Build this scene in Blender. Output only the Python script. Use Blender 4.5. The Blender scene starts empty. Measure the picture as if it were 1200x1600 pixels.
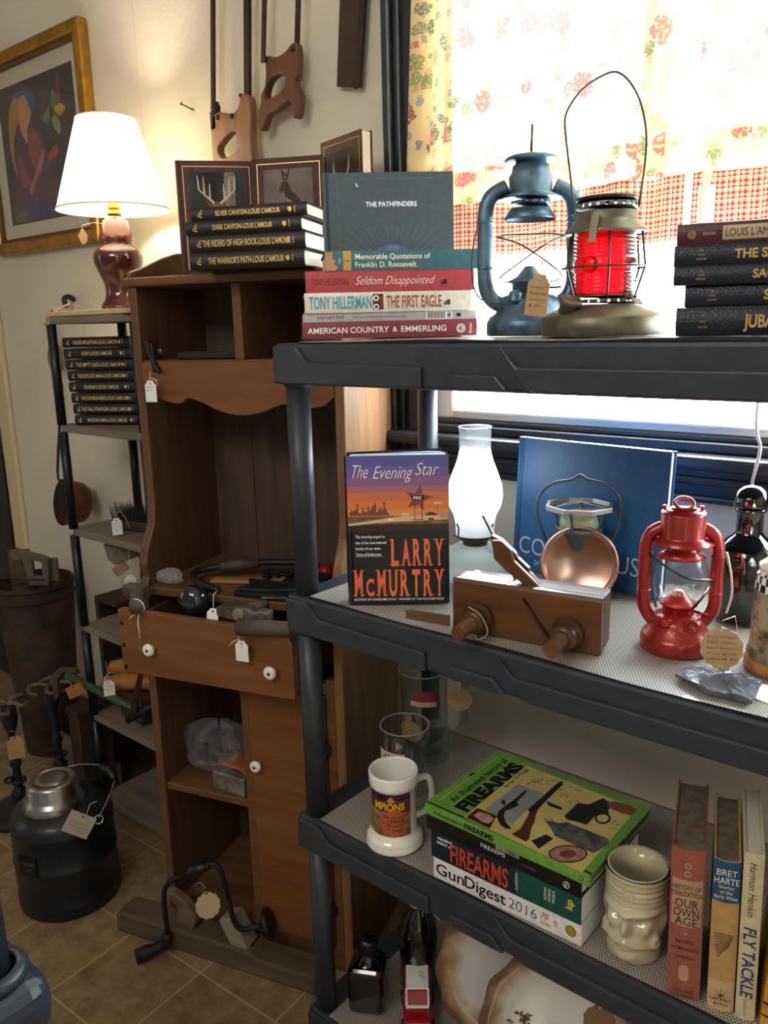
import bpy, bmesh, math, random
from mathutils import Vector, Matrix
PI = math.pi
rnd = random.Random(7)
scene = bpy.context.scene
col = scene.collection

# ------------------------------------------------------------------ camera
YAW, PITCH, ROLL, FPX, CAMH = .6969, .225, -.0242, 1279., 1.395
_f = Vector((-math.sin(YAW)*math.cos(PITCH), math.cos(YAW)*math.cos(PITCH), -math.sin(PITCH)))
_r0 = Vector((math.cos(YAW), math.sin(YAW), 0)); _u0 = _r0.cross(_f)
_c, _s = math.cos(ROLL), math.sin(ROLL)
CR, CU, CF = _c*_r0 + _s*_u0, -_s*_r0 + _c*_u0, _f
CC = Vector((0, 0, CAMH))
cam_data = bpy.data.cameras.new('camera'); cam = bpy.data.objects.new('camera', cam_data); col.objects.link(cam)
cam.matrix_world = Matrix((CR.to_4d(), CU.to_4d(), (-CF).to_4d(), CC.to_4d())).transposed()
for i in range(3): cam.matrix_world[3][i] = 0
cam_data.sensor_fit = 'VERTICAL'; cam_data.sensor_height = 24; cam_data.sensor_width = 18
cam_data.lens = 24*FPX/1600; cam_data.clip_start = .02; cam_data.clip_end = 100
scene.camera = cam

# ------------------------------------------------------------------ view, world, lights
vs = scene.view_settings
scene.display_settings.display_device = 'sRGB'
vs.view_transform = 'Standard'; vs.look = 'None'; vs.gamma = 1; vs.use_curve_mapping = False
vs.exposure = 0.6
SKY, ROOM = 20., .13
w = bpy.data.worlds.new('daylight'); scene.world = w; w.use_nodes = True
nt = w.node_tree; nt.nodes.clear()
tc = nt.nodes.new('ShaderNodeTexCoord'); sx = nt.nodes.new('ShaderNodeSeparateXYZ')
mr = nt.nodes.new('ShaderNodeMapRange'); mr.interpolation_type = 'SMOOTHSTEP'
mr.inputs[1].default_value = -.05; mr.inputs[2].default_value = .25
mx = nt.nodes.new('ShaderNodeMix'); mx.data_type = 'RGBA'
mx.inputs[6].default_value = (1.0*ROOM, .95*ROOM, .88*ROOM, 1)      # the dim shop behind the viewer
mx.inputs[7].default_value = (.86*SKY, .95*SKY, 1.06*SKY, 1)        # hazy bright sky outside the window
bg = nt.nodes.new('ShaderNodeBackground'); wo = nt.nodes.new('ShaderNodeOutputWorld')
nt.links.new(tc.outputs['Generated'], sx.inputs[0]); nt.links.new(sx.outputs[1], mr.inputs[0])
nt.links.new(mr.outputs[0], mx.inputs[0]); nt.links.new(mx.outputs[2], bg.inputs[0]); nt.links.new(bg.outputs[0], wo.inputs[0])

def area(name, loc, to, sx_, sy_, power, colr):
    l = bpy.data.lights.new(name, 'AREA'); l.shape = 'RECTANGLE'; l.size = sx_; l.size_y = sy_; l.energy = power; l.color = colr
    o = bpy.data.objects.new(name, l); col.objects.link(o); o.location = loc
    o.rotation_euler = (Vector(to)-Vector(loc)).to_track_quat('-Z', 'Y').to_euler()
    return o
# daylight entering through the window, and an added unseen fill light behind the viewer
area('window_daylight', (-.1, 1.75, 2.0), (-.6, .4, .7), 1.7, 1.2, 60, (.80, .91, 1.0))
area('room_fill_light', (-.6, -1.0, 2.45), (-1.0, .9, .7), 1.2, .6, 16, (1.0, .95, .88))
sun = bpy.data.lights.new('sun', 'SUN'); sun.energy = 30.0; sun.angle = math.radians(1.5); sun.color = (1, .95, .86)
so = bpy.data.objects.new('sun', sun); col.objects.link(so)
so.rotation_euler = Vector((.28, -.80, -.42)).to_track_quat('-Z', 'Y').to_euler()

# ------------------------------------------------------------------ pixel helpers: a photo pixel on a real plane of the room
def ray(x, y): return CF + CR*((x-600)/FPX) - CU*((y-800)/FPX)
def at(x, y, X=None, Y=None, Z=None):
    d = ray(x, y)
    t = (X-CC.x)/d.x if X is not None else (Y-CC.y)/d.y if Y is not None else (Z-CC.z)/d.z
    return CC + d*t
_fh = Vector((-math.sin(YAW), math.cos(YAW), 0))
def atf(x, y, f):                                   # the point of that pixel's ray at horizontal forward distance f
    d = ray(x, y); return CC + d*(f/d.dot(_fh))

# ------------------------------------------------------------------ materials
def lin(h):
    if not isinstance(h, str): return tuple(h)[:3]
    h = h.lstrip('#'); out = []
    for i in (0, 2, 4):
        v = int(h[i:i+2], 16)/255; out.append(v/12.92 if v <= .04045 else ((v+.055)/1.055)**2.4)
    return tuple(out)
_mc = {}
def mat(name, c, rough=.5, metal=0., c2=None, scale=8, stretch=(1, 1, 1), bump=0., bscale=None, spec=.5, coat=0., detail=4, contrast=(.35, .65), trans=0., ior=1.45, emit=None, emits=0., rough2=None):
    if name in _mc: return _mc[name]
    m = bpy.data.materials.new(name); m.use_nodes = True; n = m.node_tree.nodes; L = m.node_tree.links
    b = n['Principled BSDF']; c = lin(c)
    b.inputs['Base Color'].default_value = (*c, 1); b.inputs['Roughness'].default_value = rough; b.inputs['Metallic'].default_value = metal
    b.inputs['Specular IOR Level'].default_value = spec; b.inputs['Coat Weight'].default_value = coat; b.inputs['Coat Roughness'].default_value = .08
    b.inputs['Transmission Weight'].default_value = trans; b.inputs['IOR'].default_value = ior
    if emit: b.inputs['Emission Color'].default_value = (*lin(emit), 1); b.inputs['Emission Strength'].default_value = emits
    if c2 is not None or bump:
        t = n.new('ShaderNodeTexCoord'); mp = n.new('ShaderNodeMapping'); mp.inputs['Scale'].default_value = stretch
        L.new(t.outputs['Object'], mp.inputs[0])
        z = n.new('ShaderNodeTexNoise'); z.inputs['Scale'].default_value = scale; z.inputs['Detail'].default_value = detail; z.inputs['Roughness'].default_value = .6
        L.new(mp.outputs[0], z.inputs['Vector'])
        if c2 is not None:
            r = n.new('ShaderNodeValToRGB'); r.color_ramp.elements[0].position, r.color_ramp.elements[1].position = contrast
            r.color_ramp.elements[0].color = (*c, 1); r.color_ramp.elements[1].color = (*lin(c2), 1)
            L.new(z.outputs['Fac'], r.inputs[0]); L.new(r.outputs[0], b.inputs['Base Color'])
        if rough2 is not None:
            q = n.new('ShaderNodeMapRange'); q.inputs[3].default_value = rough; q.inputs[4].default_value = rough2
            q.inputs[1].default_value = .35; q.inputs[2].default_value = .65
            L.new(z.outputs['Fac'], q.inputs[0]); L.new(q.outputs[0], b.inputs['Roughness'])
        if bump:
            z2 = z
            if bscale:
                z2 = n.new('ShaderNodeTexNoise'); z2.inputs['Scale'].default_value = bscale; z2.inputs['Detail'].default_value = 3
                L.new(mp.outputs[0], z2.inputs['Vector'])
            bp = n.new('ShaderNodeBump'); bp.inputs['Strength'].default_value = bump; bp.inputs['Distance'].default_value = .004
            L.new(z2.outputs['Fac'], bp.inputs['Height']); L.new(bp.outputs[0], b.inputs['Normal'])
    _mc[name] = m; return m
def wood(name, dark, light, rough=.5, axis='x', s=9, bump=.15, contrast=(.3, .7)):
    st = {'x': (.12, 1, 1), 'y': (1, .12, 1), 'z': (1, 1, .12)}[axis]
    return mat(name, dark, rough, c2=light, scale=s*4, stretch=st, bump=bump, contrast=contrast, detail=6)
def glass(name, c=(1, 1, 1), rough=.0, tint=None, refl=1.0, opac=.0):
    # thin clear glass: passes light straight, with a fresnel sheen
    if name in _mc: return _mc[name]
    m = bpy.data.materials.new(name); m.use_nodes = True; n = m.node_tree.nodes; L = m.node_tree.links; n.clear()
    o = n.new('ShaderNodeOutputMaterial'); t = n.new('ShaderNodeBsdfTransparent'); t.inputs[0].default_value = (*lin(c), 1)
    g = n.new('ShaderNodeBsdfGlossy'); g.inputs['Roughness'].default_value = max(rough, .02); g.inputs[0].default_value = (refl, refl, refl, 1)
    lw = n.new('ShaderNodeLayerWeight'); lw.inputs[0].default_value = .25
    mr_ = n.new('ShaderNodeMapRange'); mr_.inputs[3].default_value = .04; mr_.inputs[4].default_value = .75
    L.new(lw.outputs['Facing'], mr_.inputs[0])
    pw = n.new('ShaderNodeMath'); pw.operation = 'POWER'; pw.inputs[1].default_value = 1.6; L.new(mr_.outputs[0], pw.inputs[0])
    mxs = n.new('ShaderNodeMixShader'); L.new(pw.outputs[0], mxs.inputs[0]); L.new(t.outputs[0], mxs.inputs[1]); L.new(g.outputs[0], mxs.inputs[2])
    last = mxs
    if opac:
        d = n.new('ShaderNodeBsdfDiffuse'); d.inputs[0].default_value = (*lin(tint or (1, 1, 1)), 1)
        tr = n.new('ShaderNodeBsdfTranslucent'); tr.inputs[0].default_value = (*lin(tint or (1, 1, 1)), 1)
        a = n.new('ShaderNodeMixShader'); a.inputs[0].default_value = .5; L.new(d.outputs[0], a.inputs[1]); L.new(tr.outputs[0], a.inputs[2])
        q = n.new('ShaderNodeMixShader'); q.inputs[0].default_value = opac; L.new(mxs.outputs[0], q.inputs[1]); L.new(a.outputs[0], q.inputs[2]); last = q
    L.new(last.outputs[0], o.inputs[0]); _mc[name] = m; return m

# ------------------------------------------------------------------ mesh builder
I4 = Matrix.Identity(4)
def T(x=0, y=0, z=0): return Matrix.Translation((x, y, z))
def RX(a): return Matrix.Rotation(a, 4, 'X')
def RY(a): return Matrix.Rotation(a, 4, 'Y')
def RZ(a): return Matrix.Rotation(a, 4, 'Z')
def S(x, y=None, z=None):
    if y is None: y = z = x
    return Matrix.Diagonal((x, y, z, 1))
def frame(o, x, y, z):
    m = Matrix.Identity(4)
    for i in range(3): m[i][0], m[i][1], m[i][2], m[i][3] = x[i], y[i], z[i], o[i]
    return m
def smooth_path(pts, k=4, closed=False):
    P = [Vector(p) for p in pts]; n = len(P); out = []
    rng = range(n if closed else n-1)
    for i in rng:
        p0 = P[(i-1) % n] if closed or i > 0 else P[0]; p1 = P[i]; p2 = P[(i+1) % n]
        p3 = P[(i+2) % n] if closed or i+2 < n else P[n-1]
        for j in range(k):
            t = j/k; t2 = t*t; t3 = t2*t
            out.append(.5*((2*p1)+(-p0+p2)*t+(2*p0-5*p1+4*p2-p3)*t2+(-p0+3*p1-3*p2+p3)*t3))
    if not closed: out.append(P[-1])
    return out
_tc = {}
def text_mesh(s, bold):
    k = (s, bold)
    if k in _tc: return _tc[k]
    cu = bpy.data.curves.new('t', 'FONT'); cu.body = s; cu.size = 1; cu.resolution_u = 3; cu.offset = bold
    o = bpy.data.objects.new('t', cu); col.objects.link(o)
    dg = bpy.context.evaluated_depsgraph_get(); me = bpy.data.meshes.new_from_object(o.evaluated_get(dg))
    v = [tuple(q.co) for q in me.vertices]; f = [tuple(p.vertices) for p in me.polygons]
    bpy.data.objects.remove(o); bpy.data.curves.remove(cu); bpy.data.meshes.remove(me)
    _tc[k] = (v, f); return _tc[k]
class MB:
    def __init__(s): s.V, s.F, s.mats = [], [], []
    def mi(s, m):
        if m not in s.mats: s.mats.append(m)
        return s.mats.index(m)
    def add(s, V, F, m, M=None, smooth=False):
        b = len(s.V); k = s.mi(m)
        flip = M is not None and M.determinant() < 0
        for v in V:
            v = Vector(v); s.V.append(M @ v if M is not None else v)
        for f in F: s.F.append((tuple(b+i for i in (reversed(f) if flip else f)), k, smooth))
        return s
    def bm(s, bm_, m, M=None, smooth=False):
        bm_.verts.index_update()
        s.add([v.co.copy() for v in bm_.verts], [[v.index for v in f.verts] for f in bm_.faces], m, M, smooth); bm_.free(); return s
    def box(s, x0, x1, y0, y1, z0, z1, m, bev=0., M=None, seg=2):
        b = bmesh.new(); bmesh.ops.create_cube(b, size=1)
        for v in b.verts: v.co = Vector(((x0+x1)/2+v.co.x*(x1-x0), (y0+y1)/2+v.co.y*(y1-y0), (z0+z1)/2+v.co.z*(z1-z0)))
        if bev: bmesh.ops.bevel(b, geom=b.edges[:], offset=bev, segments=seg, affect='EDGES', profile=.5, clamp_overlap=True)
        return s.bm(b, m, M, False)
    def prism(s, poly, z0, z1, m, M=None, bev=0., smooth=False):
        b = bmesh.new(); a = [b.verts.new((p[0], p[1], z0)) for p in poly]
        f = b.faces.new(a); r = bmesh.ops.extrude_face_region(b, geom=[f])
        for v in r['geom']:
            if isinstance(v, bmesh.types.BMVert): v.co.z = z1
        bmesh.ops.recalc_face_normals(b, faces=b.faces[:])
        if bev:
            bmesh.ops.bevel(b, geom=[e for e in b.edges if len(e.link_faces) == 2 and e.calc_face_angle(0) > .4], offset=bev, segments=2, affect='EDGES', profile=.5, clamp_overlap=True)
        return s.bm(b, m, M, smooth)
    def lathe(s, prof, m, M=None, n=32, smooth=True, a0=0, a1=2*PI, cap=True, fn=None):
        full = abs(a1-a0-2*PI) < 1e-6; N = n if full else n+1; V = []; F = []
        for (r, z) in prof:
            for i in range(N):
                a = a0+(a1-a0)*i/n; rr = fn(r, a, z) if fn else r
                V.append((rr*math.cos(a), rr*math.sin(a), z))
        for j in range(len(prof)-1):
            for i in range(n):
                k = (i+1) % N if full else i+1
                F.append((j*N+i, j*N+k, (j+1)*N+k, (j+1)*N+i))
        if cap and full:
            if prof[0][0] > 1e-5: F.append(tuple(range(N))[::-1])
            if prof[-1][0] > 1e-5: F.append(tuple(range((len(prof)-1)*N, len(prof)*N)))
        return s.add(V, F, m, M, smooth)
    def tube(s, pts, r, m, n=8, closed=False, M=None, smooth=True, flat=1.0):
        P = [Vector(p) for p in pts]; N = len(P); V = []; F = []
        up = None
        for i in range(N):
            a = P[i-1] if i > 0 or closed else P[0]; c = P[(i+1) % N] if i < N-1 or closed else P[-1]
            t = (c-a)
            if t.length < 1e-9: t = Vector((0, 0, 1))
            t.normalize()
            if up is None:
                up = t.orthogonal().normalized() if abs(t.z) > .98 else (Vector((0, 0, 1))-t*t.z).normalized()
            else:
                up = up-t*up.dot(t); up = up.normalized() if up.length > 1e-6 else t.orthogonal().normalized()
            sd = t.cross(up); rr = r[i] if isinstance(r, (list, tuple)) else r
            for k in range(n):
                an = 2*PI*k/n; V.append(P[i]+(sd*math.cos(an)+up*math.sin(an)*flat)*rr)
        for i in range(N if closed else N-1):
            j = (i+1) % N
            for k in range(n):
                q = (k+1) % n; F.append((i*n+k, i*n+q, j*n+q, j*n+k))
        if not closed: F.append(tuple(range(n))[::-1]); F.append(tuple((N-1)*n+k for k in range(n)))
        return s.add(V, F, m, M, smooth)
    def sphere(s, r, m, M=None, n=16, k=10, sz=1.0):
        return s.lathe([(max(r*math.sin(PI*i/k), 1e-6), -r*sz*math.cos(PI*i/k)) for i in range(k+1)], m, M, n)
    def grid(s, nx, ny, fn, m, M=None, smooth=True):
        V = [fn(i/nx, j/ny) for j in range(ny+1) for i in range(nx+1)]
        F = [(j*(nx+1)+i, j*(nx+1)+i+1, (j+1)*(nx+1)+i+1, (j+1)*(nx+1)+i) for j in range(ny) for i in range(nx)]
        return s.add(V, F, m, M, smooth)
    def poly(s, pts, m, M=None):
        return s.add([(p[0], p[1], p[2] if len(p) > 2 else 0) for p in pts], [tuple(range(len(pts)))], m, M)
    def text(s, string, m, M, h, wd=None, align='C', bold=0., shear=0., z=.0002, bend=None):
        # letters lie in the local xy plane; h = height of a capital; wd = fitted width
        v, f = text_mesh(string, bold)
        if not v: return s
        x0 = min(q[0] for q in v); x1 = max(q[0] for q in v); k = h/.69; kx = wd/(x1-x0) if wd else k
        off = {'C': (x0+x1)/2, 'L': x0, 'R': x1}[align]
        V = []
        for q in v:
            x = (q[0]-off)*kx+shear*q[1]*k; y = q[1]*k
            V.append((x, y, z) if bend is None else bend(x, y, z))
        return s.add(V, f, m, M)
    def shape(s, loops, depth, m, M=None, bev=0., fn=None):
        # flat outline with holes, extruded from z=0 to depth
        cu = bpy.data.curves.new('c', 'CURVE'); cu.dimensions = '2D'; cu.fill_mode = 'BOTH'; cu.extrude = max(depth/2-bev, 0); cu.bevel_depth = bev; cu.bevel_resolution = 2
        cu.offset = -bev
        for lp in loops:
            sp = cu.splines.new('POLY'); sp.points.add(len(lp)-1); sp.use_cyclic_u = True
            for p, q in zip(sp.points, lp): p.co = (q[0], q[1], 0, 1)
        o = bpy.data.objects.new('c', cu); col.objects.link(o)
        dg = bpy.context.evaluated_depsgraph_get(); me = bpy.data.meshes.new_from_object(o.evaluated_get(dg))
        V = [Vector((q.co.x, q.co.y, q.co.z+depth/2)) for q in me.vertices]
        if fn: V = [fn(q) for q in V]
        s.add(V, [tuple(p.vertices) for p in me.polygons], m, M)
        bpy.data.objects.remove(o); bpy.data.curves.remove(cu); bpy.data.meshes.remove(me); return s
    def build(s, name, parent=None, M=None, label=None):
        me = bpy.data.meshes.new(name); me.from_pydata([tuple(v) for v in s.V], [], [f[0] for f in s.F])
        for m in s.mats: me.materials.append(m)
        for p, f in zip(me.polygons, s.F): p.material_index = f[1]; p.use_smooth = f[2]
        me.update()
        o = bpy.data.objects.new(name, me); col.objects.link(o)
        if parent is not None: o.parent = parent
        if M is not None: o.matrix_local = M
        if label: o['label'] = label
        return o
def tag(o, label, cat, group=None):
    o['label'] = label; o['category'] = cat
    if group: o['group'] = group
    return o
def thing(name, label, cat, M=I4, group=None):
    o = bpy.data.objects.new(name, None); col.objects.link(o); o.empty_display_size = .05; o.matrix_world = M
    return tag(o, label, cat, group)
def struct(mb, name, M=None, parent=None):
    o = mb.build(name, parent, M)
    if parent is None: o['kind'] = 'structure'
    return o
def solo(mb, name, label, cat, M=None, group=None): return tag(mb.build(name, None, M), label, cat, group)
def facing(px):                                     # heading of the line across the view at that pixel column
    d = ray(px, 700); return math.atan2(d.y, d.x)-PI/2
# ------------------------------------------------------------------ shared materials
charcoal = mat('charcoal_plastic', '#2b3037', .42, c2='#343a42', scale=30, bump=.05, bscale=250)
dark_trim = mat('dark_painted_wood', '#22262c', .38, c2='#2c3037', scale=14, stretch=(1, 1, .2), bump=.12)
white_paint = mat('white_paint', '#e4e2dc', .4)
white_china = mat('white_porcelain', '#efece4', .12, coat=.6)
black_iron = mat('black_iron', '#17181a', .5, metal=.35, c2='#26282b', scale=25, bump=.25)
rust = mat('rusty_iron', '#241812', .75, metal=.2, c2='#452d20', scale=16, bump=.35)
steel = mat('dull_steel', '#5f5d58', .42, metal=.85, c2='#37332e', scale=30, bump=.12)
bright_steel = mat('bright_steel', '#b9bdc2', .22, metal=1, c2='#8f9398', scale=12)
wire = mat('old_wire', '#4b463f', .4, metal=.8)
string = mat('white_string', '#e6e1d6', .8)
paper_white = mat('white_card', '#eceae4', .7)
paper_kraft = mat('kraft_card', '#a98960', .8, c2='#b8986e', scale=40)
ink = mat('ink', '#2a2826', .7)
pages = mat('page_edges', '#d9d2c0', .8, c2='#c6bda8', scale=120, stretch=(.02, .02, 6))
gold = mat('gilt_lettering', '#cfae6a', .35, metal=.6)
white_ink = mat('white_lettering', '#f1efe8', .5)
black_ink = mat('black_lettering', '#121212', .5)
old_wood = wood('old_brown_wood', '#3a2616', '#5b3d24', .6)
ply_grey = wood('grey_weathered_wood', '#6b5f50', '#85786a', .7)

# ------------------------------------------------------------------ the setting
wall_m = mat('cream_plaster', '#d5cdbd', .85, c2='#cdc5b4', scale=3, bump=.55, bscale=34)
grey_m = mat('lower_wall_paint', '#b9b09d', .85, c2='#b3aa97', scale=3, bump=.4, bscale=34)
WY = 1.41
wb = MB()
WX0, WX1, WZ0, WZ1 = -1.03, .62, 1.18, 2.44
for b in ((-2.975, WX0, 0, 2.6), (WX0, WX1, 0, WZ0), (WX0, WX1, WZ1, 2.6), (WX1, 1.6, 0, 2.6), (-4.2, -3.78, 0, 2.6), (-3.78, -2.975, 2.06, 2.6)):
    wb.box(b[0], b[1], WY, WY+.12, b[2], b[3], wall_m)
struct(wb, 'wall_back')
# faint drywall joint
j = MB(); p = at(205, 0, Y=WY); j.box(p.x-.004, p.x+.004, WY-.0012, WY, 1.2, 2.55, wall_m, .0008); struct(j, 'trim_1')
struct(MB().box(-4.3, -4.2, -2.2, WY+.12, 0, 2.6, wall_m), 'wall_left')
struct(MB().box(1.6, 1.7, -2.2, WY+.12, 0, 2.6, wall_m), 'wall_right')
struct(MB().box(-4.3, 1.7, -.9, WY+.12, 2.6, 2.66, mat('ceiling_paint', '#d8d4ca', .9)), 'ceiling')

# floor: small square vinyl tiles, 9 inches
fm = bpy.data.materials.new('brown_vinyl_tile'); fm.use_nodes = True; n = fm.node_tree.nodes; L = fm.node_tree.links; b = n['Principled BSDF']
t = n.new('ShaderNodeTexCoord'); mp = n.new('ShaderNodeMapping'); mp.vector_type = 'TEXTURE'
mp.inputs['Location'].default_value = (-1.326, .909, 0); mp.inputs['Rotation'].default_value = (0, 0, math.radians(3.2))
L.new(t.outputs['Object'], mp.inputs[0])
br = n.new('ShaderNodeTexBrick'); br.offset = 0; br.squash = 1
for k, v in (('Scale', 1), ('Mortar Size', .0022), ('Mortar Smooth', .25), ('Brick Width', .2286), ('Row Height', .2286), ('Bias', 0)): br.inputs[k].default_value = v
L.new(mp.outputs[0], br.inputs['Vector'])
z1 = n.new('ShaderNodeTexNoise'); z1.inputs['Scale'].default_value = 22; z1.inputs['Detail'].default_value = 8; z1.inputs['Roughness'].default_value = .72
L.new(t.outputs['Object'], z1.inputs['Vector'])
cr = n.new('ShaderNodeValToRGB'); e = cr.color_ramp.elements
e[0].position, e[1].position = .34, .68; e[0].color = (*lin('#6d5439'), 1); e[1].color = (*lin('#a08768'), 1)
L.new(z1.outputs['Fac'], cr.inputs[0])
br.inputs['Mortar'].default_value = (*lin('#b39c7c'), 1)
L.new(cr.outputs[0], br.inputs['Color1']); L.new(cr.outputs[0], br.inputs['Color2']); L.new(br.outputs['Color'], b.inputs['Base Color'])
b.inputs['Roughness'].default_value = .42
struct(MB().box(-4.3, 1.7, -2.2, WY+.12, -.05, 0, fm), 'floor')

# doorway with dark door and pale casing at far left
dd = MB(); dm = mat('dark_door_wood', '#1d1a18', .5, c2='#2a2521', scale=10, stretch=(1, 1, .1))
dd.box(-3.78, -2.975, WY+.03, WY+.07, 0, 2.06, dm, .003)
for z0, z1_ in ((.18, .95), (1.08, 1.92)):
    dd.box(-3.68, -3.08, WY+.022, WY+.032, z0, z1_, dm, .006)
struct(dd, 'door_1')
cm = mat('cream_casing', '#cbbd9c', .5)
tr = MB(); tr.box(-2.978, -2.897, WY-.018, WY, 0, 2.10, cm, .005); tr.box(-3.86, -2.897, WY-.0195, WY, 2.06, 2.1415, cm, .005)
struct(tr, 'trim_2')
struct(MB().box(-2.89, 1.6, WY-.014, WY, 0, .1, mat('brown_base', '#5d4a38', .5), .004), 'baseboard_back')

# window: dark moulded casing, sill, white sash, glass
cs = MB()
def casing(x0, x1, z0, z1):
    cs.box(x0, x1, WY-.016, WY, z0, z1, dark_trim, .003)
    for a, q, d in ((.0, .16, .034), (.24, .34, .026), (.42, .66, .022), (.74, .82, .028), (.9, 1, .02)):
        cs.box(x0+(x1-x0)*a, x0+(x1-x0)*q, WY-d, WY-.012, z0, z1, dark_trim, .003)
casing(-1.132, -1.022, 1.06, 2.56)
struct(cs, 'trim_3')
cs = MB(); cs.box(-1.14, .75, WY-.02, WY, 1.085, 1.165, dark_trim, .004)
cs.box(-1.14, .75, WY-.03, WY-.015, 1.088, 1.10, dark_trim, .005); cs.box(-1.14, .75, WY-.03, WY-.015, 1.118, 1.132, dark_trim, .005)
struct(cs, 'trim_4')
cs = MB(); cs.box(-1.16, .78, WY-.062, WY+.02, 1.148, 1.172, dark_trim, .008); cs.box(-1.03, .62, WY-.026, WY+.05, 1.172, 1.190, dark_trim, .004)
cs.box(-1.03, .62, WY-.012, WY+.05, 1.190, 1.200, dark_trim, .003)
struct(cs, 'trim_5')
win = MB()
win.box(-1.03, -.985, WY+.0, WY+.06, 1.200, 2.44, white_paint, .004); win.box(.575, .62, WY+.0, WY+.06, 1.200, 2.44, white_paint, .004)
win.box(-.985, .575, WY+.0, WY+.06, 1.200, 1.226, white_paint, .004); win.box(-.985, .575, WY+.0, WY+.06, 2.40, 2.44, white_paint, .004)
win.box(-.985, .575, WY-.006, WY+.02, 1.212, 1.220, white_paint, .003); win.box(-.985, .575, WY+.01, WY+.05, 1.80, 1.835, white_paint, .004)
wo_ = struct(win, 'window_1')
MB().box(-.985, .575, WY+.03, WY+.034, 1.226, 2.4, glass('window_glass', (.97, .985, .98))).build('pane', wo_)
# invisible portal in the window opening that steers sky light sampling
pt = bpy.data.lights.new('window_portal', 'AREA'); pt.shape = 'RECTANGLE'; pt.size = 1.55; pt.size_y = 1.18; pt.cycles.is_portal = True
po = bpy.data.objects.new('window_portal', pt); col.objects.link(po); po.location = (-.205, WY+.075, 1.83); po.rotation_euler = (-PI/2, 0, 0)

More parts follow.
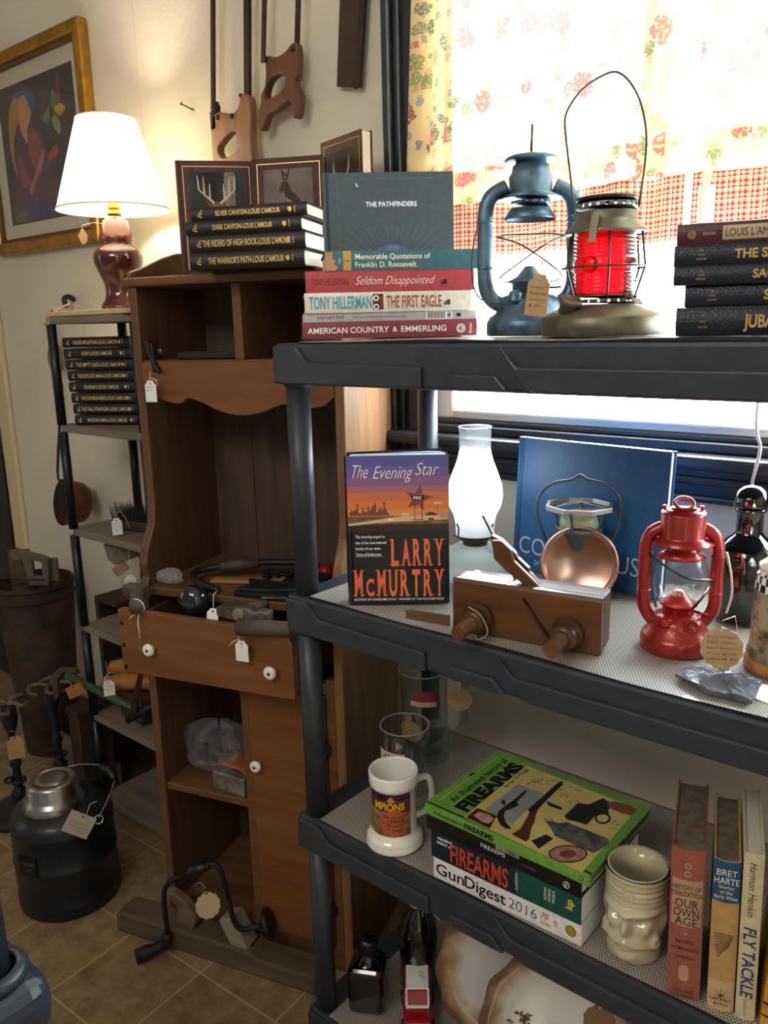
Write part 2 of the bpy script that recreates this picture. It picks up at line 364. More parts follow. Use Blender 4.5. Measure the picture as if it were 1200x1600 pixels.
# ------------------------------------------------------------------ curtains: floral cotton over a gingham hem
def cloth(name, kind, tfac):
    m = bpy.data.materials.new(name); m.use_nodes = True; n = m.node_tree.nodes; L = m.node_tree.links; n.clear()
    o = n.new('ShaderNodeOutputMaterial'); tc = n.new('ShaderNodeUVMap'); tc.uv_map = 'UVMap'
    def rampc(src, stops, interp='CONSTANT'):
        r = n.new('ShaderNodeValToRGB'); r.color_ramp.interpolation = interp
        while len(r.color_ramp.elements) < len(stops): r.color_ramp.elements.new(.5)
        for e_, (p_, c_) in zip(r.color_ramp.elements, stops): e_.position = p_; e_.color = (*lin(c_), 1)
        L.new(src, r.inputs[0]); return r.outputs[0]
    def mixc(f, a, b_):
        q = n.new('ShaderNodeMix'); q.data_type = 'RGBA'; L.new(f, q.inputs[0])
        for s_, v in ((6, a), (7, b_)):
            if isinstance(v, str): q.inputs[s_].default_value = (*lin(v), 1)
            else: L.new(v, q.inputs[s_])
        return q.outputs[2]
    def math_(op, a, b_=None):
        q = n.new('ShaderNodeMath'); q.operation = op
        for i_, v in ((0, a), (1, b_)):
            if v is None: continue
            if isinstance(v, (int, float)): q.inputs[i_].default_value = v
            else: L.new(v, q.inputs[i_])
        return q.outputs[0]
    if kind == 'floral':
        nz = n.new('ShaderNodeTexNoise'); nz.inputs['Scale'].default_value = 60; L.new(tc.outputs[0], nz.inputs['Vector'])
        vm = n.new('ShaderNodeMix'); vm.data_type = 'VECTOR'; vm.inputs[0].default_value = .018; L.new(tc.outputs[0], vm.inputs[4]); L.new(nz.outputs['Color'], vm.inputs[5])
        cur = 'F3E3BC'
        for sc_, thr, inner, cols, dens in ((26, .36, .17, ['6f9462', '4b7553', '93a870', '62807a'], .80), (40, .30, .1, ['7d9fbd', '978db6', '6a9378', 'd9b070'], .66), (19, .36, .16, ['a8324a', 'd0607a', 'e59aa2', 'c04a4a', '96405e'], .82)):
            vo = n.new('ShaderNodeTexVoronoi'); vo.inputs['Scale'].default_value = sc_; vo.inputs['Randomness'].default_value = .85; L.new(vm.outputs[1], vo.inputs['Vector'])
            sp = n.new('ShaderNodeSeparateColor'); L.new(vo.outputs['Color'], sp.inputs[0])
            on = math_('MULTIPLY', math_('LESS_THAN', vo.outputs['Distance'], thr), math_('LESS_THAN', sp.outputs[1], dens))
            k = len(cols); fc = rampc(sp.outputs[0], [(i_/k, cols[i_]) for i_ in range(k)])
            wv = n.new('ShaderNodeTexNoise'); wv.inputs['Scale'].default_value = sc_*9; L.new(tc.outputs[0], wv.inputs['Vector'])
            fc = mixc(math_('GREATER_THAN', wv.outputs['Fac'], .56), fc, 'F1D9B8')
            inn = math_('LESS_THAN', vo.outputs['Distance'], inner*.45)
            fc = mixc(inn, fc, 'E8C24E' if sc_ == 11 else cols[1])
            cur = mixc(on, cur, fc)
        cm_ = n.new('ShaderNodeMix'); cm_.data_type = 'RGBA'; cm_.inputs[0].default_value = .22; L.new(cur, cm_.inputs[6]); cm_.inputs[7].default_value = (*lin('F6EBD2'), 1); colr = cm_.outputs[2]
    else:
        sp = n.new('ShaderNodeSeparateXYZ'); L.new(tc.outputs[0], sp.inputs[0])
        sxx = math_('LESS_THAN', math_('FRACT', math_('MULTIPLY', sp.outputs[0], 100)), .5); syy = math_('LESS_THAN', math_('FRACT', math_('MULTIPLY', sp.outputs[1], 125)), .5)
        s3 = math_('LESS_THAN', math_('FRACT', math_('MULTIPLY', sp.outputs[0], 50)), .07); s4 = math_('LESS_THAN', math_('FRACT', math_('MULTIPLY', sp.outputs[1], 62.5)), .07)
        sm = math_('MULTIPLY', math_('ADD', sxx, syy), .5)
        colr = rampc(sm, [(0, 'DEC09A'), (.5, 'BC7A6E'), (1, '983842')], 'LINEAR')
        colr = mixc(math_('MAXIMUM', s3, s4), colr, 'E9C9A0')
    d = n.new('ShaderNodeBsdfDiffuse'); tr = n.new('ShaderNodeBsdfTranslucent'); L.new(colr, d.inputs[0]); L.new(colr, tr.inputs[0])
    q = n.new('ShaderNodeMixShader'); q.inputs[0].default_value = tfac
    L.new(d.outputs[0], q.inputs[1]); L.new(tr.outputs[0], q.inputs[2]); L.new(q.outputs[0], o.inputs[0]); return m
floral, gingham = cloth('floral_cotton', 'floral', .078), cloth('red_gingham', 'gingham', .022)
lining = cloth('floral_hem_cotton', 'floral', .62)
CURY = 1.352
def drape(name, parent, m, x0, x1, z0, z1, off=0., nx=150, nz=14, seed=0, gath=1.0, slant=0.):
    # slant: how far the panel's left edge swings to the left at its foot
    r_ = random.Random(seed); ph = [r_.uniform(0, 6) for _ in range(4)]
    V, UV = [], []
    for jn in range(nz+1):
        z = z0+(z1-z0)*jn/nz
        for i in range(nx+1):
            u = i/nx; x = x0+(x1-x0)*u - slant*(1-u)*(2.5-z)
            y = CURY+off+gath*(.012*math.sin(u*(x1-x0)*52+ph[0]+.5*math.sin(z*2))+.006*math.sin(u*(x1-x0)*97+ph[1]))
            V.append((x, y, z)); UV.append((u*(x1-x0)*1.25, z))
    F = [(jn*(nx+1)+i, jn*(nx+1)+i+1, (jn+1)*(nx+1)+i+1, (jn+1)*(nx+1)+i) for jn in range(nz) for i in range(nx)]
    me = bpy.data.meshes.new(name); me.from_pydata(V, [], F); me.materials.append(m); uv = me.uv_layers.new(name='UVMap')
    for l in me.loops: uv.data[l.index].uv = UV[l.vertex_index]
    for p_ in me.polygons: p_.use_smooth = True
    o = bpy.data.objects.new(name, me); col.objects.link(o); o.parent = parent; return o
cur1 = thing('curtain', 'floral cotton curtain with red gingham hem, wide panel behind the two lanterns', 'curtain', group='window curtains')
xsplit = at(1078, 200, Y=CURY).x
drape('floral_panel', cur1, floral, -1.0, xsplit, 1.612, 2.48, seed=1, slant=.06)
drape('gingham_hem', cur1, gingham, -1.05, xsplit, 1.515, 1.613, seed=1, off=-.002, nz=3)
drape('side_hem', cur1, lining, xsplit-.075, xsplit, 1.612, 2.48, off=-.006, seed=1, nx=30, gath=.5)
drape('turned_edge', cur1, lining, -1.0, -.985+.05, 1.612, 2.48, off=-.006, seed=1, nx=20, gath=.5, slant=.06)
drape('bottom_band', cur1, lining, -1.047, xsplit, 1.612, 1.668, off=-.005, seed=1, nz=3)
cur2 = thing('curtain', 'floral cotton curtain with red gingham hem, panel above the navy books at right', 'curtain', group='window curtains')
drape('floral_panel', cur2, floral, xsplit+.012, .55, 1.61, 2.48, seed=5, off=.006)
drape('gingham_hem', cur2, gingham, xsplit+.012, .55, 1.50, 1.611, seed=5, off=.003, nz=3)
drape('bottom_band', cur2, lining, xsplit+.012, .55, 1.61, 1.668, seed=5, off=.001, nz=3)
rod = MB(); rod.tube([(-1.1, CURY, 2.47), (.68, CURY, 2.47)], .006, white_paint); rod.box(-1.1, -1.09, CURY, WY, 2.46, 2.48, white_paint); rod.box(.67, .68, CURY, WY, 2.46, 2.48, white_paint)
solo(rod, 'curtain_rod', 'slim white rod carrying the floral window curtains', 'curtain rod')

# ------------------------------------------------------------------ black plastic shelving unit
TZ = [1.370, .955, .540, .125]; SX0, SX1, SY0, SY1, TH = -.977, -.075, .905, 1.325, .064
def tier_mesh(m, x0, x1, y0, y1, z):
    b = MB(); b.box(x0, x1, y0, y1, z-TH, z, m, .006)
    W = x1-x0
    def band(poly):
        b.prism([(x0+u*.908, z-TH+v*TH) for u, v in poly], 0, .008, m, frame((0, y0+.001, 0), (1, 0, 0), (0, 0, 1), (0, -1, 0)), .003)
    band([(.004, .03), (.004, .93), (.058, .93), (.085, .56), (.325, .50), (.325, .03)])
    band([(.372, .03), (.372, .36), (.455, .36), (.478, .03)])
    band([(.46, .93), (.49, .52), (.902, .52), (.902, .03), (.52, .03), (.50, .10)][::-1])
    # end face ribs
    for yy in (.12, .3):
        b.box(x0-.004, x0+.002, y0+yy-.05, y0+yy+.05, z-TH+.004, z-.03, m, .003)
    for px_ in (x0+.027, x1-.027):
        for py_ in (y0+.023, y1-.052): b.lathe([(.0222, z-TH-.004), (.0222, z-TH+.01)], m, T(px_, py_, 0), 20)
    return b
shelf = thing('plastic_shelving', 'charcoal plastic shelving unit holding lanterns, mugs and books under the window', 'shelving unit', T((SX0+SX1)/2, (SY0+SY1)/2, 0))
sm = Matrix.Translation((-(SX0+SX1)/2, -(SY0+SY1)/2, 0))
for z in TZ: tier_mesh(charcoal, SX0, SX1, SY0, SY1, z).build('shelf_tier', shelf, sm)
for px_ in (SX0+.027, SX1-.027):
    for py_ in (SY0+.023, SY1-.052):
        zs = [0.0]+[q for z in TZ[::-1] for q in (z-TH, z)]
        for k in range(0, 7, 2):
            MB().lathe([(.0195, zs[k]), (.0195, zs[k+1])], charcoal, T(px_, py_, 0), 24).build('post', shelf, sm)
# woven liners
lm = bpy.data.materials.new('woven_liner'); lm.use_nodes = True; n = lm.node_tree.nodes; L = lm.node_tree.links; b = n['Principled BSDF']
t = n.new('ShaderNodeTexCoord'); mp = n.new('ShaderNodeMapping'); mp.inputs['Rotation'].default_value = (0, 0, .0); mp.inputs['Scale'].default_value = (1000/4.6, 1000/3.6, 1)
L.new(t.outputs['Object'], mp.inputs[0]); br = n.new('ShaderNodeTexBrick'); br.offset = .5
for k, v in (('Scale', 1), ('Mortar Size', .17), ('Mortar Smooth', .3), ('Brick Width', 1), ('Row Height', 1)): br.inputs[k].default_value = v
br.inputs['Color1'].default_value = br.inputs['Color2'].default_value = (*lin('#3b3833'), 1); br.inputs['Mortar'].default_value = (*lin('#c9c2b2'), 1)
L.new(mp.outputs[0], br.inputs['Vector']); L.new(br.outputs['Color'], b.inputs['Base Color']); b.inputs['Roughness'].default_value = .33
bp = n.new('ShaderNodeBump'); bp.inputs['Strength'].default_value = .5; bp.inputs['Distance'].default_value = .001; L.new(br.outputs['Fac'], bp.inputs['Height']); bp.invert = True; L.new(bp.outputs[0], b.inputs['Normal'])
edge_black = mat('liner_edge', '#15161a', .5)
for z, nm in zip(TZ, ('under the two lanterns on the topmost shelf', 'under the red lantern on the second shelf', 'under the stack of gun books on the third shelf', 'under the plates on the bottom shelf')):
    g = MB(); rr_ = random.Random(int(z*100))
    ph = rr_.uniform(0, 6)
    def zf(x, y): return z+.0028+.0016*math.sin(x*17+ph)*max(0, 1-(y-SY0)/.1)
    NX, NY = 60, 16; x0, x1, y0, y1 = SX0+.050, SX1-.02, SY0+.004, SY1-.012
    g.grid(NX, NY, lambda u, v: (x0+(x1-x0)*u, y0+(y1-y0)*v, zf(x0+(x1-x0)*u, y0+(y1-y0)*v)), lm)
    g.grid(NX, 1, lambda u, v: (x0+(x1-x0)*u, y0-.0005, z+.0003+v*(zf(x0+(x1-x0)*u, y0)-z-.0003)), edge_black)
    g.grid(NY, 1, lambda u, v: (x0, y0+(y1-y0)*(1-u), z+.0003+v*(zf(x0, y0+(y1-y0)*(1-u))-z-.0003)), edge_black)
    solo(g, 'shelf_liner', 'woven mesh shelf liner '+nm, 'shelf liner')
LZ = [z+.003 for z in TZ]

# corner of a second shelving unit at the near left
q = CC + ray(-16, 1528)*.80
un = thing('plastic_shelving', 'corner of a second dark plastic shelving unit at the lower left, beside the black jug', 'shelving unit', T(q.x, q.y, 0))
ug = mat('charcoal_plastic_gloss', '#262c36', .33, c2='#2c333d', scale=30)
b = MB(); b.box(-.50, .045, -.30, .045, q.z-.07, q.z, ug, .025, None, 4)
b.lathe([(.024, q.z-.002), (.034, q.z-.002), (.036, q.z+.006), (.032, q.z+.012), (.025, q.z+.012)], ug, None, 28, cap=False)
b.build('shelf_tier', un)
MB().lathe([(.0195, 0), (.0195, q.z-.07)], ug, None, 24).build('post', un)
MB().lathe([(.0195, q.z), (.0195, q.z+.45)], ug, None, 24).build('post', un)
for (ax, ay) in ((-.42, 0), (-.42, -.25), (0, -.25)): MB().lathe([(.0195, 0), (.0195, q.z-.07)], ug, T(ax, ay, 0), 24).build('post', un)
# ------------------------------------------------------------------ books
def cloth_cover(nm, c, rough=.45, **k):
    c_ = lin(c); c2 = tuple(min(1, v*1.18+.004) for v in c_)
    return mat('cover_'+nm, c_, rough, c2=c2, scale=90, bump=k.pop('bump', .06), **k)
class Book:
    # lying: spine faces -y along x (0 = head .. h = tail), front cover up.  w = cover width, t = thickness
    def __init__(s, name_label, h, w, t, cover, M, group=None, hard=True, bd=.0028, pg=None, round_=.12, cat='book'):
        s.h, s.w, s.t = h, w, t; s.M = M
        s.root = thing('book', name_label, cat, M, group)
        s.c = MB(); ov = .003 if hard else 0; bd = bd if hard else .0005
        s.c.box(0, h, .004, w, 0, bd, cover, min(.0009, bd*.3)); s.c.box(0, h, .004, w, t-bd, t, cover, min(.0009, bd*.3))
        # spine, slightly rounded
        bul = t*round_*.5; k = 8
        V = []; F = []
        for i in range(k+1):
            a = -1+2*i/k; yy = .004-bul*(1-a*a)*2-.003; zz = t/2+a*t/2
            V += [(0, yy, zz), (h, yy, zz), (0, yy+.003+.002*(abs(a) == 1)*2, zz), (h, yy+.003+.002*(abs(a) == 1)*2, zz)]
        for i in range(k):
            p, q_ = 4*i, 4*i+4
            F += [(p, p+1, q_+1, q_), (p+2, q_+2, q_+3, p+3), (p, q_, q_+2, p+2), (p+1, p+3, q_+3, q_+1)]
        F += [(0, 2, 3, 1), (4*k, 4*k+1, 4*k+3, 4*k+2)]
        s.c.add(V, F, cover, None, False); s.sy = .001-bul*2
        s.bul = bul
        p = MB(); p.box(ov, h-ov, .004, w-ov, bd, t-bd, pg or pages, .0006)
        s.p = p
    def spine(s, x, z): return T(x, s.sy-.0002, z) @ RX(PI/2)                                 # reads along +x
    def spineH(s, x, z): return frame((x, s.sy-.0002, z), (0, 0, 1), (-1, 0, 0), (0, -1, 0))   # reads across the standing spine
    def front(s, u, v): return frame((s.h-v, u, s.t), (0, 1, 0), (-1, 0, 0), (0, 0, 1))       # u from the spine, v up from the tail
    def bend(s):
        t, b = s.t, s.bul
        return lambda x, y, z: (x, y, z-2*b*min(1, abs(y*2/t))**2)
    def stext(s, st, m, x, h, wd=None, align='C', zc=.5, **k):
        s.c.text(st, m, s.spine(x, s.t*zc-h/2), h, wd, align, **k); return s
    def htext(s, st, m, x, h, wd=None, align='C', **k):
        s.c.text(st, m, s.spineH(x, s.t/2), h, wd, align, **k); return s
    def sband(s, x0, x1, m, z0=0., z1=1., e=.0001):
        # coloured band wrapped on the spine
        V = []; n = 8
        for i in range(n+1):
            zz = s.t*(z0+(z1-z0)*i/n); a = zz*2/s.t-1; y = .001-2*s.bul*(1-a*a)-e
            V += [(x0, y, zz), (x1, y, zz)]
        s.c.add(V, [(2*i, 2*i+1, 2*i+3, 2*i+2) for i in range(n)], m); return s
    def fpoly(s, pts, m, e=.00015):
        M = s.front(0, 0) @ T(0, 0, e); s.c.poly(pts, m, M); return s
    def frect(s, u0, v0, u1, v1, m, e=.00015): return s.fpoly([(u0, v0), (u1, v0), (u1, v1), (u0, v1)], m, e)
    def ftext(s, st, m, u, v, h, wd=None, align='C', e=.0003, rot=0, **k):
        s.c.text(st, m, s.front(u, v) @ RZ(rot), h, wd, align, z=e, **k); return s
    def fdisc(s, u, v, ru, rv, m, e=.0002, n=24, a0=0, a1=2*PI, rot=0):
        c_, s_ = math.cos(rot), math.sin(rot)
        return s.fpoly([(u+ru*math.cos(a)*c_-rv*math.sin(a)*s_, v+ru*math.cos(a)*s_+rv*math.sin(a)*c_) for a in (a0+(a1-a0)*i/n for i in range(n))], m, e)
    def done(s):
        s.c.build('cover', s.root); s.p.build('page_block', s.root); return s.root
def lying(o, heading, flipz=False): return Matrix.Translation(o) @ RZ(heading)
def standing_front(o, heading, lean=0., h=.2):
    # front cover faces the viewer, spine at its left; o = bottom-left corner; lean tips the head backwards
    x = Vector((math.cos(heading), math.sin(heading), 0)); n_ = Vector((math.sin(heading), -math.cos(heading), 0))
    up = Vector((0, 0, 1))*math.cos(lean) - n_*math.sin(lean); nn = x.cross(up)
    return frame(Vector(o)+up*h, -up, x, nn)
def standing_spine(o, heading, h, lean=0.):
    # spine faces the viewer; o = bottom-left corner of the spine; lean tips the head to the right
    x = Vector((math.cos(heading), math.sin(heading), 0)); back = Vector((-math.sin(heading), math.cos(heading), 0))
    up = Vector((0, 0, 1))*math.cos(lean)+x*math.sin(lean); xx = back.cross(up)
    return frame(Vector(o)+up*h, -up, back, xx)
ltr = mat('black_leatherette', '#17130f', .38, c2='#221c16', scale=220, bump=.25, bscale=400)
navy = mat('navy_leatherette', '#0c1220', .34, c2='#141c2e', scale=220, bump=.25, bscale=400)
dimgold = mat('worn_gilt', '#cdb184', .6)
def western(title, label, o, heading, h=.184, w=.115, t=.025, cover=ltr, g=gold, group=None, author=True, tw=None, em=True):
    b = Book(label, h, w, t, cover, lying(o, heading), group, round_=.16)
    st = title+('-LOUIS L\'AMOUR' if author else '')
    b.stext(st, g, h*.50, t*.36, tw or min(h*.6, .0052*len(st)*h/.184), bold=.02)
    if em:
        z_ = t/2
        for sgn in (-1, 0, 1): b.c.poly([(-.006, -.004+.0), (.004, sgn*.006-.001), (.004, sgn*.006+.002)], g, b.spine(h*.085, z_) @ T(0, 0, .0004))
        b.c.poly([(0, -.005), (.004, -.002), (.003, .004), (-.003, .004), (-.004, 0)], g, b.spine(h*.86, z_) @ T(0, 0, .0004))
        b.c.poly([(0, -.006), (.0012, -.006), (.0012, .006), (0, .006)], g, b.spine(h*.9, z_) @ T(0, 0, .0004))
    return b.done()

# ------------------------------------------------------------------ top shelf: stack of five books
Z0 = TZ[0]+.0045
o = at(473, 533, Y=.93); hd = math.radians(46)
ex, ey = Vector((math.cos(hd), math.sin(hd), 0)), Vector((-math.sin(hd), math.cos(hd), 0))
base = Vector((o.x, o.y, Z0))
STK = 'books stacked at the left end of the top shelf'
fz = base.dot(_fh); PXM = FPX/(fz*1.05)              # pixels per metre there
def stackpos(px, z, back=.0): 
    p = atf(px, 500, fz); d = (p-base).dot(Vector((math.cos(YAW), math.sin(YAW), 0)))
    return base+ex*(d*1.0)+ey*back+Vector((0, 0, z))
maroon, red_c = cloth_cover('maroon', '#763239'), cloth_cover('red', '#a23c44', .4)
grey_c, cream_c = cloth_cover('grey_paper', '#a9a7a6', .35), cloth_cover('cream_paper', '#cfcabb', .35)
teal_c = cloth_cover('teal_jacket', '#38626a', .35)
h0 = .279
b = Book('maroon book with AMERICAN COUNTRY on its spine, bottom of the stack at the shelf corner', h0, .165, .0265, maroon, lying(base, hd), STK, round_=.05)
b.stext('AMERICAN COUNTRY', white_ink, h0*.03, .0088, h0*.46, 'L', bold=.012); b.stext('&', white_ink, h0*.525, .0075, bold=.012); b.stext('EMMERLING', white_ink, h0*.56, .0088, h0*.26, 'L', bold=.012)
M_ = b.spine(h0*.905, .0122)
for rr in (.0072, .0052):
    b.c.shape([[(rr*math.cos(a), rr*math.sin(a)) for a in (2*PI*i/20 for i in range(20))], [((rr-.0009)*math.cos(a), (rr-.0009)*math.sin(a)) for a in (2*PI*i/20 for i in range(20))]], .0002, white_ink, M_)
b.c.text('CP', white_ink, M_ @ T(0, -.003, 0), .0055); b.c.text('Potter', white_ink, b.spine(h0*.962, .0122) @ RZ(PI/2) @ T(0, -.0018, 0), .0045, shear=.2)
b.done(); z = .0265
b = Book('thin grey paperback with Journey\'s End on its spine, low in the top shelf left stack', .275, .165, .0135, grey_c, lying(stackpos(475, z, .004), hd), STK, hard=False, round_=.02)
b.stext('Journey\'s End', black_ink, .02, .006, .042, 'L', zc=.55); b.stext('Relics and ruins of Indiana\'s transportation legacy', mat('purple_ink', '#6b4566', .5), .078, .0034, .085, 'L')
b.sband(.19, .236, white_ink, .04, .96); b.sband(.19, .194, black_ink, .04, .96); b.sband(.228, .234, black_ink, .1, .9)
for i in range(16): b.sband(.1965+i*.0018, .1965+i*.0018+(.0009 if i % 3 else .0013), black_ink, .15, .9, .0002)
b.sband(.243, .25, black_ink, .3, .7); b.done(); z += .0137
b = Book('cream hardback with THE FIRST EAGLE on its spine, middle of the top shelf left stack', .264, .16, .0305, cream_c, lying(stackpos(477, z, .0), hd), STK, round_=.06)
cyan, brick = mat('turquoise_ink', '#2f93ad', .5), mat('brick_ink', '#9c4636', .5)
b.stext('TONY HILLERMAN', cyan, .007, .0185, .098, 'L', bold=.02); b.stext('THE FIRST EAGLE', brick, .128, .0178, .088, 'L', bold=.015)
b.sband(.107, .1235, mat('brown_block', '#3a2018', .5), .12, .9)
for zz in (.28, .74): b.c.shape([[(.0045*math.cos(a), .0045*math.sin(a)) for a in (2*PI*i/18 for i in range(18))], [(.0025*math.cos(a), .0025*math.sin(a)) for a in (2*PI*i/18 for i in range(18))]], .0003, white_ink, b.spine(.112, .0285*zz))
for i in range(3): b.sband(.1185+.0016*i, .1193+.0016*i, brick, .2, .8, .0003)
def harper(b, x, z_, k=1.0):
    for i, hh in enumerate((.005, .007, .009, .009)): b.c.poly([(i*.0026*k, 0), ((i*.0026+.002)*k, 0), ((i*.0026+.002)*k, hh*k), (i*.0026*k, (hh-.002)*k)], black_ink, b.spine(x, z_) @ T(0, 0, .0003))
harper(b, .220, .009); b.done(); z += .0307
b = Book('red hardback with Seldom Disappointed in white script on its spine, top shelf left stack', .266, .16, .0325, red_c, lying(stackpos(480, z, .003), hd), STK, round_=.05)
b.stext('TONY HILLERMAN', mat('dark_red_ink', '#5a1a20', .5), .009, .0105, .058, 'L', bold=-.005); b.stext('Seldom Disappointed', white_ink, .077, .0125, .122, 'L', shear=.38, bold=-.012, zc=.54)
harper(b, .213, .010, .95); b.done(); z += .0327
b = Book('teal hardback with Memorable Quotations on its torn spine, topmost of the left stack', .252, .16, .0295, teal_c, lying(stackpos(511, z, .002), hd), STK, round_=.06)
kr = mat('torn_kraft', '#b08a5c', .8)
b.c.poly([(0, -.0137), (.016, -.0137), (.020, -.008), (.0135, -.004), (.0165, .001), (.011, .004), (.0125, .0137), (0, .0137)], kr, b.spine(.0005, .01375) @ T(0, 0, .0003))
b.sband(.0285, .041, mat('ochre_band', '#b8964a', .5)); b.stext('The ideas', black_ink, .0345, .003, .009)
cream_ink = mat('cream_lettering', '#efe6c8', .5)
b.stext('Memorable Quotations of', cream_ink, .047, .0078, .118, 'L', zc=.70, bold=.01); b.stext('Franklin D. Roosevelt', cream_ink, .047, .0078, .096, 'L', zc=.29, bold=.01)
b.c.text('DELL', cream_ink, b.spine(.0225, .0137) @ RZ(-PI/2) @ T(0, -.001, 0), .0028); b.done(); z += .0297
zstack = z

# The Pathfinders: standing behind the stack
fp = 1.525; oL = atf(512, 500, fp); hp = facing(608)+.06
pw, ph_, pt_ = .229, .279, .022
pc = cloth_cover('slate_blue_leather', '#3a474f', .4)
b = Book('slate blue hardback THE PATHFINDERS standing upright behind the stack on the top shelf', ph_, pw, pt_, pc, standing_front((oL.x, oL.y, Z0), hp, .05, ph_))
b.c.box(ph_*0, ph_, .008, .0105, pt_-.0005, pt_+.0003, cloth_cover('slate_groove', '#243840'))
silver = mat('silver_foil', '#dfe4e6', .4); ray_m = mat('blind_rays', '#4d626a', .4)
b.ftext('THE PATHFINDERS', silver, pw*.52, ph_*.795, .0078, .090, bold=.025)
b.fdisc(pw*.52, ph_*.40, .046, .046, mat('earth_blue', '#3c4f86', .4, c2='#6c7cab', scale=40), n=32)
for i in range(23):
    a = PI*(i+.5)/23; r0, r1 = .052, .125
    if abs(math.sin(a)*r1) > .078: r1 = .078/abs(math.sin(a))
    if r1 < r0: continue
    cx, cy = pw*.52, ph_*.40; d = Vector((math.cos(a), math.sin(a))); s_ = Vector((-d.y, d.x))*.00045
    e_ = min(r1, abs((.09)/d.x) if abs(d.x) > 1e-3 else 9)
    b.fpoly([(cx+d.x*r0-s_.x, cy+d.y*r0-s_.y), (cx+d.x*e_-s_.x, cy+d.y*e_-s_.y), (cx+d.x*e_+s_.x, cy+d.y*e_+s_.y), (cx+d.x*r0+s_.x, cy+d.y*r0+s_.y)], ray_m)
for (u0, v0, u1, v1) in ((.025, .268, .195, .2687), (.025, .02, .0257, .268)): b.frect(u0, v0, u1, v1, ray_m)
b.fpoly([(.058, .262), (.0575, .258), (.0595, .255), (.063, .2545), (.0605, .2565), (.0598, .259)], silver)
b.done()

# L'Amour stack at the right end of the top shelf
RST = 'books stacked at the right end of the top shelf'
fr = .915; hr = math.radians(17)
def rpos(px, z, fwd=.0):
    p = atf(px, 500, fr+fwd); return Vector((p.x, p.y, Z0+z))
rt = [('JUBAL SACKETT', 1056, .0305), ('SACKETT\'S LAND', 1068, .0228), ('SACKETT-LAND', 1049, .0195), ('THE SACKETT BRAND', 1048, .0215)]
labs = ['navy leatherette book with gilt title, thickest and lowest in the right-hand stack', 'navy leatherette book with gilt title, second from the bottom of the right-hand stack', 'navy leatherette book with gilt title, exactly in the middle of the right-hand stack', 'navy leatherette book with gilt title, just under the maroon one at right']
z = 0
for (tt, px, t_), lb in zip(rt, labs):
    b = Book(lb, .184, .115, t_, navy, lying(rpos(px, z), hr), RST, round_=.14)
    b.stext(tt, gold, .06+(.018 if 'LAND' in tt else .008 if 'JUBAL' in tt else 0), t_*.42, .0071*len(tt), 'L', bold=.03)
    for i in range(3): b.stext(('THE', 'LOUIS L\'AMOUR', 'COLLECTION')[i], gold, .0275, .0017, .0032*(1+i), zc=.72-.2*i, bold=.01)
    b.done(); z += t_+.0002
mar2 = cloth_cover('maroon_leather', '#401c24', .35)
b = Book('maroon book with a tan spine label, topmost of the right-hand stack', .184, .115, .0215, mar2, lying(rpos(1051, z), hr), RST, round_=.1)
b.sband(.045, .182, mat('tan_label', '#b3a084', .5), .17, .83); b.stext('LOUIS L\'AMOUR  THE', black_ink, .048, .0078, .078, 'L'); b.stext('BANTAM', gold, .032, .003, .012); 
b.c.text('@', gold, b.spine(.015, .008), .006); b.done()

# ------------------------------------------------------------------ hutch top: westerns and wildlife annuals
HA = math.atan2(.293, .956); HM = T(-1.5105, .9618, 0) @ RZ(HA)
HTOP = 1.500
def hpos(lx, ly, z): return HM @ Vector((lx, ly, z))
HST = 'black westerns stacked on the hutch'
hw = [('THE WARRIOR\'S PATH', 'THE WARRIOR\'S PATH, bottom of the stack on the hutch', 297, 465, 413, .030), ('THE RIDERS OF HIGH ROCK', 'THE RIDERS OF HIGH ROCK, second from the bottom on the hutch', 299, 466, 0, .0305), ('DARK CANYON', 'DARK CANYON, second from the top on the hutch', 294, 461, 0, .024), ('SILVER CANYON', 'SILVER CANYON, topmost of the stack on the hutch', 303, 461, 0, .0235)]
z = HTOP+.0005
for tt, lb, x0, x1, _, t_ in hw:
    fq = 1.575; p = atf(x0, 400, fq); hh = HA+math.radians(9)
    western(tt, 'black leatherette western, '+lb, (p.x, p.y, z), hh, .222, .135, t_, group=HST, tw=.0046*(len(tt)+14)); z += t_+.0003
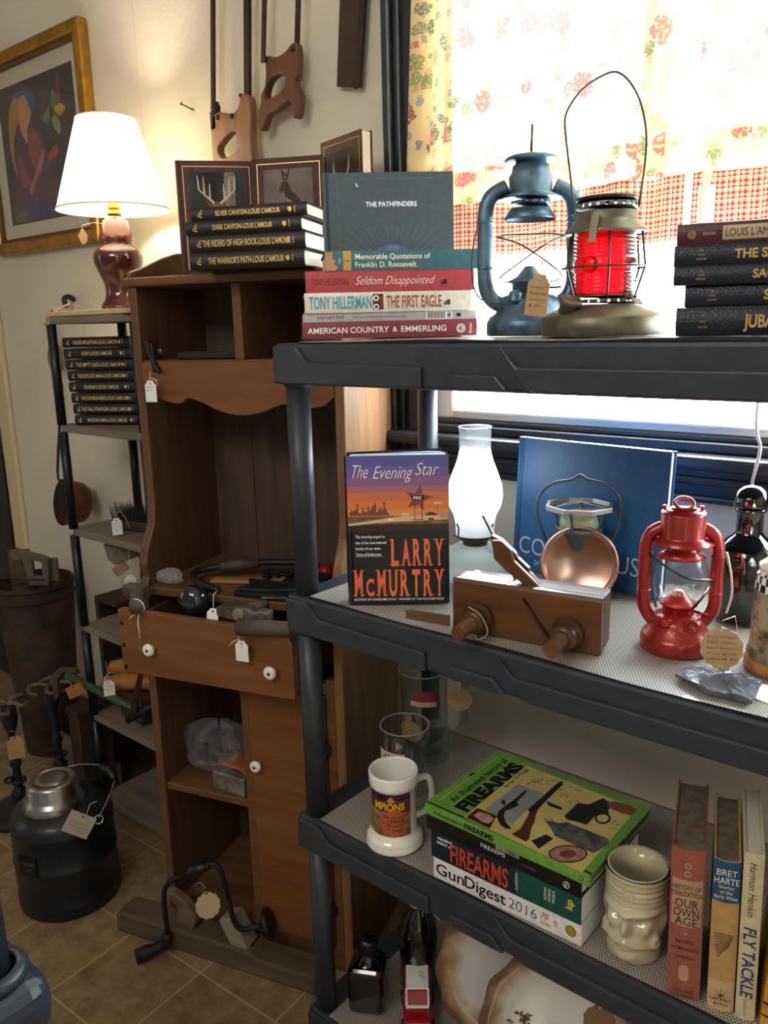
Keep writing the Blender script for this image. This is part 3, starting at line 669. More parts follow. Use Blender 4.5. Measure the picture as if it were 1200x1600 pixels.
    # small sag between books: thin page ribbon
burg = mat('burgundy_leather', '#3a1a18', .6, c2='#4a2420', scale=60, bump=.1)
def wildlife(label, px, pxr, f, w, h, head, kind, lean=.03):
    p = atf(px, 420, f)
    b = Book(label, h, w, .026, burg, standing_front((p.x, p.y, HTOP+.001), head, lean, h), 'burgundy wildlife books standing on the hutch')
    fr_ = .0014
    for (u0, v0, u1, v1) in ((.012, h-.012, w-.007, h-.012+fr_), (.012, .012, w-.007, .012+fr_), (.012, .012, .012+fr_, h-.012), (w-.007-fr_, .012, w-.007, h-.012)): b.frect(u0, v0, u1, v1, gold)
    bgm = mat('photo_ground_'+kind, {'buck': '#2f3a35', 'leap': '#5f504d', 'stag': '#3b2c25'}[kind], .75, c2={'buck': '#121814', 'leap': '#7a6860', 'stag': '#20160f'}[kind], scale=14)
    u0, v0, u1, v1 = w*.17, h*.2, w*.85, h*.90
    b.frect(u0, v0, u1, v1, bgm)
    W, H = u1-u0, v1-v0
    def Q(pts, m, e=.0004): b.fpoly([(u0+x*W, v0+y*H) for x, y in pts], m, e)
    tan, pale, dk = mat('deer_tan', '#6d5138', .75), mat('antler_pale', '#b9a98c', .75), mat('photo_dark', '#140f0c', .75)
    if kind == 'buck':
        Q([(.28, 1), (.5, 1), (.52, .68), (.36, .6)], dk, .0003); Q([(.66, 1), (.86, 1), (.84, .42), (.62, .46)], mat('tree_bark', '#8d8577', .75, c2='#5d564b', scale=90), .0003)
        Q([(.38, .62), (.62, .64), (.60, .5), (.55, .40), (.47, .36), (.42, .48)], tan); Q([(.44, .43), (.56, .44), (.54, .37), (.47, .36)], pale, .0005)
        Q([(.34, .2), (.66, .2), (.6, .42), (.42, .42)], mat('deer_chest', '#8a7a66', .75), .00035)
        Q([(.26, .66), (.4, .60), (.39, .56)], tan); Q([(.62, .6), (.76, .66), (.62, .56)], tan)
        for sg in (-1, 1):
            cx = .5+sg*.06
            for a, q_ in (((cx, .62), (cx+sg*.28, .78)), ((cx+sg*.28, .78), (cx+sg*.30, .96)), ((cx+sg*.18, .72), (cx+sg*.19, .95)), ((cx+sg*.08, .66), (cx+sg*.07, .86))):
                d = Vector((q_[0]-a[0], q_[1]-a[1])); s_ = Vector((-d.y, d.x)).normalized()*.018
                Q([(a[0]-s_.x, a[1]-s_.y), (q_[0]-s_.x*.4, q_[1]-s_.y*.4), (q_[0]+s_.x*.4, q_[1]+s_.y*.4), (a[0]+s_.x, a[1]+s_.y)], pale, .0005)
        b.fdisc(u0+.46*W, v0+.53*H, .0015, .0015, dk, .0006); b.fdisc(u0+.56*W, v0+.54*H, .0015, .0015, dk, .0006)
    elif kind == 'leap':
        Q([(0, 0), (1, 0), (1, .50), (0, .54)], mat('dry_grass', '#6b5138', .75, c2='#7d6346', scale=60), .0003)
        dg_, lt_ = mat('deer_dark', '#2e221b', .75, c2='#4a382c', scale=80), mat('deer_light', '#8a745c', .75)  # dark and pale browns of the printed deer
        K = lambda pts: [(.06+x_*.92, .26+y_*.80) for x_, y_ in pts]
        Q(K([(.34, .72), (.46, .74), (.56, .58), (.74, .46), (.80, .30), (.70, .24), (.56, .34), (.44, .44), (.38, .58)]), dg_, .0004)
        Q(K([(.34, .72), (.28, .62), (.34, .56), (.42, .66)]), dg_, .00042); Q(K([(.40, .50), (.50, .46), (.60, .40), (.52, .38), (.42, .44)]), lt_, .0006)
        for a, q_ in (((.44, .46), (.38, .3)), ((.48, .42), (.52, .2)), ((.7, .28), (.78, .1)), ((.74, .3), (.72, .14)), ((.40, .74), (.34, .92)), ((.44, .75), (.52, .92)), ((.43, .84), (.48, .82)), ((.36, .84), (.42, .86))):
            a, q_ = K([a, q_]); d = Vector((q_[0]-a[0], q_[1]-a[1])); s_ = Vector((-d.y, d.x)).normalized()*.016
            Q([(a[0]-s_.x, a[1]-s_.y), (q_[0]-s_.x, q_[1]-s_.y), (q_[0]+s_.x, q_[1]+s_.y), (a[0]+s_.x, a[1]+s_.y)], dg_, .0005)
    else:
        Q([(.3, .2), (.75, .2), (.7, .6), (.36, .6)], tan); Q([(.42, .62), (.62, .62), (.56, .3), (.48, .3)], mat('deer_grey', '#57463a', .75), .0005)
        for sg in (-1, 1): Q([(.5+sg*.06, .62), (.5+sg*.3, .8), (.5+sg*.28, .95), (.5+sg*.24, .8), (.5+sg*.04, .66)], pale, .0005)
    return b.done()
wildlife('burgundy book with an antlered buck\'s head on its cover, at the left', 287, 390, 1.765, .152, .222, facing(335)-.02, 'buck')
wildlife('burgundy book with a leaping deer on the cover, standing left of the slate blue book', 406, 505, 1.775, .150, .222, facing(455)-.32, 'leap')
wildlife('burgundy book with a stag on the cover, half hidden above the slate blue book', 524, 560, 1.80, .148, .255, facing(540)-1.0, 'stag', .0)
# ------------------------------------------------------------------ lanterns and lamps
def circ(r, z=0, n=40, cx=0, cy=0, a0=0, a1=2*PI): return [(cx+r*math.cos(a0+(a1-a0)*i/n), cy+r*math.sin(a0+(a1-a0)*i/n), z) for i in range(n if abs(a1-a0-2*PI) < 1e-6 else n+1)]
def perforated(mb, r, z, hgt, nh, rh, m, rows=1, flare=0.):
    # a thin sheet band with real round holes bent into a ring
    Lc = 2*PI*r; loops = [[(0, 0)]+[(Lc*i/72, 0) for i in range(1, 73)]+[(Lc*(72-i)/72, hgt) for i in range(73)]]
    for k in range(rows):
        zz = hgt*(k+1)/(rows+1)
        for i in range(nh):
            c_ = Lc*(i+.5+.5*(k % 2))/nh
            if c_+rh > Lc: continue
            loops.append([(c_+rh*math.cos(2*PI*q/10), zz+rh*math.sin(2*PI*q/10)) for q in range(10)])
    def fn(v):
        a = v.x/r; rr = r+(v.z-.0004)+flare*v.y/hgt
        return Vector((rr*math.cos(a), rr*math.sin(a), z+v.y))
    mb.shape(loops, .0008, m, None, 0, fn)
def price_tag(name, label, top, heading, w, h, m, kind='tag', lines=(), tilt=0., strg=None, group=None, roll=0., ink_=None):
    # card hanging from a string; top = point where the string is tied
    t = thing(name, label, 'price tag', T(*top), group)
    b = MB()
    M = RZ(heading) @ RX(PI/2-tilt) @ RZ(roll)
    if kind == 'scallop':
        pts = [((w/2)*(1+.07*abs(math.sin(a*6)))*math.cos(a), -w*.5-.004+(w/2)*(1+.07*abs(math.sin(a*6)))*math.sin(a)) for a in (2*PI*i/72 for i in range(72))]
    elif kind == 'plain': pts = [(-w/2, -h), (w/2, -h), (w/2, 0), (-w/2, 0)]
    elif kind == 'leaf': pts = [(w/2*math.sin(PI*q)*(1+.15*math.sin(q*19)), -h*q) for q in (i/12 for i in range(13))]+[(-w/2*math.sin(PI*q)*(1+.15*math.sin(q*17)), -h*q) for q in (i/12 for i in range(11, 0, -1))]
    else: pts = [(-w/2, -h), (w/2, -h), (w/2, -h*.2), (w*.32, -h*.12), (w*.26, 0), (-w*.26, 0), (-w*.32, -h*.12), (-w/2, -h*.2)]
    dz = .006
    b.shape([[(x, y-dz) for x, y in pts], [(.0022*math.cos(2*PI*i/10), -dz-.006+.0022*math.sin(2*PI*i/10)) for i in range(10)]] if kind not in ('leaf',) else [[(x, y-dz) for x, y in pts]], .0006, m, M)
    for i, ln in enumerate(lines):
        b.text(ln, ink_ or ink, M @ T(0, -dz-h*.34-i*h*.15, .0007), min(h*.075, .0048), min(w*.72, .0042*len(ln)), shear=.2, bold=-.01)
    b.build('card', t)
    s_ = MB(); s_.tube(strg or [(0, 0, 0), tuple(M @ Vector((.002, -dz*.6, .001))), tuple(M @ Vector((0, -dz-.006, .0008)))], .0006, string, 5); s_.build('string', t)
    return t

def tube_lantern(name, label, o, head, metal, H, base_r, glass_m=None, tall_cap=True, text=None, bail=None, tube_r=.011, spread=.075, hz=None, tag2=None):
    t = thing(name, label, 'lantern', T(*o) @ RZ(head))
    k = H/.30; r = base_r
    b = MB()
    b.lathe([(r*.97, 0), (r, .003*k), (r, .022*k), (r*.93, .032*k), (r*.78, .04*k), (r*.74, .056*k), (r*.66, .066*k), (r*.42, .072*k), (.001, .073*k)], metal, None, 40)
    b.build('fuel_tank', t)
    f = MB(); f.lathe([(.013*k, 0), (.013*k, .004*k), (.011*k, .005*k), (.011*k, .013*k), (.009*k, .015*k), (.001, .0155*k)], metal, T(-r*.38, -r*.55, .060*k) @ RX(.35), 18); f.build('filler_cap', t)
    q = MB(); q.lathe([(.028*k, .066*k), (.030*k, .07*k), (.030*k, .088*k), (.036*k, .09*k), (.036*k, .093*k), (.022*k, .1*k), (.012*k, .112*k), (.008*k, .117*k), (.001, .118*k)], metal, None, 28)
    q.tube([(.028*k, -.008, .08*k), (.05*k, -.03*k, .08*k)], .0018, metal); q.build('burner', t)
    for sgn in (-1, 1):
        s_ = MB(); X = spread*k
        pts = smooth_path([(sgn*r*.55, 0, .05*k), (sgn*(X-.012*k), 0, .062*k), (sgn*X, 0, .09*k), (sgn*X, 0, .15*k), (sgn*X, 0, .205*k), (sgn*(X-.010*k), 0, .232*k), (sgn*(X-.036*k), 0, .247*k)], 5)
        s_.tube(pts, tube_r*k, metal, 14, flat=1.0)
        for zc in (.115, .19): s_.lathe([(tube_r*k, -.002), (tube_r*k*1.12, 0), (tube_r*k, .002)], metal, T(sgn*X, 0, zc*k), 14)
        s_.build('side_tube', t)
    c = MB()
    if not tall_cap:
        c.lathe([(.044*k, .186*k), (.046*k, .189*k), (.036*k, .197*k), (.031*k, .202*k), (.031*k, .217*k)], metal, None, 36, cap=False)
        c.lathe([(.031*k, .219*k), (.059*k, .214*k), (.060*k, .2165*k), (.044*k, .224*k), (.042*k, .229*k), (.042*k, .272*k), (.040*k, .276*k), (.014*k, .278*k), (.014*k, .281*k), (.001, .2815*k)], metal, None, 40, cap=False)
        for sg in (-1, 1): c.lathe([(.003*k, 0), (.003*k, .005*k), (.005*k, .006*k), (.004*k, .01*k), (.001, .0105*k)], metal, T(sg*.034*k, .01*k, .275*k), 10)
        c.build('chimney_cap', t)
    else:
     c.lathe([(.043*k, .193*k), (.044*k, .196*k), (.038*k, .206*k), (.033*k, .212*k)], metal, None, 36, cap=False)
     perforated(c, .033*k, .212*k, .018*k, 18, .0022*k, metal)
     c.lathe([(.033*k, .23*k), (.052*k, .226*k), (.054*k, .228*k), (.036*k, .236*k), (.037*k, .262*k), (.032*k, .27*k), (.031*k, .279*k), (.026*k, .283*k), (.026*k, .29*k)], metal, None, 36, cap=False)
     c.lathe([(.043*k, .287*k), (.0445*k, .289*k), (.040*k, .2935*k), (.03*k, .296*k), (.012*k, .3*k), (.001, .3*k)], metal, None, 36)
     c.build('chimney_cap', t)
    if glass_m:
        g = MB(); g.lathe([(.031*k, .088*k), (.036*k, .096*k), (.050*k, .115*k), (.0545*k, .14*k), (.052*k, .165*k), (.042*k, .188*k), (.036*k, .198*k)], glass_m, None, 40, cap=False); 
        if text:
            for i, (st, zz) in enumerate(text): g.text(st, mat('etched_mark', '#d9dede', .4), None, .008*k, .05*k, bend=lambda x, y, z, zz=zz: (.0546*k*math.sin(x/(.0546*k)), -.0546*k*math.cos(x/(.0546*k)), zz*k+y))
        g.build('glass_globe', t)
        gw = MB(); R = .061*k
        gw.tube(smooth_path([(-spread*k*.9, -.01, .19*k), (0, -R, .163*k), (spread*k*.9, -.01, .145*k)], 6), .0016, wire)
        gw.tube(smooth_path([(spread*k*.85, -.008, .135*k), (.035*k, -R*.86, .12*k), (.02*k, -R*.7, .095*k)], 5), .0016, wire)
        gw.tube(smooth_path([(-spread*k*.85, .008, .19*k), (-spread*k*.78, -.02, .13*k), (-.045*k, -.03, .095*k)], 5), .0016, wire); gw.build('wire_guard', t)
    else:
        gw = MB()
        for sg in (-1, 1):
            gw.tube(smooth_path([(sg*.058*k, -.012, .165*k), (sg*.02*k, -.052*k, .148*k), (-sg*.03*k, -.05*k, .115*k), (-sg*.052*k, -.02, .098*k), (-sg*.04*k, .02, .092*k), (0, .03*k, .1*k)], 6), .0013, wire)
        gw.tube([(-.058*k, -.012, .165*k), (-.04*k, .02, .172*k), (.04*k, .02, .172*k), (.058*k, -.012, .165*k)], .0013, wire); gw.build('wire_guard', t)
    return t, k
# blue cold-blast lantern without its globe
fb = 1.24; p = atf(826, 500, fb)
blue_m = mat('weathered_blue_tin', '#2f4759', .28, metal=.75, c2='#6f8a9b', scale=26, bump=.12, contrast=(.3, .72), rough2=.55)
bl, kb = tube_lantern('kerosene_lantern', 'weathered blue tubular lantern without its globe, on the top shelf', (p.x, p.y, Z0), facing(826)+.12, blue_m, .252, .062, None, spread=.076, tube_r=.0135)
m_ = MB(); m_.tube([(0, 0, .30*kb), (.001, 0, .345*kb)], .0016, wire); m_.build('lift_wire', bl)
m_ = MB(); m_.tube(smooth_path([(-.088*kb, -.01, .19*kb), (-.098*kb, -.014, .15*kb), (-.1*kb, -.02, .10*kb), (-.088*kb, -.06, .062*kb), (-.04*kb, -.075, .052*kb)], 6), .0012, wire); m_.build('bail', bl)

# railroad lantern with red globe
fr2 = 1.10; p = atf(942, 500, fr2); hR = facing(942)
tin = mat('tarnished_tin', '#524e41', .36, metal=.75, c2='#87826f', scale=18, bump=.12, contrast=(.3, .75), rough2=.55)
rl = thing('railroad_lantern', 'tarnished railroad lantern with ribbed red globe and tall wire bail', 'lantern', T(p.x, p.y, Z0) @ RZ(hR))
b = MB(); b.lathe([(.078, 0), (.0795, .002), (.0795, .022), (.076, .026), (.058, .035), (.047, .0395), (.001, .040)], tin, None, 48); b.build('fuel_tank', rl)
f = MB(); f.lathe([(.012, -.004), (.012, .009), (.0145, .010), (.0145, .015), (.0135, .0165), (.011, .0165), (.010, .014), (.001, .014)], tin, T(-.043, -.046, .032) @ RZ(.75) @ RX(.45), 20); f.build('filler_cap', rl)
RS = S(.93, .93, .87)
b = MB(); perforated(b, .0445, .045, .011, 20, .0022, tin); b.lathe([(.0445, .056), (.047, .057), (.044, .059), (.03, .059)], tin, None, 40, cap=False); b.build('burner_gallery', rl, RS)
redg = bpy.data.materials.new('ruby_glass'); redg.use_nodes = True; n = redg.node_tree.nodes; L = redg.node_tree.links; n.clear()
oo = n.new('ShaderNodeOutputMaterial'); tt_ = n.new('ShaderNodeBsdfTransparent'); tt_.inputs[0].default_value = (.72, .030, .05, 1)
dd_ = n.new('ShaderNodeBsdfTranslucent'); dd_.inputs[0].default_value = (.80, .02, .05, 1); gg = n.new('ShaderNodeBsdfGlossy'); gg.inputs['Roughness'].default_value = .06
m1 = n.new('ShaderNodeMixShader'); m1.inputs[0].default_value = .45; m2 = n.new('ShaderNodeMixShader'); fz_ = n.new('ShaderNodeFresnel'); fz_.inputs[0].default_value = 1.5
L.new(tt_.outputs[0], m1.inputs[1]); L.new(dd_.outputs[0], m1.inputs[2]); L.new(fz_.outputs[0], m2.inputs[0]); L.new(m1.outputs[0], m2.inputs[1]); L.new(gg.outputs[0], m2.inputs[2]); L.new(m2.outputs[0], oo.inputs[0])
pr = [(.036, .058)]
for i in range(5): pr += [(.0395, .0625+.0055*i), (.0425, .064+.0055*i), (.0395, .0665+.0055*i)]
pr += [(.0415, .092), (.0430, .100), (.0425, .108)]
for i in range(6): pr += [(.0395, .112+.0055*i), (.0425, .1135+.0055*i), (.0395, .116+.0055*i)]
pr += [(.037, .147)]
g = MB(); g.lathe(pr, redg, None, 48, cap=False)
g.lathe([(.011, 0), (.012, .002), (.009, .005), (.001, .006)], redg, frame((-.018, -.0395, .101), (.9, -.42, 0), (0, 0, 1), (-.42, -.9, 0)), 20)
g.build('red_globe', rl, RS)
c = MB(); c.lathe([(.0560, .145), (.0565, .147), (.0545, .151), (.043, .160), (.041, .166), (.041, .176)], tin, None, 48, cap=False)
perforated(c, .041, .176, .017, 22, .0031, tin, 1)
perforated(c, .0395, .190, .006, 24, .0015, black_iron, 1)
c.lathe([(.041, .193), (.0415, .195), (.038, .197), (.028, .1965)], mat('sooty_tin', '#3a352c', .5, metal=.4), None, 44, cap=False)
c.lathe([(.0565, .147), (.042, .146), (.034, .146)], tin, None, 40, cap=False)
c.prism([(-.005, -.03), (.004, -.03), (.0045, .010), (0, .016), (-.0055, .010)], 0, .002, tin, frame((-.014, -.0515, .158), (.96, -.25, 0), (.10, .26, .96), (-.2, -.93, .3)))
c.build('cap', rl, RS)
w_ = MB()
for i in range(6):
    a = -PI/2+.10+i*PI/3; ca, sa = math.cos(a), math.sin(a)
    w_.tube([(.052*ca, .052*sa, .147), (.058*ca, .058*sa, .098), (.046*ca, .046*sa, .058), (.046*ca, .046*sa, .052)], .0016, wire)
w_.tube(circ(.0585, .098, 40), .0016, wire, closed=True); w_.build('wire_guard', rl, RS)
w_ = MB(); w_.tube(smooth_path([(-.042, -.002, .152), (-.045, .0, .19), (-.053, .004, .245), (-.054, .008, .275), (-.036, .012, .302), (-.012, .012, .316), (.006, .012, .319), (.022, .01, .306), (.036, .006, .280), (.044, .004, .245), (.044, .002, .21), (.039, 0, .156)], 6), .00135, wire); w_.build('bail', rl)
m_ = MB(); m_.prism([(-.008, -.005), (.008, -.005), (.008, .005), (-.008, .005)], 0, .002, tin, frame((.041, -.036, .041), (.7, .7, -.1), (-.4, .6, .6), (0, -.4, .8))); m_.lathe([(.006, 0), (.006, .004), (.001, .005)], tin, frame((.030, -.034, .049), (1, 0, 0), (0, 0, 1), (0, -1, 0)), 14); m_.build('latch', rl)
q = rl.matrix_world @ Vector((-.030, -.064, .118))
tp = atf(845, 447, fr2-.06)
price_tag('price_tag', 'small brown card tag tied between the blue and the railroad lantern', (tp.x, tp.y, tp.z+.02), hR+.2, .027, .050, paper_kraft, lines=('Lantern', 'Railroad', 'lantern', '$ 85 -'), roll=-.12, strg=[(0, 0, 0), (.004, 0, .022), (.012, .002, .04), (.004, 0, .02), (0, 0, -.012)])

# second tier: red lantern
Z1 = TZ[1]+.0045
red_m = mat('red_enamel', '#a3241f', .34, metal=.25, c2='#8a1c1a', scale=20, bump=.06, coat=.35)
clear = glass('clear_glass', (.97, .985, .985), .02)
p = at(1056, 1010, Z=Z1); hr_ = facing(1056)+.10
rd, kr_ = tube_lantern('kerosene_lantern', 'glossy red tubular lantern with clear globe, beside the black bottle', (p.x, p.y, Z1), hr_, red_m, .205, .0475, clear, tall_cap=False, text=(('OMET', .138), ('MADE IN HK', .122)), spread=.066, tube_r=.0125)
x = MB()
for st, zz, rr, hh, ww in (('COMET', .045, .0395, .006, .042), ):
    x.text(st, mat('red_emboss', '#b83a30', .3, coat=.4), None, hh, ww, bend=lambda a, c_, d: (rr*math.sin(a/rr), -rr*math.cos(a/rr)-d, zz*kr_*1.0+c_))
x.build('embossed_name', rd)
x = MB(); x.tube(circ(.012, 0, 20), .0022, red_m, closed=True, M=T(.0, 0, .199) @ RX(.5)); x.box(-.016, .016, -.006, .006, .1905, .194, red_m, .0015); x.build('lift_ring', rd)
x = MB(); x.lathe([(.0085, 0), (.0085, .003), (.0065, .004), (.0065, .002), (.001, .002)], red_m, frame((.014, -.0345, .063*kr_*1.0), (1, 0, 0), (0, .2, .98), (0, -.98, .2)), 18); x.build('wick_knob', rd)
x = MB(); x.tube(smooth_path([(.066*kr_+.01, -.004, .2*kr_), (.066*kr_+.016, -.01, .16*kr_), (.066*kr_+.018, -.014, .12*kr_), (.066*kr_+.012, -.02, .085*kr_)], 5), .0015, mat('cream_cord', '#cdbfa2', .7)); x.build('bail', rd)
tp = at(1128, 975, Y=p.y-.055)
price_tag('price_tag', 'scalloped brown card tag leaning on the red lantern', (tp.x, tp.y, tp.z+.004), hr_+.02, .048, .045, paper_kraft, 'scallop', ('Very vintage', 'Dietz Comet', 'barn lantern', 'true glass', 'made in HK  $35'), tilt=.25, strg=[(0, 0, 0), (.012, .01, .006), (.014, .02, -.02), (.0, 0, -.008)])

# oil lamp with frosted chimney
milk = glass('frosted_chimney', (.9, .95, 1), .3, tint=(.90, .94, .98), opac=.86)
lampg = glass('pale_lamp_glass', (.86, .93, .94), .04, tint=(.86, .92, .92), opac=.42)
p = at(742, 905, Z=Z1); ho = facing(742)
ol = thing('oil_lamp', 'oil lamp with white frosted chimney and pale glass base behind the wooden plane', 'oil lamp', T(p.x, p.y, Z1) @ RZ(ho))
b = MB(); b.lathe([(.046, 0), (.052, .004), (.055, .02), (.055, .036), (.052, .04), (.054, .043), (.050, .052), (.034, .062), (.021, .064), (.001, .064)], lampg, None, 44); b.build('oil_font', ol)
b = MB(); b.lathe([(.012, 0), (.012, .006), (.009, .007), (.001, .007)], lampg, T(.028, -.022, .058) @ RY(.4) @ RX(.4), 18); b.build('filler_cap', ol)
b = MB(); b.lathe([(.021, .064), (.022, .07), (.027, .074), (.031, .078), (.031, .081), (.01, .083), (.01, .09), (.001, .09)], mat('aged_brass', '#5d5238', .4, metal=.8), None, 30)
for i in range(4):
    a = PI/4+i*PI/2; ca, sa = math.cos(a), math.sin(a)
    b.tube(smooth_path([(.03*ca, .03*sa, .079), (.039*ca, .039*sa, .083), (.0385*ca, .0385*sa, .098), (.043*ca, .043*sa, .106)], 4), .0014, wire, 6)
b.tube(circ(.036, .0815, 30), .0013, wire, closed=True); b.build('burner', ol)
zc = .080
b = MB(); b.lathe([(.0325, zc), (.0335, zc+.02), (.0365, zc+.036), (.0445, zc+.052), (.0475, zc+.068), (.0455, zc+.088), (.038, zc+.110), (.031, zc+.128), (.0272, zc+.142), (.0268, zc+.146)], milk, None, 48, cap=False); b.build('chimney', ol, label='frosted white lower chimney')
b = MB(); b.lathe([(.0268, zc+.146), (.0265, zc+.165), (.0272, zc+.186)], glass('chimney_clear', (.95, .97, .99), .02, tint=(.8, .9, 1), opac=.06), None, 40, cap=False)
b.tube(circ(.0272, zc+.186, 40), .0010, glass('rim_glass', (.9, .95, 1), .05, tint=(.95, .97, 1), opac=.6), closed=True); b.build('chimney_top', ol, label='clear glass chimney top')

# big blue book leaning at the back
pL = at(790, 905, Z=Z1); pR = at(1003, 962, Z=Z1)
pL = at(783, 890, Z=Z1); ang = math.atan2(-.055, .30)
navyc = cloth_cover('deep_blue_cloth', '#1c5080', .45)
lean = .07; hb = .236
for_w = .288
bx = Vector((-.740, 1.264, Z1)); an = math.radians(-6.5)
b = Book('large deep blue book leaning against the window wall behind the lanterns', hb, for_w, .018, navyc, standing_front(bx, an, lean, hb*math.cos(lean)), hard=True)
b.c.box(0, hb, .010, .013, .0176, .0183, cloth_cover('blue_groove', '#103050'))
sl = mat('silver_blue_lettering', '#b9c6d2', .45)
b.ftext('COUNTRY USA', sl, .014, .030, .031, .262, 'L', bold=-.006); b.ftext('24 Hours of Country Music', sl, .048, .012, .009, .115, 'L', bold=.012); b.done()

# conductor's electric lantern with reflector and octagonal ring
p = at(903, 925, Z=Z1); p.y -= .004; hc = facing(900)-.05
cl = thing('inspection_lantern', 'hand lantern with copper reflector disc, octagonal guard ring and wire bail', 'lantern', T(p.x, p.y, Z1) @ RZ(hc))
pew = mat('pewter', '#6f7275', .35, metal=.8, c2='#54575a', scale=20)
b = MB(); b.lathe([(.035, 0), (.036, .002), (.036, .102), (.038, .104), (.038, .112), (.036, .114), (.034, .114), (.034, .109), (.001, .109)], pew, None, 40); b.build('canister', cl)
b = MB(); b.lathe([(.031, .110), (.031, .120), (.028, .129), (.020, .136), (.009, .140), (.001, .1405)], glass('green_bulb_glass', (.80, .93, .72), .03, tint=(.82, .95, .70), opac=.5), None, 32); b.build('glass_dome', cl)
b = MB(); R8 = .0555
def rrect(mb, p0, p1, w_, h_, m): 
    mb.tube([p0, p1], w_, m, 6)
oc = [(R8*math.cos(PI/8+i*PI/4), R8*math.sin(PI/8+i*PI/4)) for i in range(8)]; oi = [(x_*.90, y_*.90) for x_, y_ in oc]
b.shape([oc, oi], .008, mat('light_pewter', '#c2c0bb', .3, metal=.7), T(0, 0, .141), .0008); b.build('octagonal_ring', cl)
for a in (-PI/2-.2, PI/6+.1, 5*PI/6, PI/2):
    ca, sa = math.cos(a), math.sin(a); q = MB(); q.tube(smooth_path([(.040*ca, .040*sa, .106), (.043*ca, .043*sa, .12), (.047*ca, .047*sa, .134), (.053*ca, .053*sa, .143)], 4), [.0028]*4+[.0024]*4+[.0026]*4+[.0036], pew, 8); q.build('ring_strut', cl)
b = MB(); b.tube(smooth_path([(-.040, .004, .052), (-.052, .006, .085), (-.066, .004, .125), (-.064, .004, .158), (-.044, .004, .180), (-.018, .004, .186), (-.010, .004, .189), (0, .004, .195), (.010, .004, .189), (.018, .004, .187), (.044, .004, .180), (.062, .004, .158), (.062, .004, .12), (.052, .004, .085), (.040, .004, .052)], 6), .0022, pew); b.build('bail', cl)
copper = mat('polished_copper', '#c3ad9f', .17, metal=1, c2='#b58a78', scale=9, rough2=.28)
b = MB(); Mr = T(.004, -.042, .061) @ RX(PI/2-.22)
b.lathe([(.059, -.002), (.061, .0), (.060, .003), (.055, .0015), (.045, -.008), (.028, -.016), (.014, -.020), (.013, -.018), (.009, -.017), (.007, -.012), (.001, -.0105)], copper, Mr @ RX(0), 48)
b.build('reflector', cl)
b = MB(); b.lathe([(.0095, -.018), (.0095, -.009), (.006, -.008), (.005, -.004), (.001, -.003)], mat('bulb_brass', '#8a7148', .35, metal=.9), Mr, 20); b.build('bulb_socket', cl)
b = MB(); b.tube([tuple(Mr @ Vector((0, 0, -.02))), (0.004, -.02, .075)], .005, pew, 12); b.build('reflector_arm', cl)
tp = cl.matrix_world @ Vector((.012, -.004, .152))
price_tag('price_tag', 'orange card tag tied inside the octagonal ring of the hand lantern', tuple(tp), hc+.3, .026, .05, mat('orange_card', '#b8703c', .8), 'scallop', ('',), tilt=-.3, strg=[(0, 0, 0), (-.02, 0, .001), (-.045, -.02, -.008), (-.01, 0, 0), (.03, .0, -.004), (0, 0, -.012)])

# Evening Star novel
eL = at(549, 934, Z=Z1); eR = at(700, 929, Z=Z1); he = math.atan2(eR.y-eL.y, eR.x-eL.x)-.06
hE, wE, tE = .238, (eR-eL).length, .036
blackj = mat('black_jacket', '#141417', .28, c2='#18181c', scale=30)
b = Book('standing novel with an orange sunset jacket and big orange lettering, on the second shelf', hE, wE, tE, blackj, standing_front((eL.x, eL.y, Z1), he, .03, hE), pg=mat('white_pages', '#e2e6ea', .7))
# jacket art
sky = [('#5a5a9e', 1.0), ('#6b5c9c', .93), ('#83608f', .86), ('#a86a72', .80), ('#cf7048', .76), ('#e07a3a', .70), ('#e58a48', .645), ('#d98a55', .62)]
for (c0, v1), v0 in zip(sky, [.93, .86, .80, .76, .70, .645, .62, .60]):
    b.frect(.001, v0*hE, wE-.0005, v1*hE, mat('jacket_sky_'+c0[1:], c0, .28), .0001)
b.frect(.001, .545*hE, wE-.0005, .60*hE, mat('jacket_field', '#8a5f3c', .3, c2='#5d412c', scale=60), .00012)
b.frect(.001, .50*hE, wE-.0005, .545*hE, mat('jacket_dusk', '#2d221c', .3), .00012)
b.fpoly([(.002, .552*hE), (wE*.55, .60*hE), (wE-.001, .60*hE), (wE-.001, .575*hE), (wE*.3, .555*hE), (.002, .537*hE)], mat('jacket_road', '#d8b684', .3), .0002)
sk = mat('jacket_skyline', '#6a3c30', .3); r3 = random.Random(3)
for i in range(22):
    u = .004+i*.0028; hh = (.004+.010*r3.random())*(1.9 if i in (4, 13, 14, 19) else 1); b.frect(u, .605*hE, u+.0025, .605*hE+hh, sk, .0002)
sg = mat('jacket_sign', '#2a1d1c', .3); us = wE*.70
b.fpoly([(us+.022*math.sin(PI*2*i/10+.2)*(1 if i % 2 == 0 else .42), .715*hE+.022*math.cos(PI*2*i/10+.2)*(1 if i % 2 == 0 else .42)) for i in range(10)], mat('jacket_star', '#8c3a34', .3), .00022)
b.frect(us-.010, .705*hE, us+.010, .735*hE, sg, .0003); b.ftext('PIG', white_ink, us-.001, .711*hE, .0042, .012, e=.0004, bold=.03)
b.frect(us-.006, .66*hE, us+.006, .675*hE, sg, .0003); b.ftext('CAFE', white_ink, us, .663*hE, .0022, .009, e=.0004)
for dx in (-.006, .0055): b.frect(us+dx, .575*hE, us+dx+.001, .705*hE, sg, .00025)
b.frect(us-.009, .572*hE, us+.009, .577*hE, sg, .00026)
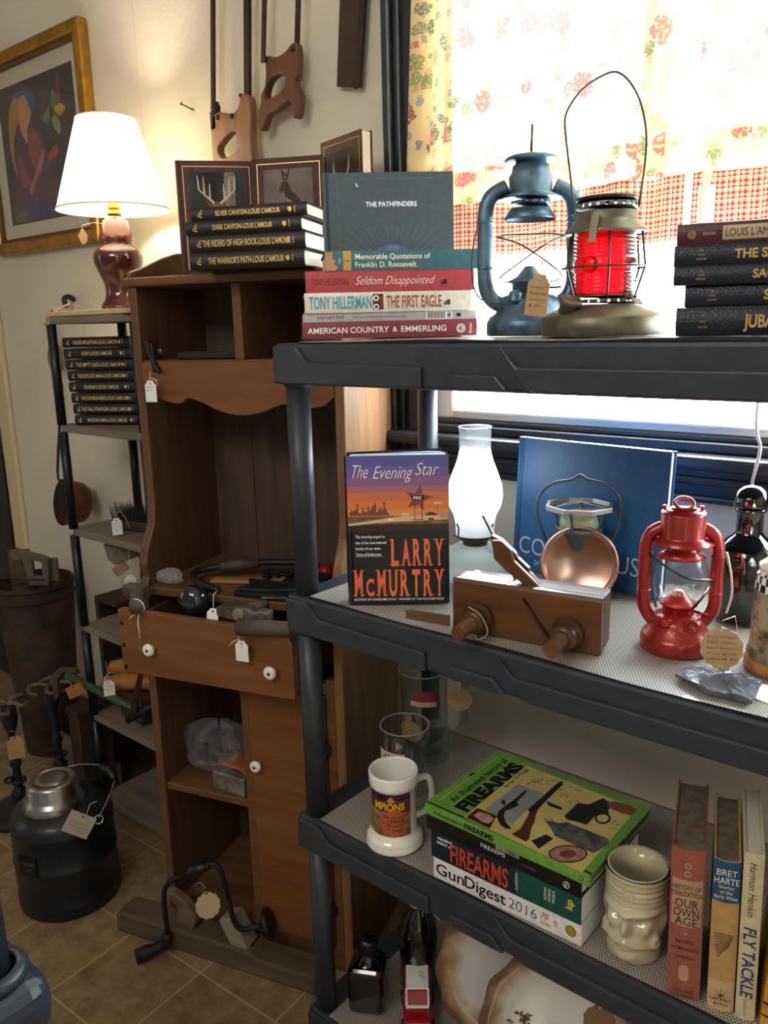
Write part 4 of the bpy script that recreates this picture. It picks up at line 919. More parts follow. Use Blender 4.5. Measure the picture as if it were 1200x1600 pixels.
for du, dv in ((.03, .62), (-.02, .605)): b.frect(us+du-.006, (dv+.055 if du > 0 else dv)*hE, us+du+.006, (dv+.07 if du > 0 else dv+.013)*hE, mat('jacket_placard', '#d9c8a8', .3), .00026)
b.frect(us+.0297, .60*hE, us+.0303, .675*hE, sg, .00025); b.fdisc(us+.02, .60*hE, .009, .006, mat('jacket_bush', '#3a3a24', .3), .00026, a1=PI)
b.fpoly([(wE-.018, .585*hE), (wE-.001, .585*hE), (wE-.001, .625*hE), (wE-.009, .615*hE)], mat('jacket_barn', '#a9947a', .3), .00027)
for u in (.4, .8): b.frect(wE*u, .572*hE, wE*u+.008, .584*hE, white_ink if u < .5 else sg, .0003)
scr = mat('script_white', '#f4f2ec', .35)
b.ftext('The', scr, .006, .855*hE, .021, .026, 'L', shear=.28, bold=-.012); b.ftext('Evening', scr, .042, .850*hE, .020, .058, 'L', shear=.28, bold=-.012); b.ftext('Star', scr, .107, .868*hE, .020, .034, 'L', shear=.28, bold=-.012)
org = mat('orange_foil', '#ec7644', .4, c2='#e26440', scale=14)
def slab(b, st, u0, v0, hcap, wd, m):
    # tall condensed slab capitals drawn as fitted text with foot and head serifs
    n_ = len(st); wl = wd/n_
    for i, ch in enumerate(st):
        small = ch.islower(); hh = hcap*(.66 if small else 1); c_ = ch.upper(); uu = u0+wl*(i+.5)
        b.ftext(c_, m, uu, v0, hh, wl*.70, bold=.03)
        if c_ in 'LARMTYIFEHNPDU':
            for vv, us_ in ((v0, {'L': (-.35,), 'A': (-.33, .33), 'R': (-.33, .36), 'M': (-.36, .36), 'T': (0,), 'Y': (0,)}.get(c_, ())), (v0+hh-.0010, {'L': (-.35,), 'R': (-.30,), 'M': (-.36, .36), 'Y': (-.34, .34), 'U': (-.34, .34)}.get(c_, ()))):
                for q in us_: b.frect(uu+q*wl-.0027, vv, uu+q*wl+.0027, vv+.0016, m, .00035)
slab(b, 'LARRY', wE*.41, .268*hE, .041, wE*.545, org); slab(b, 'McMURTRY', .006, .060*hE, .041, wE*.92, org)
for i, ln in enumerate(('The stunning sequel to', 'one of the most beloved', 'novels of our time-', 'Terms of Endearment')): b.ftext(ln, scr, .012, (.455-.040*i)*hE, .0042, .0021*len(ln), 'L', bold=.015)
b.frect(.011, .328*hE, .055, .3295*hE, scr)
b.ftext('AUTHOR OF LONESOME DOVE - WINNER OF THE PULITZER PRIZE', scr, .007, .026*hE, .0034, wE*.90, 'L', bold=.01)
xM = frame((0, 0, 0), (0, 1, 0), (0, 0, 1), (1, 0, 0))                # the book stands slightly ajar at the back
b.p.prism([(.006, .001), (wE-.006, .001), (wE-.010, -.014), (wE-.03, -.018)], .0006, hE-.003, mat('white_pages', '#e2e6ea'), xM)
b.p.box(.0006, .01, .006, wE-.004, .003, tE-.003, mat('white_pages', '#e2e6ea'))
b.c.prism([(.002, .0005), (wE*.96, -.030), (wE*.96, -.0328), (.0, -.0022)], -.002, hE, blackj, xM)
b.stext('The Evening Star', scr, hE*.20, .012, .07, 'C', shear=.25); b.stext('LARRY McMURTRY', org, hE*.60, .016, .12)
b.done()

# wooden plow plane
pa = at(708, 973, Z=Z1+.01); pb = at(938, 1025, Z=Z1); pv = Vector((pb.x-pa.x, pb.y-pa.y, 0)); hp_ = math.atan2(pv.y, pv.x)
pl = thing('plow_plane', 'antique wooden plow plane with two threaded arms at the front of the second shelf', 'hand plane', T(pa.x, pa.y, Z1) @ RZ(hp_))
LP = pv.length; beech = wood('dark_beech', '#382312', '#573620', .36); beech2 = wood('worn_beech', '#4a2f1b', '#6b4629', .33)
# profile along x: cross-section in (y,z)
b = MB(); b.prism([(0, .0), (.018, 0), (.022, .004), (.030, .004), (.030, .072), (.027, .075), (0, .075), (0, .055), (-.004, .050), (-.004, .012)], 0, LP, beech, frame((0, .012, .004), (0, 1, 0), (0, 0, 1), (1, 0, 0)), .0015); b.build('body', pl)
b = MB(); b.prism([(0, 0), (.008, 0), (.012, .006), (.012, .05), (.010, .060), (.012, .066), (.012, .0795), (.002, .0795), (0, .074)], 0, LP, beech2, frame((0, -.001, .0), (0, 1, 0), (0, 0, 1), (1, 0, 0)), .0012); b.build('fence', pl)
b = MB(); b.prism([(.0, .01), (.006, .0), (.018, -.002), (.020, .07), (.0, .07)], 0, LP-.012, beech2, frame((.006, .044, .004), (0, 1, 0), (0, 0, 1), (1, 0, 0)), .001); b.build('skate_cheek', pl)
b = MB(); b.prism([(0, 0), (.020, 0), (.004, .05), (.012, .07), (.006, .085), (-.010, .083), (-.020, .062), (-.026, .05), (-.02, .03)], 0, .008, beech2, frame((LP*.53, .020, .072), (1, 0, 0), (-.62, 0, .78), (0, -1, 0)), .002)
b.build('wedge', pl)
b = MB()
wed = [(0, 0), (.024, 0), (.016, .028), (.020, .034), (.012, .050), (.014, .058), (.004, .078), (-.010, .083), (-.016, .074), (-.012, .060), (-.017, .050), (-.012, .02)]
b.prism(wed, 0, .009, beech, frame((LP*.50, .034, .074), (.9, 0, -.1), (-.62, 0, .80), (0, -1, 0)), .0015); b.build('wedge', pl)
b = MB(); b.box(-.0015, .0015, 0, .007, 0, .125, steel, .0004, frame((LP*.44, .030, .058), (1, 0, .3), (0, 1, 0), (-.5, 0, .87))); b.build('iron', pl)
for xx in (.20, .80):
    a = MB(); y0_ = .0
    pts = [(LP*xx, .04-.001*i, .028) for i in range(0, 110, 2)]
    a.lathe([(.0088+.0022*(i % 2)-.00003*i, -.0024*i) for i in range(28)], beech2, frame((LP*xx, -.010, .027), (1, 0, 0), (0, 0, 1), (0, 1, 0)), 20, False); a.build('threaded_arm', pl)
    a = MB(); a.lathe([(.010, 0), (.021, -.001), (.0225, -.006), (.021, -.010), (.0165, -.012), (.0185, -.016), (.0185, -.024), (.014, -.029), (.010, -.030)], beech, frame((LP*xx, -.003, .027), (1, 0, 0), (0, 0, 1), (0, 1, 0)), 28); a.build('nut', pl)
b = MB(); b.prism([(0, 0), (.07, .0), (.07, .016), (.006, .014), (0, .012)], 0, .003, mat('horn_strip', '#5e4428', .5), frame((-.062, -.028, .016), (1, 0, 0), (0, .1, 1), (0, -1, .1))); b.build('depth_stop', pl)
b = MB(); b.prism([(0, 0), (.002, 0), (.045, -.058), (.040, -.058)], 0, .006, steel, frame((LP*.5, -.002, .065), (1, 0, 0), (0, 0, 1), (0, -1, 0))); b.build('skate', pl)
b = MB(); b.tube(smooth_path([(LP*.2-.005, -.030, .050), (LP*.2+.014, -.030, .040), (LP*.2+.025, -.032, .018), (LP*.2+.012, -.034, .006), (LP*.2+.004, -.03, .012)], 5), .0009, mat('twine', '#b59a6c', .8)); solo(b, 'twine_loop', 'loop of twine tied around the left arm of the wooden plane', 'twine', pl.matrix_world.copy())

# black bottle with ball stopper
p = at(1157, 968, Z=Z1); 
bt = thing('bottle', 'black glass bottle with round ball stopper behind the red lantern', 'bottle', T(p.x, p.y+.01, Z1))
bg_ = mat('black_bottle_glass', '#07090d', .06, coat=.8, spec=.7)
b = MB(); b.lathe([(.040, 0), (.044, .004), (.045, .085), (.042, .105), (.030, .120), (.021, .127), (.0185, .133), (.0185, .160), (.021, .162), (.021, .166), (.018, .168)], bg_, None, 40); b.build('body', bt)
b = MB(); b.lathe([(.018, .168), (.0235, .169), (.0245, .172), (.0238, .182), (.019, .192), (.011, .198), (.001, .200)], bg_, None, 36); b.build('stopper', bt)
tp = at(1143, 905, Y=p.y-.04)
price_tag('price_tag', 'scalloped tag on twine around the neck of the black bottle', tuple(at(1150, 858, Y=p.y-.012)), facing(1140), .03, .03, paper_kraft, 'scallop', ('',), strg=[(.018, .004, .006), (0, -.004, .003), (-.012, 0, -.004), (-.002, 0, -.012)])

# beer stein at the right edge
p = at(1222, 1045, Z=Z1)
st = thing('beer_stein', 'brown relief beer stein with white conical lid at the right edge', 'stein', T(p.x, p.y, Z1))
sb_ = mat('stein_body', '#a58f74', .35, c2='#4d3a2c', scale=38, bump=.8, bscale=42, contrast=(.42, .58))
b = MB(); b.lathe([(.043, 0), (.0455, .002), (.046, .012), (.043, .016)], mat('stein_foot', '#b07a40', .4, c2='#9a6634', scale=20), None, 40, cap=True)
b.lathe([(.043, .016), (.044, .022), (.041, .03)], mat('stein_band', '#8f8574', .35, c2='#5d5448', scale=60), None, 40, cap=False)
b.lathe([(.041, .03), (.0405, .04), (.040, .10), (.039, .105)], sb_, None, 40, cap=False, fn=lambda r, a, z: r*(1+.035*math.sin(a*7+z*60)*math.sin(z*90))); b.build('body', st)
b = MB(); ck = bpy.data.materials.new('black_white_check'); ck.use_nodes = True; n_ = ck.node_tree.nodes; cx_ = n_.new('ShaderNodeTexChecker'); cx_.inputs['Scale'].default_value = 105; cx_.inputs[1].default_value = (.85, .85, .85, 1); cx_.inputs[2].default_value = (.02, .02, .02, 1)
tcc = n_.new('ShaderNodeTexCoord'); ck.node_tree.links.new(tcc.outputs['Object'], cx_.inputs[0]); ck.node_tree.links.new(cx_.outputs[0], n_['Principled BSDF'].inputs['Base Color']); n_['Principled BSDF'].inputs['Roughness'].default_value = .3
b.lathe([(.039, .105), (.038, .122), (.034, .130)], ck, None, 40, cap=False); b.build('check_band', st)
b = MB(); b.lathe([(.036, .130), (.036, .136), (.028, .142), (.022, .16), (.014, .175), (.005, .18), (.001, .181)], white_china, None, 36); b.build('lid', st)

# piece of slate
sa = at(1058, 1050, Z=Z1); sb = at(1182, 1078, Z=Z1); slv = sb-sa
slm = mat('slate_rock', '#35393f', .3, c2='#62676f', scale=28, bump=.9, bscale=60)
b = MB(); ln = slv.length; 
out = [(lambda q: ((q-sa).dot(slv)/ln, (q-sa).cross(slv).z/-ln))(at(x_, y_, Z=Z1+.006)) for x_, y_ in ((1054, 1053), (1070, 1046), (1095, 1040), (1128, 1046), (1165, 1056), (1190, 1066), (1186, 1080), (1176, 1096), (1140, 1086), (1112, 1081), (1085, 1070))]
N = 26
cxs = [(sum(q[0] for q in out)/len(out), sum(q[1] for q in out)/len(out))][0]
r5 = random.Random(5); rim = []
for i_ in range(len(out)):
    a_, b_ = out[i_], out[(i_+1) % len(out)]
    for q_ in range(4): rim.append(Vector((a_[0]+(b_[0]-a_[0])*q_/4+r5.uniform(-.0012, .0012), a_[1]+(b_[1]-a_[1])*q_/4+r5.uniform(-.0012, .0012), 0)))
V = []; F = []; nr = len(rim); K = 7
for k in range(K+1):
    f_ = k/K
    for q in rim: 
        x_ = cxs[0]+(q.x-cxs[0])*f_; y_ = cxs[1]+(q.y-cxs[1])*f_
        V.append((x_, y_, .0075+.0012*math.sin(x_*120+y_*60)+.0012*r5.random()))
for k in range(K):
    for i in range(nr): F.append((k*nr+i, k*nr+(i+1) % nr, (k+1)*nr+(i+1) % nr, (k+1)*nr+i))
bo = len(V)
for q in rim: V.append((q.x*.98+cxs[0]*.02, q.y*.98+cxs[1]*.02, .0005+.004*max(0, math.sin(q.x*70))))
for i in range(nr): F.append((K*nr+i, K*nr+(i+1) % nr, bo+(i+1) % nr, bo+i))
F.append(tuple(bo+i for i in range(nr))[::-1])
b.add(V, F, slm, None, False)
solo(b, 'slate_slab', 'flat grey piece of rippled slate in front of the red lantern', 'rock', T(sa.x, sa.y, Z1) @ RZ(math.atan2(slv.y, slv.x)))
b = MB(); b.box(0, .06, 0, .045, 0, .002, white_ink, .0004); solo(b, 'note_card', 'small white card under the right end of the slate', 'card', T(sb.x-.012, sb.y-.022, Z1-.0012) @ RZ(-.2))

# electric window candle and its cord
p = at(1092, 500, Y=1.30)
ca = thing('window_candle', 'white electric candle standing before the gingham curtain hem', 'candle', T(p.x, 1.30, Z0))
cwm = mat('candle_white', '#efeee8', .35)
b = MB(); b.lathe([(.030, 0), (.031, .004), (.02, .012), (.012, .016), (.012, .205), (.011, .21), (.001, .21)], cwm, None, 24); b.build('candle_tube', ca)
b = MB(); b.lathe([(.0045, .21), (.007, .222), (.006, .235), (.001, .252)], glass('flame_bulb', (.95, .95, .95), .05, tint=(1, .97, .9), opac=.3), None, 16); b.build('bulb', ca)
b = MB(); q0 = at(1182, 640, Y=1.345); pts = [(p.x+.02, 1.31, Z0+.004), (p.x+.06, 1.346, Z0+.003), (q0.x, 1.349, 1.36)]+[tuple(at(x_, y_, Y=1.345)) for x_, y_ in ((1182, 660), (1188, 700), (1180, 735), (1174, 765), (1176, 810), (1182, 850))]+[(at(1182, 850, Y=1.345).x, 1.349, .97)]
b.tube(smooth_path(pts, 5), .0026, mat('white_cord', '#d9d3c4', .5), 8); solo(b, 'power_cord', 'white electric cord hanging behind the shelves at right', 'cord')
# ------------------------------------------------------------------ hutch cupboard
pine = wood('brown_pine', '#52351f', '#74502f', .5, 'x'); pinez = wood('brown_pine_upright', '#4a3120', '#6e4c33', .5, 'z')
pined = wood('dark_pine_back', '#3d2c22', '#5c4534', .6, 'z'); pinef = wood('varnished_pine', '#663f27', '#80522f', .38, 'x', bump=.06); pine_lite = wood('sunlit_pine_side', '#6b4a30', '#916b48', .5, 'z')  # right side panel: window light put into a paler pine
hutch = thing('hutch_cupboard', 'old brown pine hutch with scalloped apron, pulled-out drawer and white knobs', 'cupboard', HM)
HW, HD, ZT = .49, .30, HTOP
tk = .021
def side_poly(y_up=.05):
    # (ly, z) outline: narrow above, sweeping forward at the counter
    return [(0, 0), (HD, 0), (HD, ZT-.004), (y_up, ZT-.004), (y_up, 1.02), (y_up-.006, .985), (.016, .935), (.004, .90), (.012, .872), (0, .852), (0, .0)][:-1]
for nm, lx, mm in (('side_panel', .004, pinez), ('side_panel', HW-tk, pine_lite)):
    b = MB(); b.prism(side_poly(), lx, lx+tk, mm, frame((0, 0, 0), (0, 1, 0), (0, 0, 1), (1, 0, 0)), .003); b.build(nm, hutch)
b = MB()
for i in range(4): b.box(.02+i*.1125, .02+(i+1)*.1125-.0015, HD-.012, HD-.002, .06, ZT-.010, pined, .001)
b.build('back_panel', hutch)
b = MB(); b.box(-.004, HW+.004, .040, HD, ZT-.018, ZT, pine, .004); b.build('top_board', hutch)
b = MB(); pts = [(.0, 0), (HW, 0), (HW, .016), (HW-.03, .02), (HW-.12, .062), (HW-.18, .066), (.18, .066), (.13, .058), (.075, .03), (.03, .014), (0, .012)]
b.prism(pts, 0, .014, pine, frame((0, HD, ZT), (1, 0, 0), (0, 0, 1), (0, -1, 0)), .003); b.build('gallery_rail', hutch)
b = MB(); pts = [(HD-.01, 0), (.05, 0), (.055, .012), (.10, .024), (.16, .045), (.22, .06), (HD-.01, .064)]
b.prism(pts, 0, .012, pine, frame((.0, 0, ZT), (0, 1, 0), (0, 0, 1), (1, 0, 0)), .003); b.build('gallery_end', hutch)
b = MB(); b.box(.025, HW-tk, .052, HD-.012, 1.318, 1.334, pine, .002); b.build('pigeonhole_floor', hutch)
b = MB(); b.box(.252, .272, .052, HD-.012, 1.334, ZT-.018, pine, .002); b.build('pigeonhole_divider', hutch)
ap = [(.025, 1.330), (HW-tk, 1.330), (HW-tk, 1.262), (.448, 1.246), (.425, 1.241), (.40, 1.243), (.355, 1.246), (.31, 1.231), (.262, 1.223), (.215, 1.230), (.165, 1.249), (.135, 1.256), (.12, 1.247), (.105, 1.245), (.07, 1.252), (.043, 1.266), (.025, 1.283)]
sm_ = [(q.x, q.y) for q in smooth_path([(x_, z_, 0) for x_, z_ in ap[2:]], 4)]
b = MB(); b.prism(ap[:2]+sm_, 0, .015, pinef, frame((0, .062, 0), (1, 0, 0), (0, 0, 1), (0, -1, 0)), .002); b.build('scalloped_apron', hutch)
CT = .852
b = MB(); b.box(.025, HW-tk, .004, HD-.012, CT-.018, CT, pine, .003); b.build('counter_board', hutch)
b = MB(); b.box(.244, .266, .001, .02, .05, .70, pine, .002); b.box(HW-tk-.02, HW-tk, .001, .02, .05, .70, pine, .002); b.box(.025, HW-tk, .003, .02, .665, .69, pine, .002); b.build('face_frame', hutch)
b = MB(); b.box(.248, .262, .02, HD-.012, .05, .69, pined); b.build('inner_partition', hutch)
b = MB(); b.box(.025, .248, .006, HD-.012, .362, .380, pine, .003); b.build('lower_shelf', hutch)
b = MB(); b.box(.025, HW-tk, .01, HD-.012, .05, .066, pine, .002); b.box(.025, HW-tk, .012, .028, 0, .05, pine, .002); b.build('base', hutch)
d = MB(); d.box(.268, HW-tk-.021, -.006, .012, .075, .662, pinef, .003); door = d.build('door', hutch)
def knob(parent, x, y, z, k=1.0, name='knob'):
    b = MB(); b.lathe([(.006*k, 0), (.0055*k, .007*k), (.011*k, .010*k), (.0135*k, .0135*k), (.0125*k, .018*k), (.008*k, .0205*k), (.004*k, .0200*k), (.001, .0195*k)], white_china, frame((x, y, z), (1, 0, 0), (0, 0, 1), (0, -1, 0)), 26)
    b.lathe([(.0033*k, .0202*k), (.0028*k, .0212*k), (.001, .0214*k)], black_iron, frame((x, y, z), (1, 0, 0), (0, 0, 1), (0, -1, 0)), 12)
    return b.build(name, parent, label='white porcelain knob')
knob(door, .285, -.006, .485)
for zz in (.55, .17):
    b = MB(); b.box(HW-tk-.024, HW-tk-.020, -.010, -.002, zz-.022, zz+.022, black_iron, .001); b.box(HW-tk-.032, HW-tk-.012, -.0085, -.0055, zz-.012, zz+.012, black_iron, .001); b.build('hinge', door)
# drawer, pulled out and hanging slightly down
dr = MB(); DY = -.085; dr.prism([(.030, .700), (.437, .700), (.437, .828), (.434, .830), (.345, .830), (.338, .835), (.05, .838), (.030, .838)], 0, .018, pinef, frame((0, DY, 0), (1, 0, 0), (0, 0, 1), (0, -1, 0)), .0025)
for zz in (.712, .76, .808):
    dr.lathe([(.005, 0), (.004, .0015), (.001, .002)], black_iron, frame((.038, DY-.018, zz), (1, 0, 0), (0, 0, 1), (0, -1, 0)), 12)
drawer = dr.build('drawer', hutch)
b = MB(); b.box(.045, .057, DY, .20, .706, .815, pined, .001); b.box(.41, .422, DY, .20, .706, .815, pined, .001); b.box(.057, .41, DY, .20, .700, .708, pined); b.box(.057, .41, .19, .20, .708, .80, pined); b.build('drawer_box', drawer)
knob(drawer, .112, DY-.018, .764); knob(drawer, .394, DY-.018, .756)

# --- things on and in the hutch (local hutch coordinates)
def hM(lx, ly, z, a=0): return HM @ T(lx, ly, z) @ RZ(a)
dknob = mat('dark_mineral_knob', '#0e1718', .12, coat=.6, c2='#172425', scale=12)
t = thing('door_knob', 'dark glossy mineral doorknob lying in the open drawer', 'door knob', hM(.182, -.050, .856, .5))
b = MB(); Mk = RX(PI/2-.1) @ RY(-.25); b.lathe([(.010, -.06), (.010, -.035), (.013, -.030), (.012, -.022), (.016, -.018), (.018, -.014)], rust, Mk, 24, cap=True); b.build('shank', t)
b = MB(); b.lathe([(.012, -.016), (.026, -.012), (.0325, -.002), (.0315, .008), (.024, .017), (.012, .022), (.001, .023)], dknob, Mk, 36); b.build('ball', t)
price_tag('price_tag', 'small white tag hanging beside the dark doorknob', tuple(HM @ Vector((.242, -.068, .858))), HA+.2, .024, .034, paper_white, tilt=.35, strg=[(-.02, .03, .02), (-.008, .008, .018), (0, 0, 0), (0, .0, -.012)])
oldh = wood('grey_handle_wood', '#3b2f26', '#5a4a3c', .6)
t = thing('hammer', 'old hammer with grey round handle end at the left of the drawer', 'hammer', hM(.060, -.082, .853, -.25))
b = MB(); b.tube([(-.045, .045, 0), (-.02, .02, 0), (.02, -.012, 0), (.042, -.030, 0)], [.014, .0145, .0145, .014], oldh, 16); b.build('handle', t)
b = MB(); b.prism([(-.07, -.014), (-.03, -.017), (-.005, -.014), (.01, -.012), (.01, .012), (-.03, .014), (-.07, .010)], -.012, .012, oldh, T(-.03, .045, 0) @ RZ(.15) @ S(.7, 1, 1.1), .003); b.build('head', t)
t = thing('twine_tie', 'white string knotted round the grey handle at the left of the drawer', 'string', hM(.088, -.108, .853))
b = MB(); b.tube(circ(.0155, 0, 20), .0011, string, 6, True, RX(PI/2) @ RX(.2)); b.tube([(0, -.004, -.014), (-.012, -.008, -.022), (-.018, -.008, -.028)], .001, string, 5); b.tube([(.004, -.004, -.014), (.006, -.012, -.030), (.008, -.012, -.065)], .001, string, 5); b.build('loop', t)
t = thing('hammer', 'double-faced steel hammer head lying across the middle of the drawer edge', 'hammer', hM(.318, -.070, .851, -.05))
b = MB(); hm_ = mat('scraped_steel', '#4a443b', .4, metal=.7, c2='#8a8374', scale=30, bump=.2)
b.prism([(-.062, -.010), (-.050, -.013), (-.016, -.015), (.012, -.015), (.020, -.009), (.030, -.008), (.036, -.012), (.056, -.012), (.058, .012), (.036, .013), (.030, .009), (.020, .010), (.012, .015), (-.016, .015), (-.05, .012), (-.064, .008)], -.012, .012, hm_, RX(PI/2), .003); b.build('head', t)
b = MB(); b.lathe([(.013, -.002), (.013, .0165), (.009, .018), (.001, .018)], mat('ash_end', '#7d7464', .6), T(-.008, 0, 0) @ RX(PI/2), 20); b.tube([(-.008, .02, 0), (-.005, .12, -.01)], .012, oldh, 12); b.build('handle', t)
t = thing('hammer', 'hammer lying right of the steel one, its round wooden handle end facing out', 'hammer', hM(.352, -.102, .842, -.05))
b = MB(); b.tube([(-.02, -.018, 0), (.03, -.01, .002), (.09, .0, .004), (.115, .005, .004)], [.0165, .0155, .014, .014], oldh, 16); b.build('handle', t)
b = MB(); b.box(.10, .13, -.03, .04, -.010, .016, black_iron, .004); b.build('head', t)
price_tag('price_tag', 'white tag with scalloped top hanging over the drawer front beneath the steel hammer', tuple(HM @ Vector((.338, -.122, .822))), HA, .028, .042, paper_white, lines=('8',), strg=[(0, .006, .022), (-.008, -.006, .012), (0, -.004, 0), (-.022, -.004, -.012), (-.034, -.004, -.024), (-.02, -.004, -.012), (0, -.004, 0), (0, 0, -.012)])
# knives in the pigeonholes
for lx, ln_, lb, a in ((.10, .16, 'black folding knife lying in the left pigeonhole', .05), (.36, .12, 'black folding knife lying in the right pigeonhole', .1)):
    t = thing('pocket_knife', lb, 'knife', hM(lx, .075, 1.3345, a))
    b = MB(); b.prism([(0, -.008), (ln_*.5, -.011), (ln_*.75, -.008), (ln_, -.012), (ln_+.006, 0), (ln_, .012), (ln_*.6, .010), (0, .009)], 0, .014, mat('black_handle', '#1c1814', .35, c2='#2b251f', scale=30, bump=.2), None, .003); b.build('handle', t)
    b = MB(); b.box(.01, ln_*.9, -.003, .003, .014, .0155, steel); b.build('blade', t)
t = thing('scissors_tool', 'dark iron pincers hanging over the left edge of the pigeonhole shelf', 'pincers', hM(.055, .045, 1.340, 0))
b = MB(); b.tube(smooth_path([(-.018, .01, .034), (-.010, .004, .015), (.004, -.004, -.004), (.012, -.008, -.028)], 4), [.006]*4+[.005]*8+[.006], black_iron, 8); b.build('jaw', t)
b = MB(); b.tube(smooth_path([(-.006, .008, .030), (.002, .002, .008), (.010, -.008, -.012), (.024, -.010, -.030)], 4), .0045, black_iron, 8); b.lathe([(.006, -.004), (.007, 0), (.006, .004)], steel, T(.018, .006, .012) @ RX(PI/2), 14); b.build('arm', t)
price_tag('price_tag', 'white price tag hanging in front of the scalloped apron', tuple(HM @ Vector((.060, .026, 1.300))), HA, .028, .044, paper_white, lines=('Kit', '$ 3 -'), strg=[(.004, .0, .012), (0, 0, 0), (.022, 0, -.004), (.026, 0, -.018), (.02, 0, -.004), (0, 0, 0), (0, 0, -.012)])
# counter clutter
t = thing('hand_brace', 'dark bent iron brace lying on the left of the hutch counter', 'brace', hM(.12, .06, CT+.012))
b = MB(); b.tube(smooth_path([(.085, -.055, .0), (.04, -.045, .003), (.0, -.02, .006), (-.02, .02, .008), (.02, .055, .012), (.11, .09, .02), (.20, .12, .02)], 5), .0075, black_iron, 10); b.build('crank', t)
b = MB(); b.tube([(.02, .055, .012), (.05, .068, .015), (.10, .087, .019)], [.010, .014, .011], oldh, 12); b.build('grip', t)
t = thing('wood_strip', 'light wooden strip lying on the hutch counter', 'wooden strip', hM(.14, .075, CT+.001, .30))
b = MB(); b.prism([(0, -.012), (.16, -.018), (.165, .018), (0, .012)], 0, .008, wood('light_oak', '#7a5a34', '#a27a48', .6), None, .002); b.build('strip', t); 
t = thing('wrench', 'dark iron alligator wrench lying across the right of the hutch counter', 'wrench', hM(.235, .03, CT+.001, .28))
b = MB(); b.prism([(0, -.012), (.075, -.020), (.12, -.012), (.23, -.008), (.23, .008), (.12, .014), (.08, .022), (.01, .018), (.03, .004), (.005, .002)], 0, .014, black_iron, None, .003); b.build('handle', t)
t = thing('wrench', 'dark iron tool beneath the alligator wrench near the counter edge', 'wrench', hM(.24, .012, CT+.001, .12))
b = MB(); b.prism([(0, -.006), (.06, -.010), (.12, -.008), (.12, .006), (.06, .008), (.01, .006)], 0, .010, black_iron, None, .002); b.build('handle', t)
t = thing('pliers', 'pair of dark pliers at the right end of the hutch counter', 'pliers', hM(.335, .02, CT+.006, .25))
for sg in (-1, 1):
    b = MB(); b.tube(smooth_path([(-.03, sg*.012, 0), (.02, sg*.010, 0), (.06, sg*.003, 0), (.09, -sg*.006, 0), (.10, -sg*.004, 0)], 4), .005, steel, 8); b.build('jaw', t)
t = thing('iron_chain', 'heap of dark chain in a shallow tray at the back of the hutch counter', 'chain', hM(.25, .12, CT+.001))
b = MB(); b.box(-.02, .13, -.035, .05, 0, .004, black_iron, .001); b.box(-.02, .13, .045, .05, .004, .016, black_iron, .001); b.box(-.02, .13, -.035, -.031, .004, .014, black_iron, .001); b.build('tray', t)
r6 = random.Random(6)
for i in range(14):
    b = MB(); b.tube(circ(.008, 0, 12), .0022, black_iron, 6, True, T(r6.uniform(0, .11), r6.uniform(-.02, .035), .008+.004*(i % 3)) @ RZ(r6.uniform(0, 3)) @ RX(r6.uniform(0, .8)) @ S(1.5, 1, 1)); b.build('chain_link', t)
t = thing('red_reel', 'small red metal tool at the back right of the hutch counter', 'tool', hM(.325, .20, CT+.001))
rm = mat('dull_red_paint', '#8a1f22', .4); b = MB(); b.lathe([(.012, 0), (.018, .004), (.018, .02), (.01, .03), (.001, .031)], rm, None, 20); b.lathe([(.012, 0), (.016, .004), (.016, .016), (.008, .024), (.001, .025)], rm, T(.036, -.006, 0), 20); b.build('body', t)
b = MB(); b.tube(smooth_path([(0, -.02, .02), (.012, -.026, .012), (.02, -.024, .002)], 3), .0014, string); b.build('tie', t)
plast = glass('crinkled_plastic', (.92, .92, .95), .08, tint=(.75, .76, .82), opac=.13)
def bag(mb, rx, ry, rz_, seed, m=plast):
    r_ = random.Random(seed); ph = [r_.uniform(0, 6) for _ in range(6)]
    def fn(u, v):
        a = u*2*PI; p_ = v*PI*.98+.02; k_ = 1+.16*math.sin(3*a+ph[0]+4*v)+.13*math.sin(5*a-7*v+ph[1])+.08*math.sin(9*a+11*v+ph[2])
        return (rx*math.sin(p_)*math.cos(a)*k_, ry*math.sin(p_)*math.sin(a)*k_, rz_*(1-math.cos(p_))*(1+.1*math.sin(4*a+ph[3])))
    mb.grid(36, 20, fn, m, None, False)
t = thing('plastic_bag', 'small crumpled clear plastic bag at the left of the hutch counter', 'plastic bag', hM(.062, .035, CT+.002)); b = MB(); bag(b, .03, .018, .016, 3, glass('clear_bag', (.95, .95, .95), .1, tint=(.85, .85, .83), opac=.3)); b.build('film', t)
# lower compartment
t = thing('plastic_bag', 'big clear plastic bag of dark hardware on the lower hutch shelf', 'plastic bag', hM(.125, .085, .381)); b = MB(); bag(b, .085, .055, .062, 11); b.build('film', t)
r8 = random.Random(8)
for i in range(9):
    b = MB(); x_, y_, z_ = r8.uniform(-.04, .045), r8.uniform(-.02, .02), .022+.055*r8.random()
    if i % 3: b.tube([(x_, y_, z_), (x_+r8.uniform(-.04, .04), y_, z_+r8.uniform(-.02, .02))], .007, mat('bag_iron_%d' % (i % 2), ('#1b1d22', '#4a4538')[i % 2], .35, metal=.5), 8)
    else: b.box(x_-.015, x_+.02, y_-.008, y_+.008, z_-.012, z_+.01, mat('bag_brass', '#5c543a', .4, metal=.5), .003, RZ(0))
    b.build('hardware', t)
t = thing('metal_box', 'small tarnished metal box at the right end of the lower hutch shelf', 'metal box', hM(.19, .035, .381, -.12))
b = MB(); b.box(-.045, .045, -.02, .045, 0, .045, mat('speckled_tin', '#6b675e', .35, metal=.6, c2='#a09b8e', scale=40), .003); b.build('body', t)
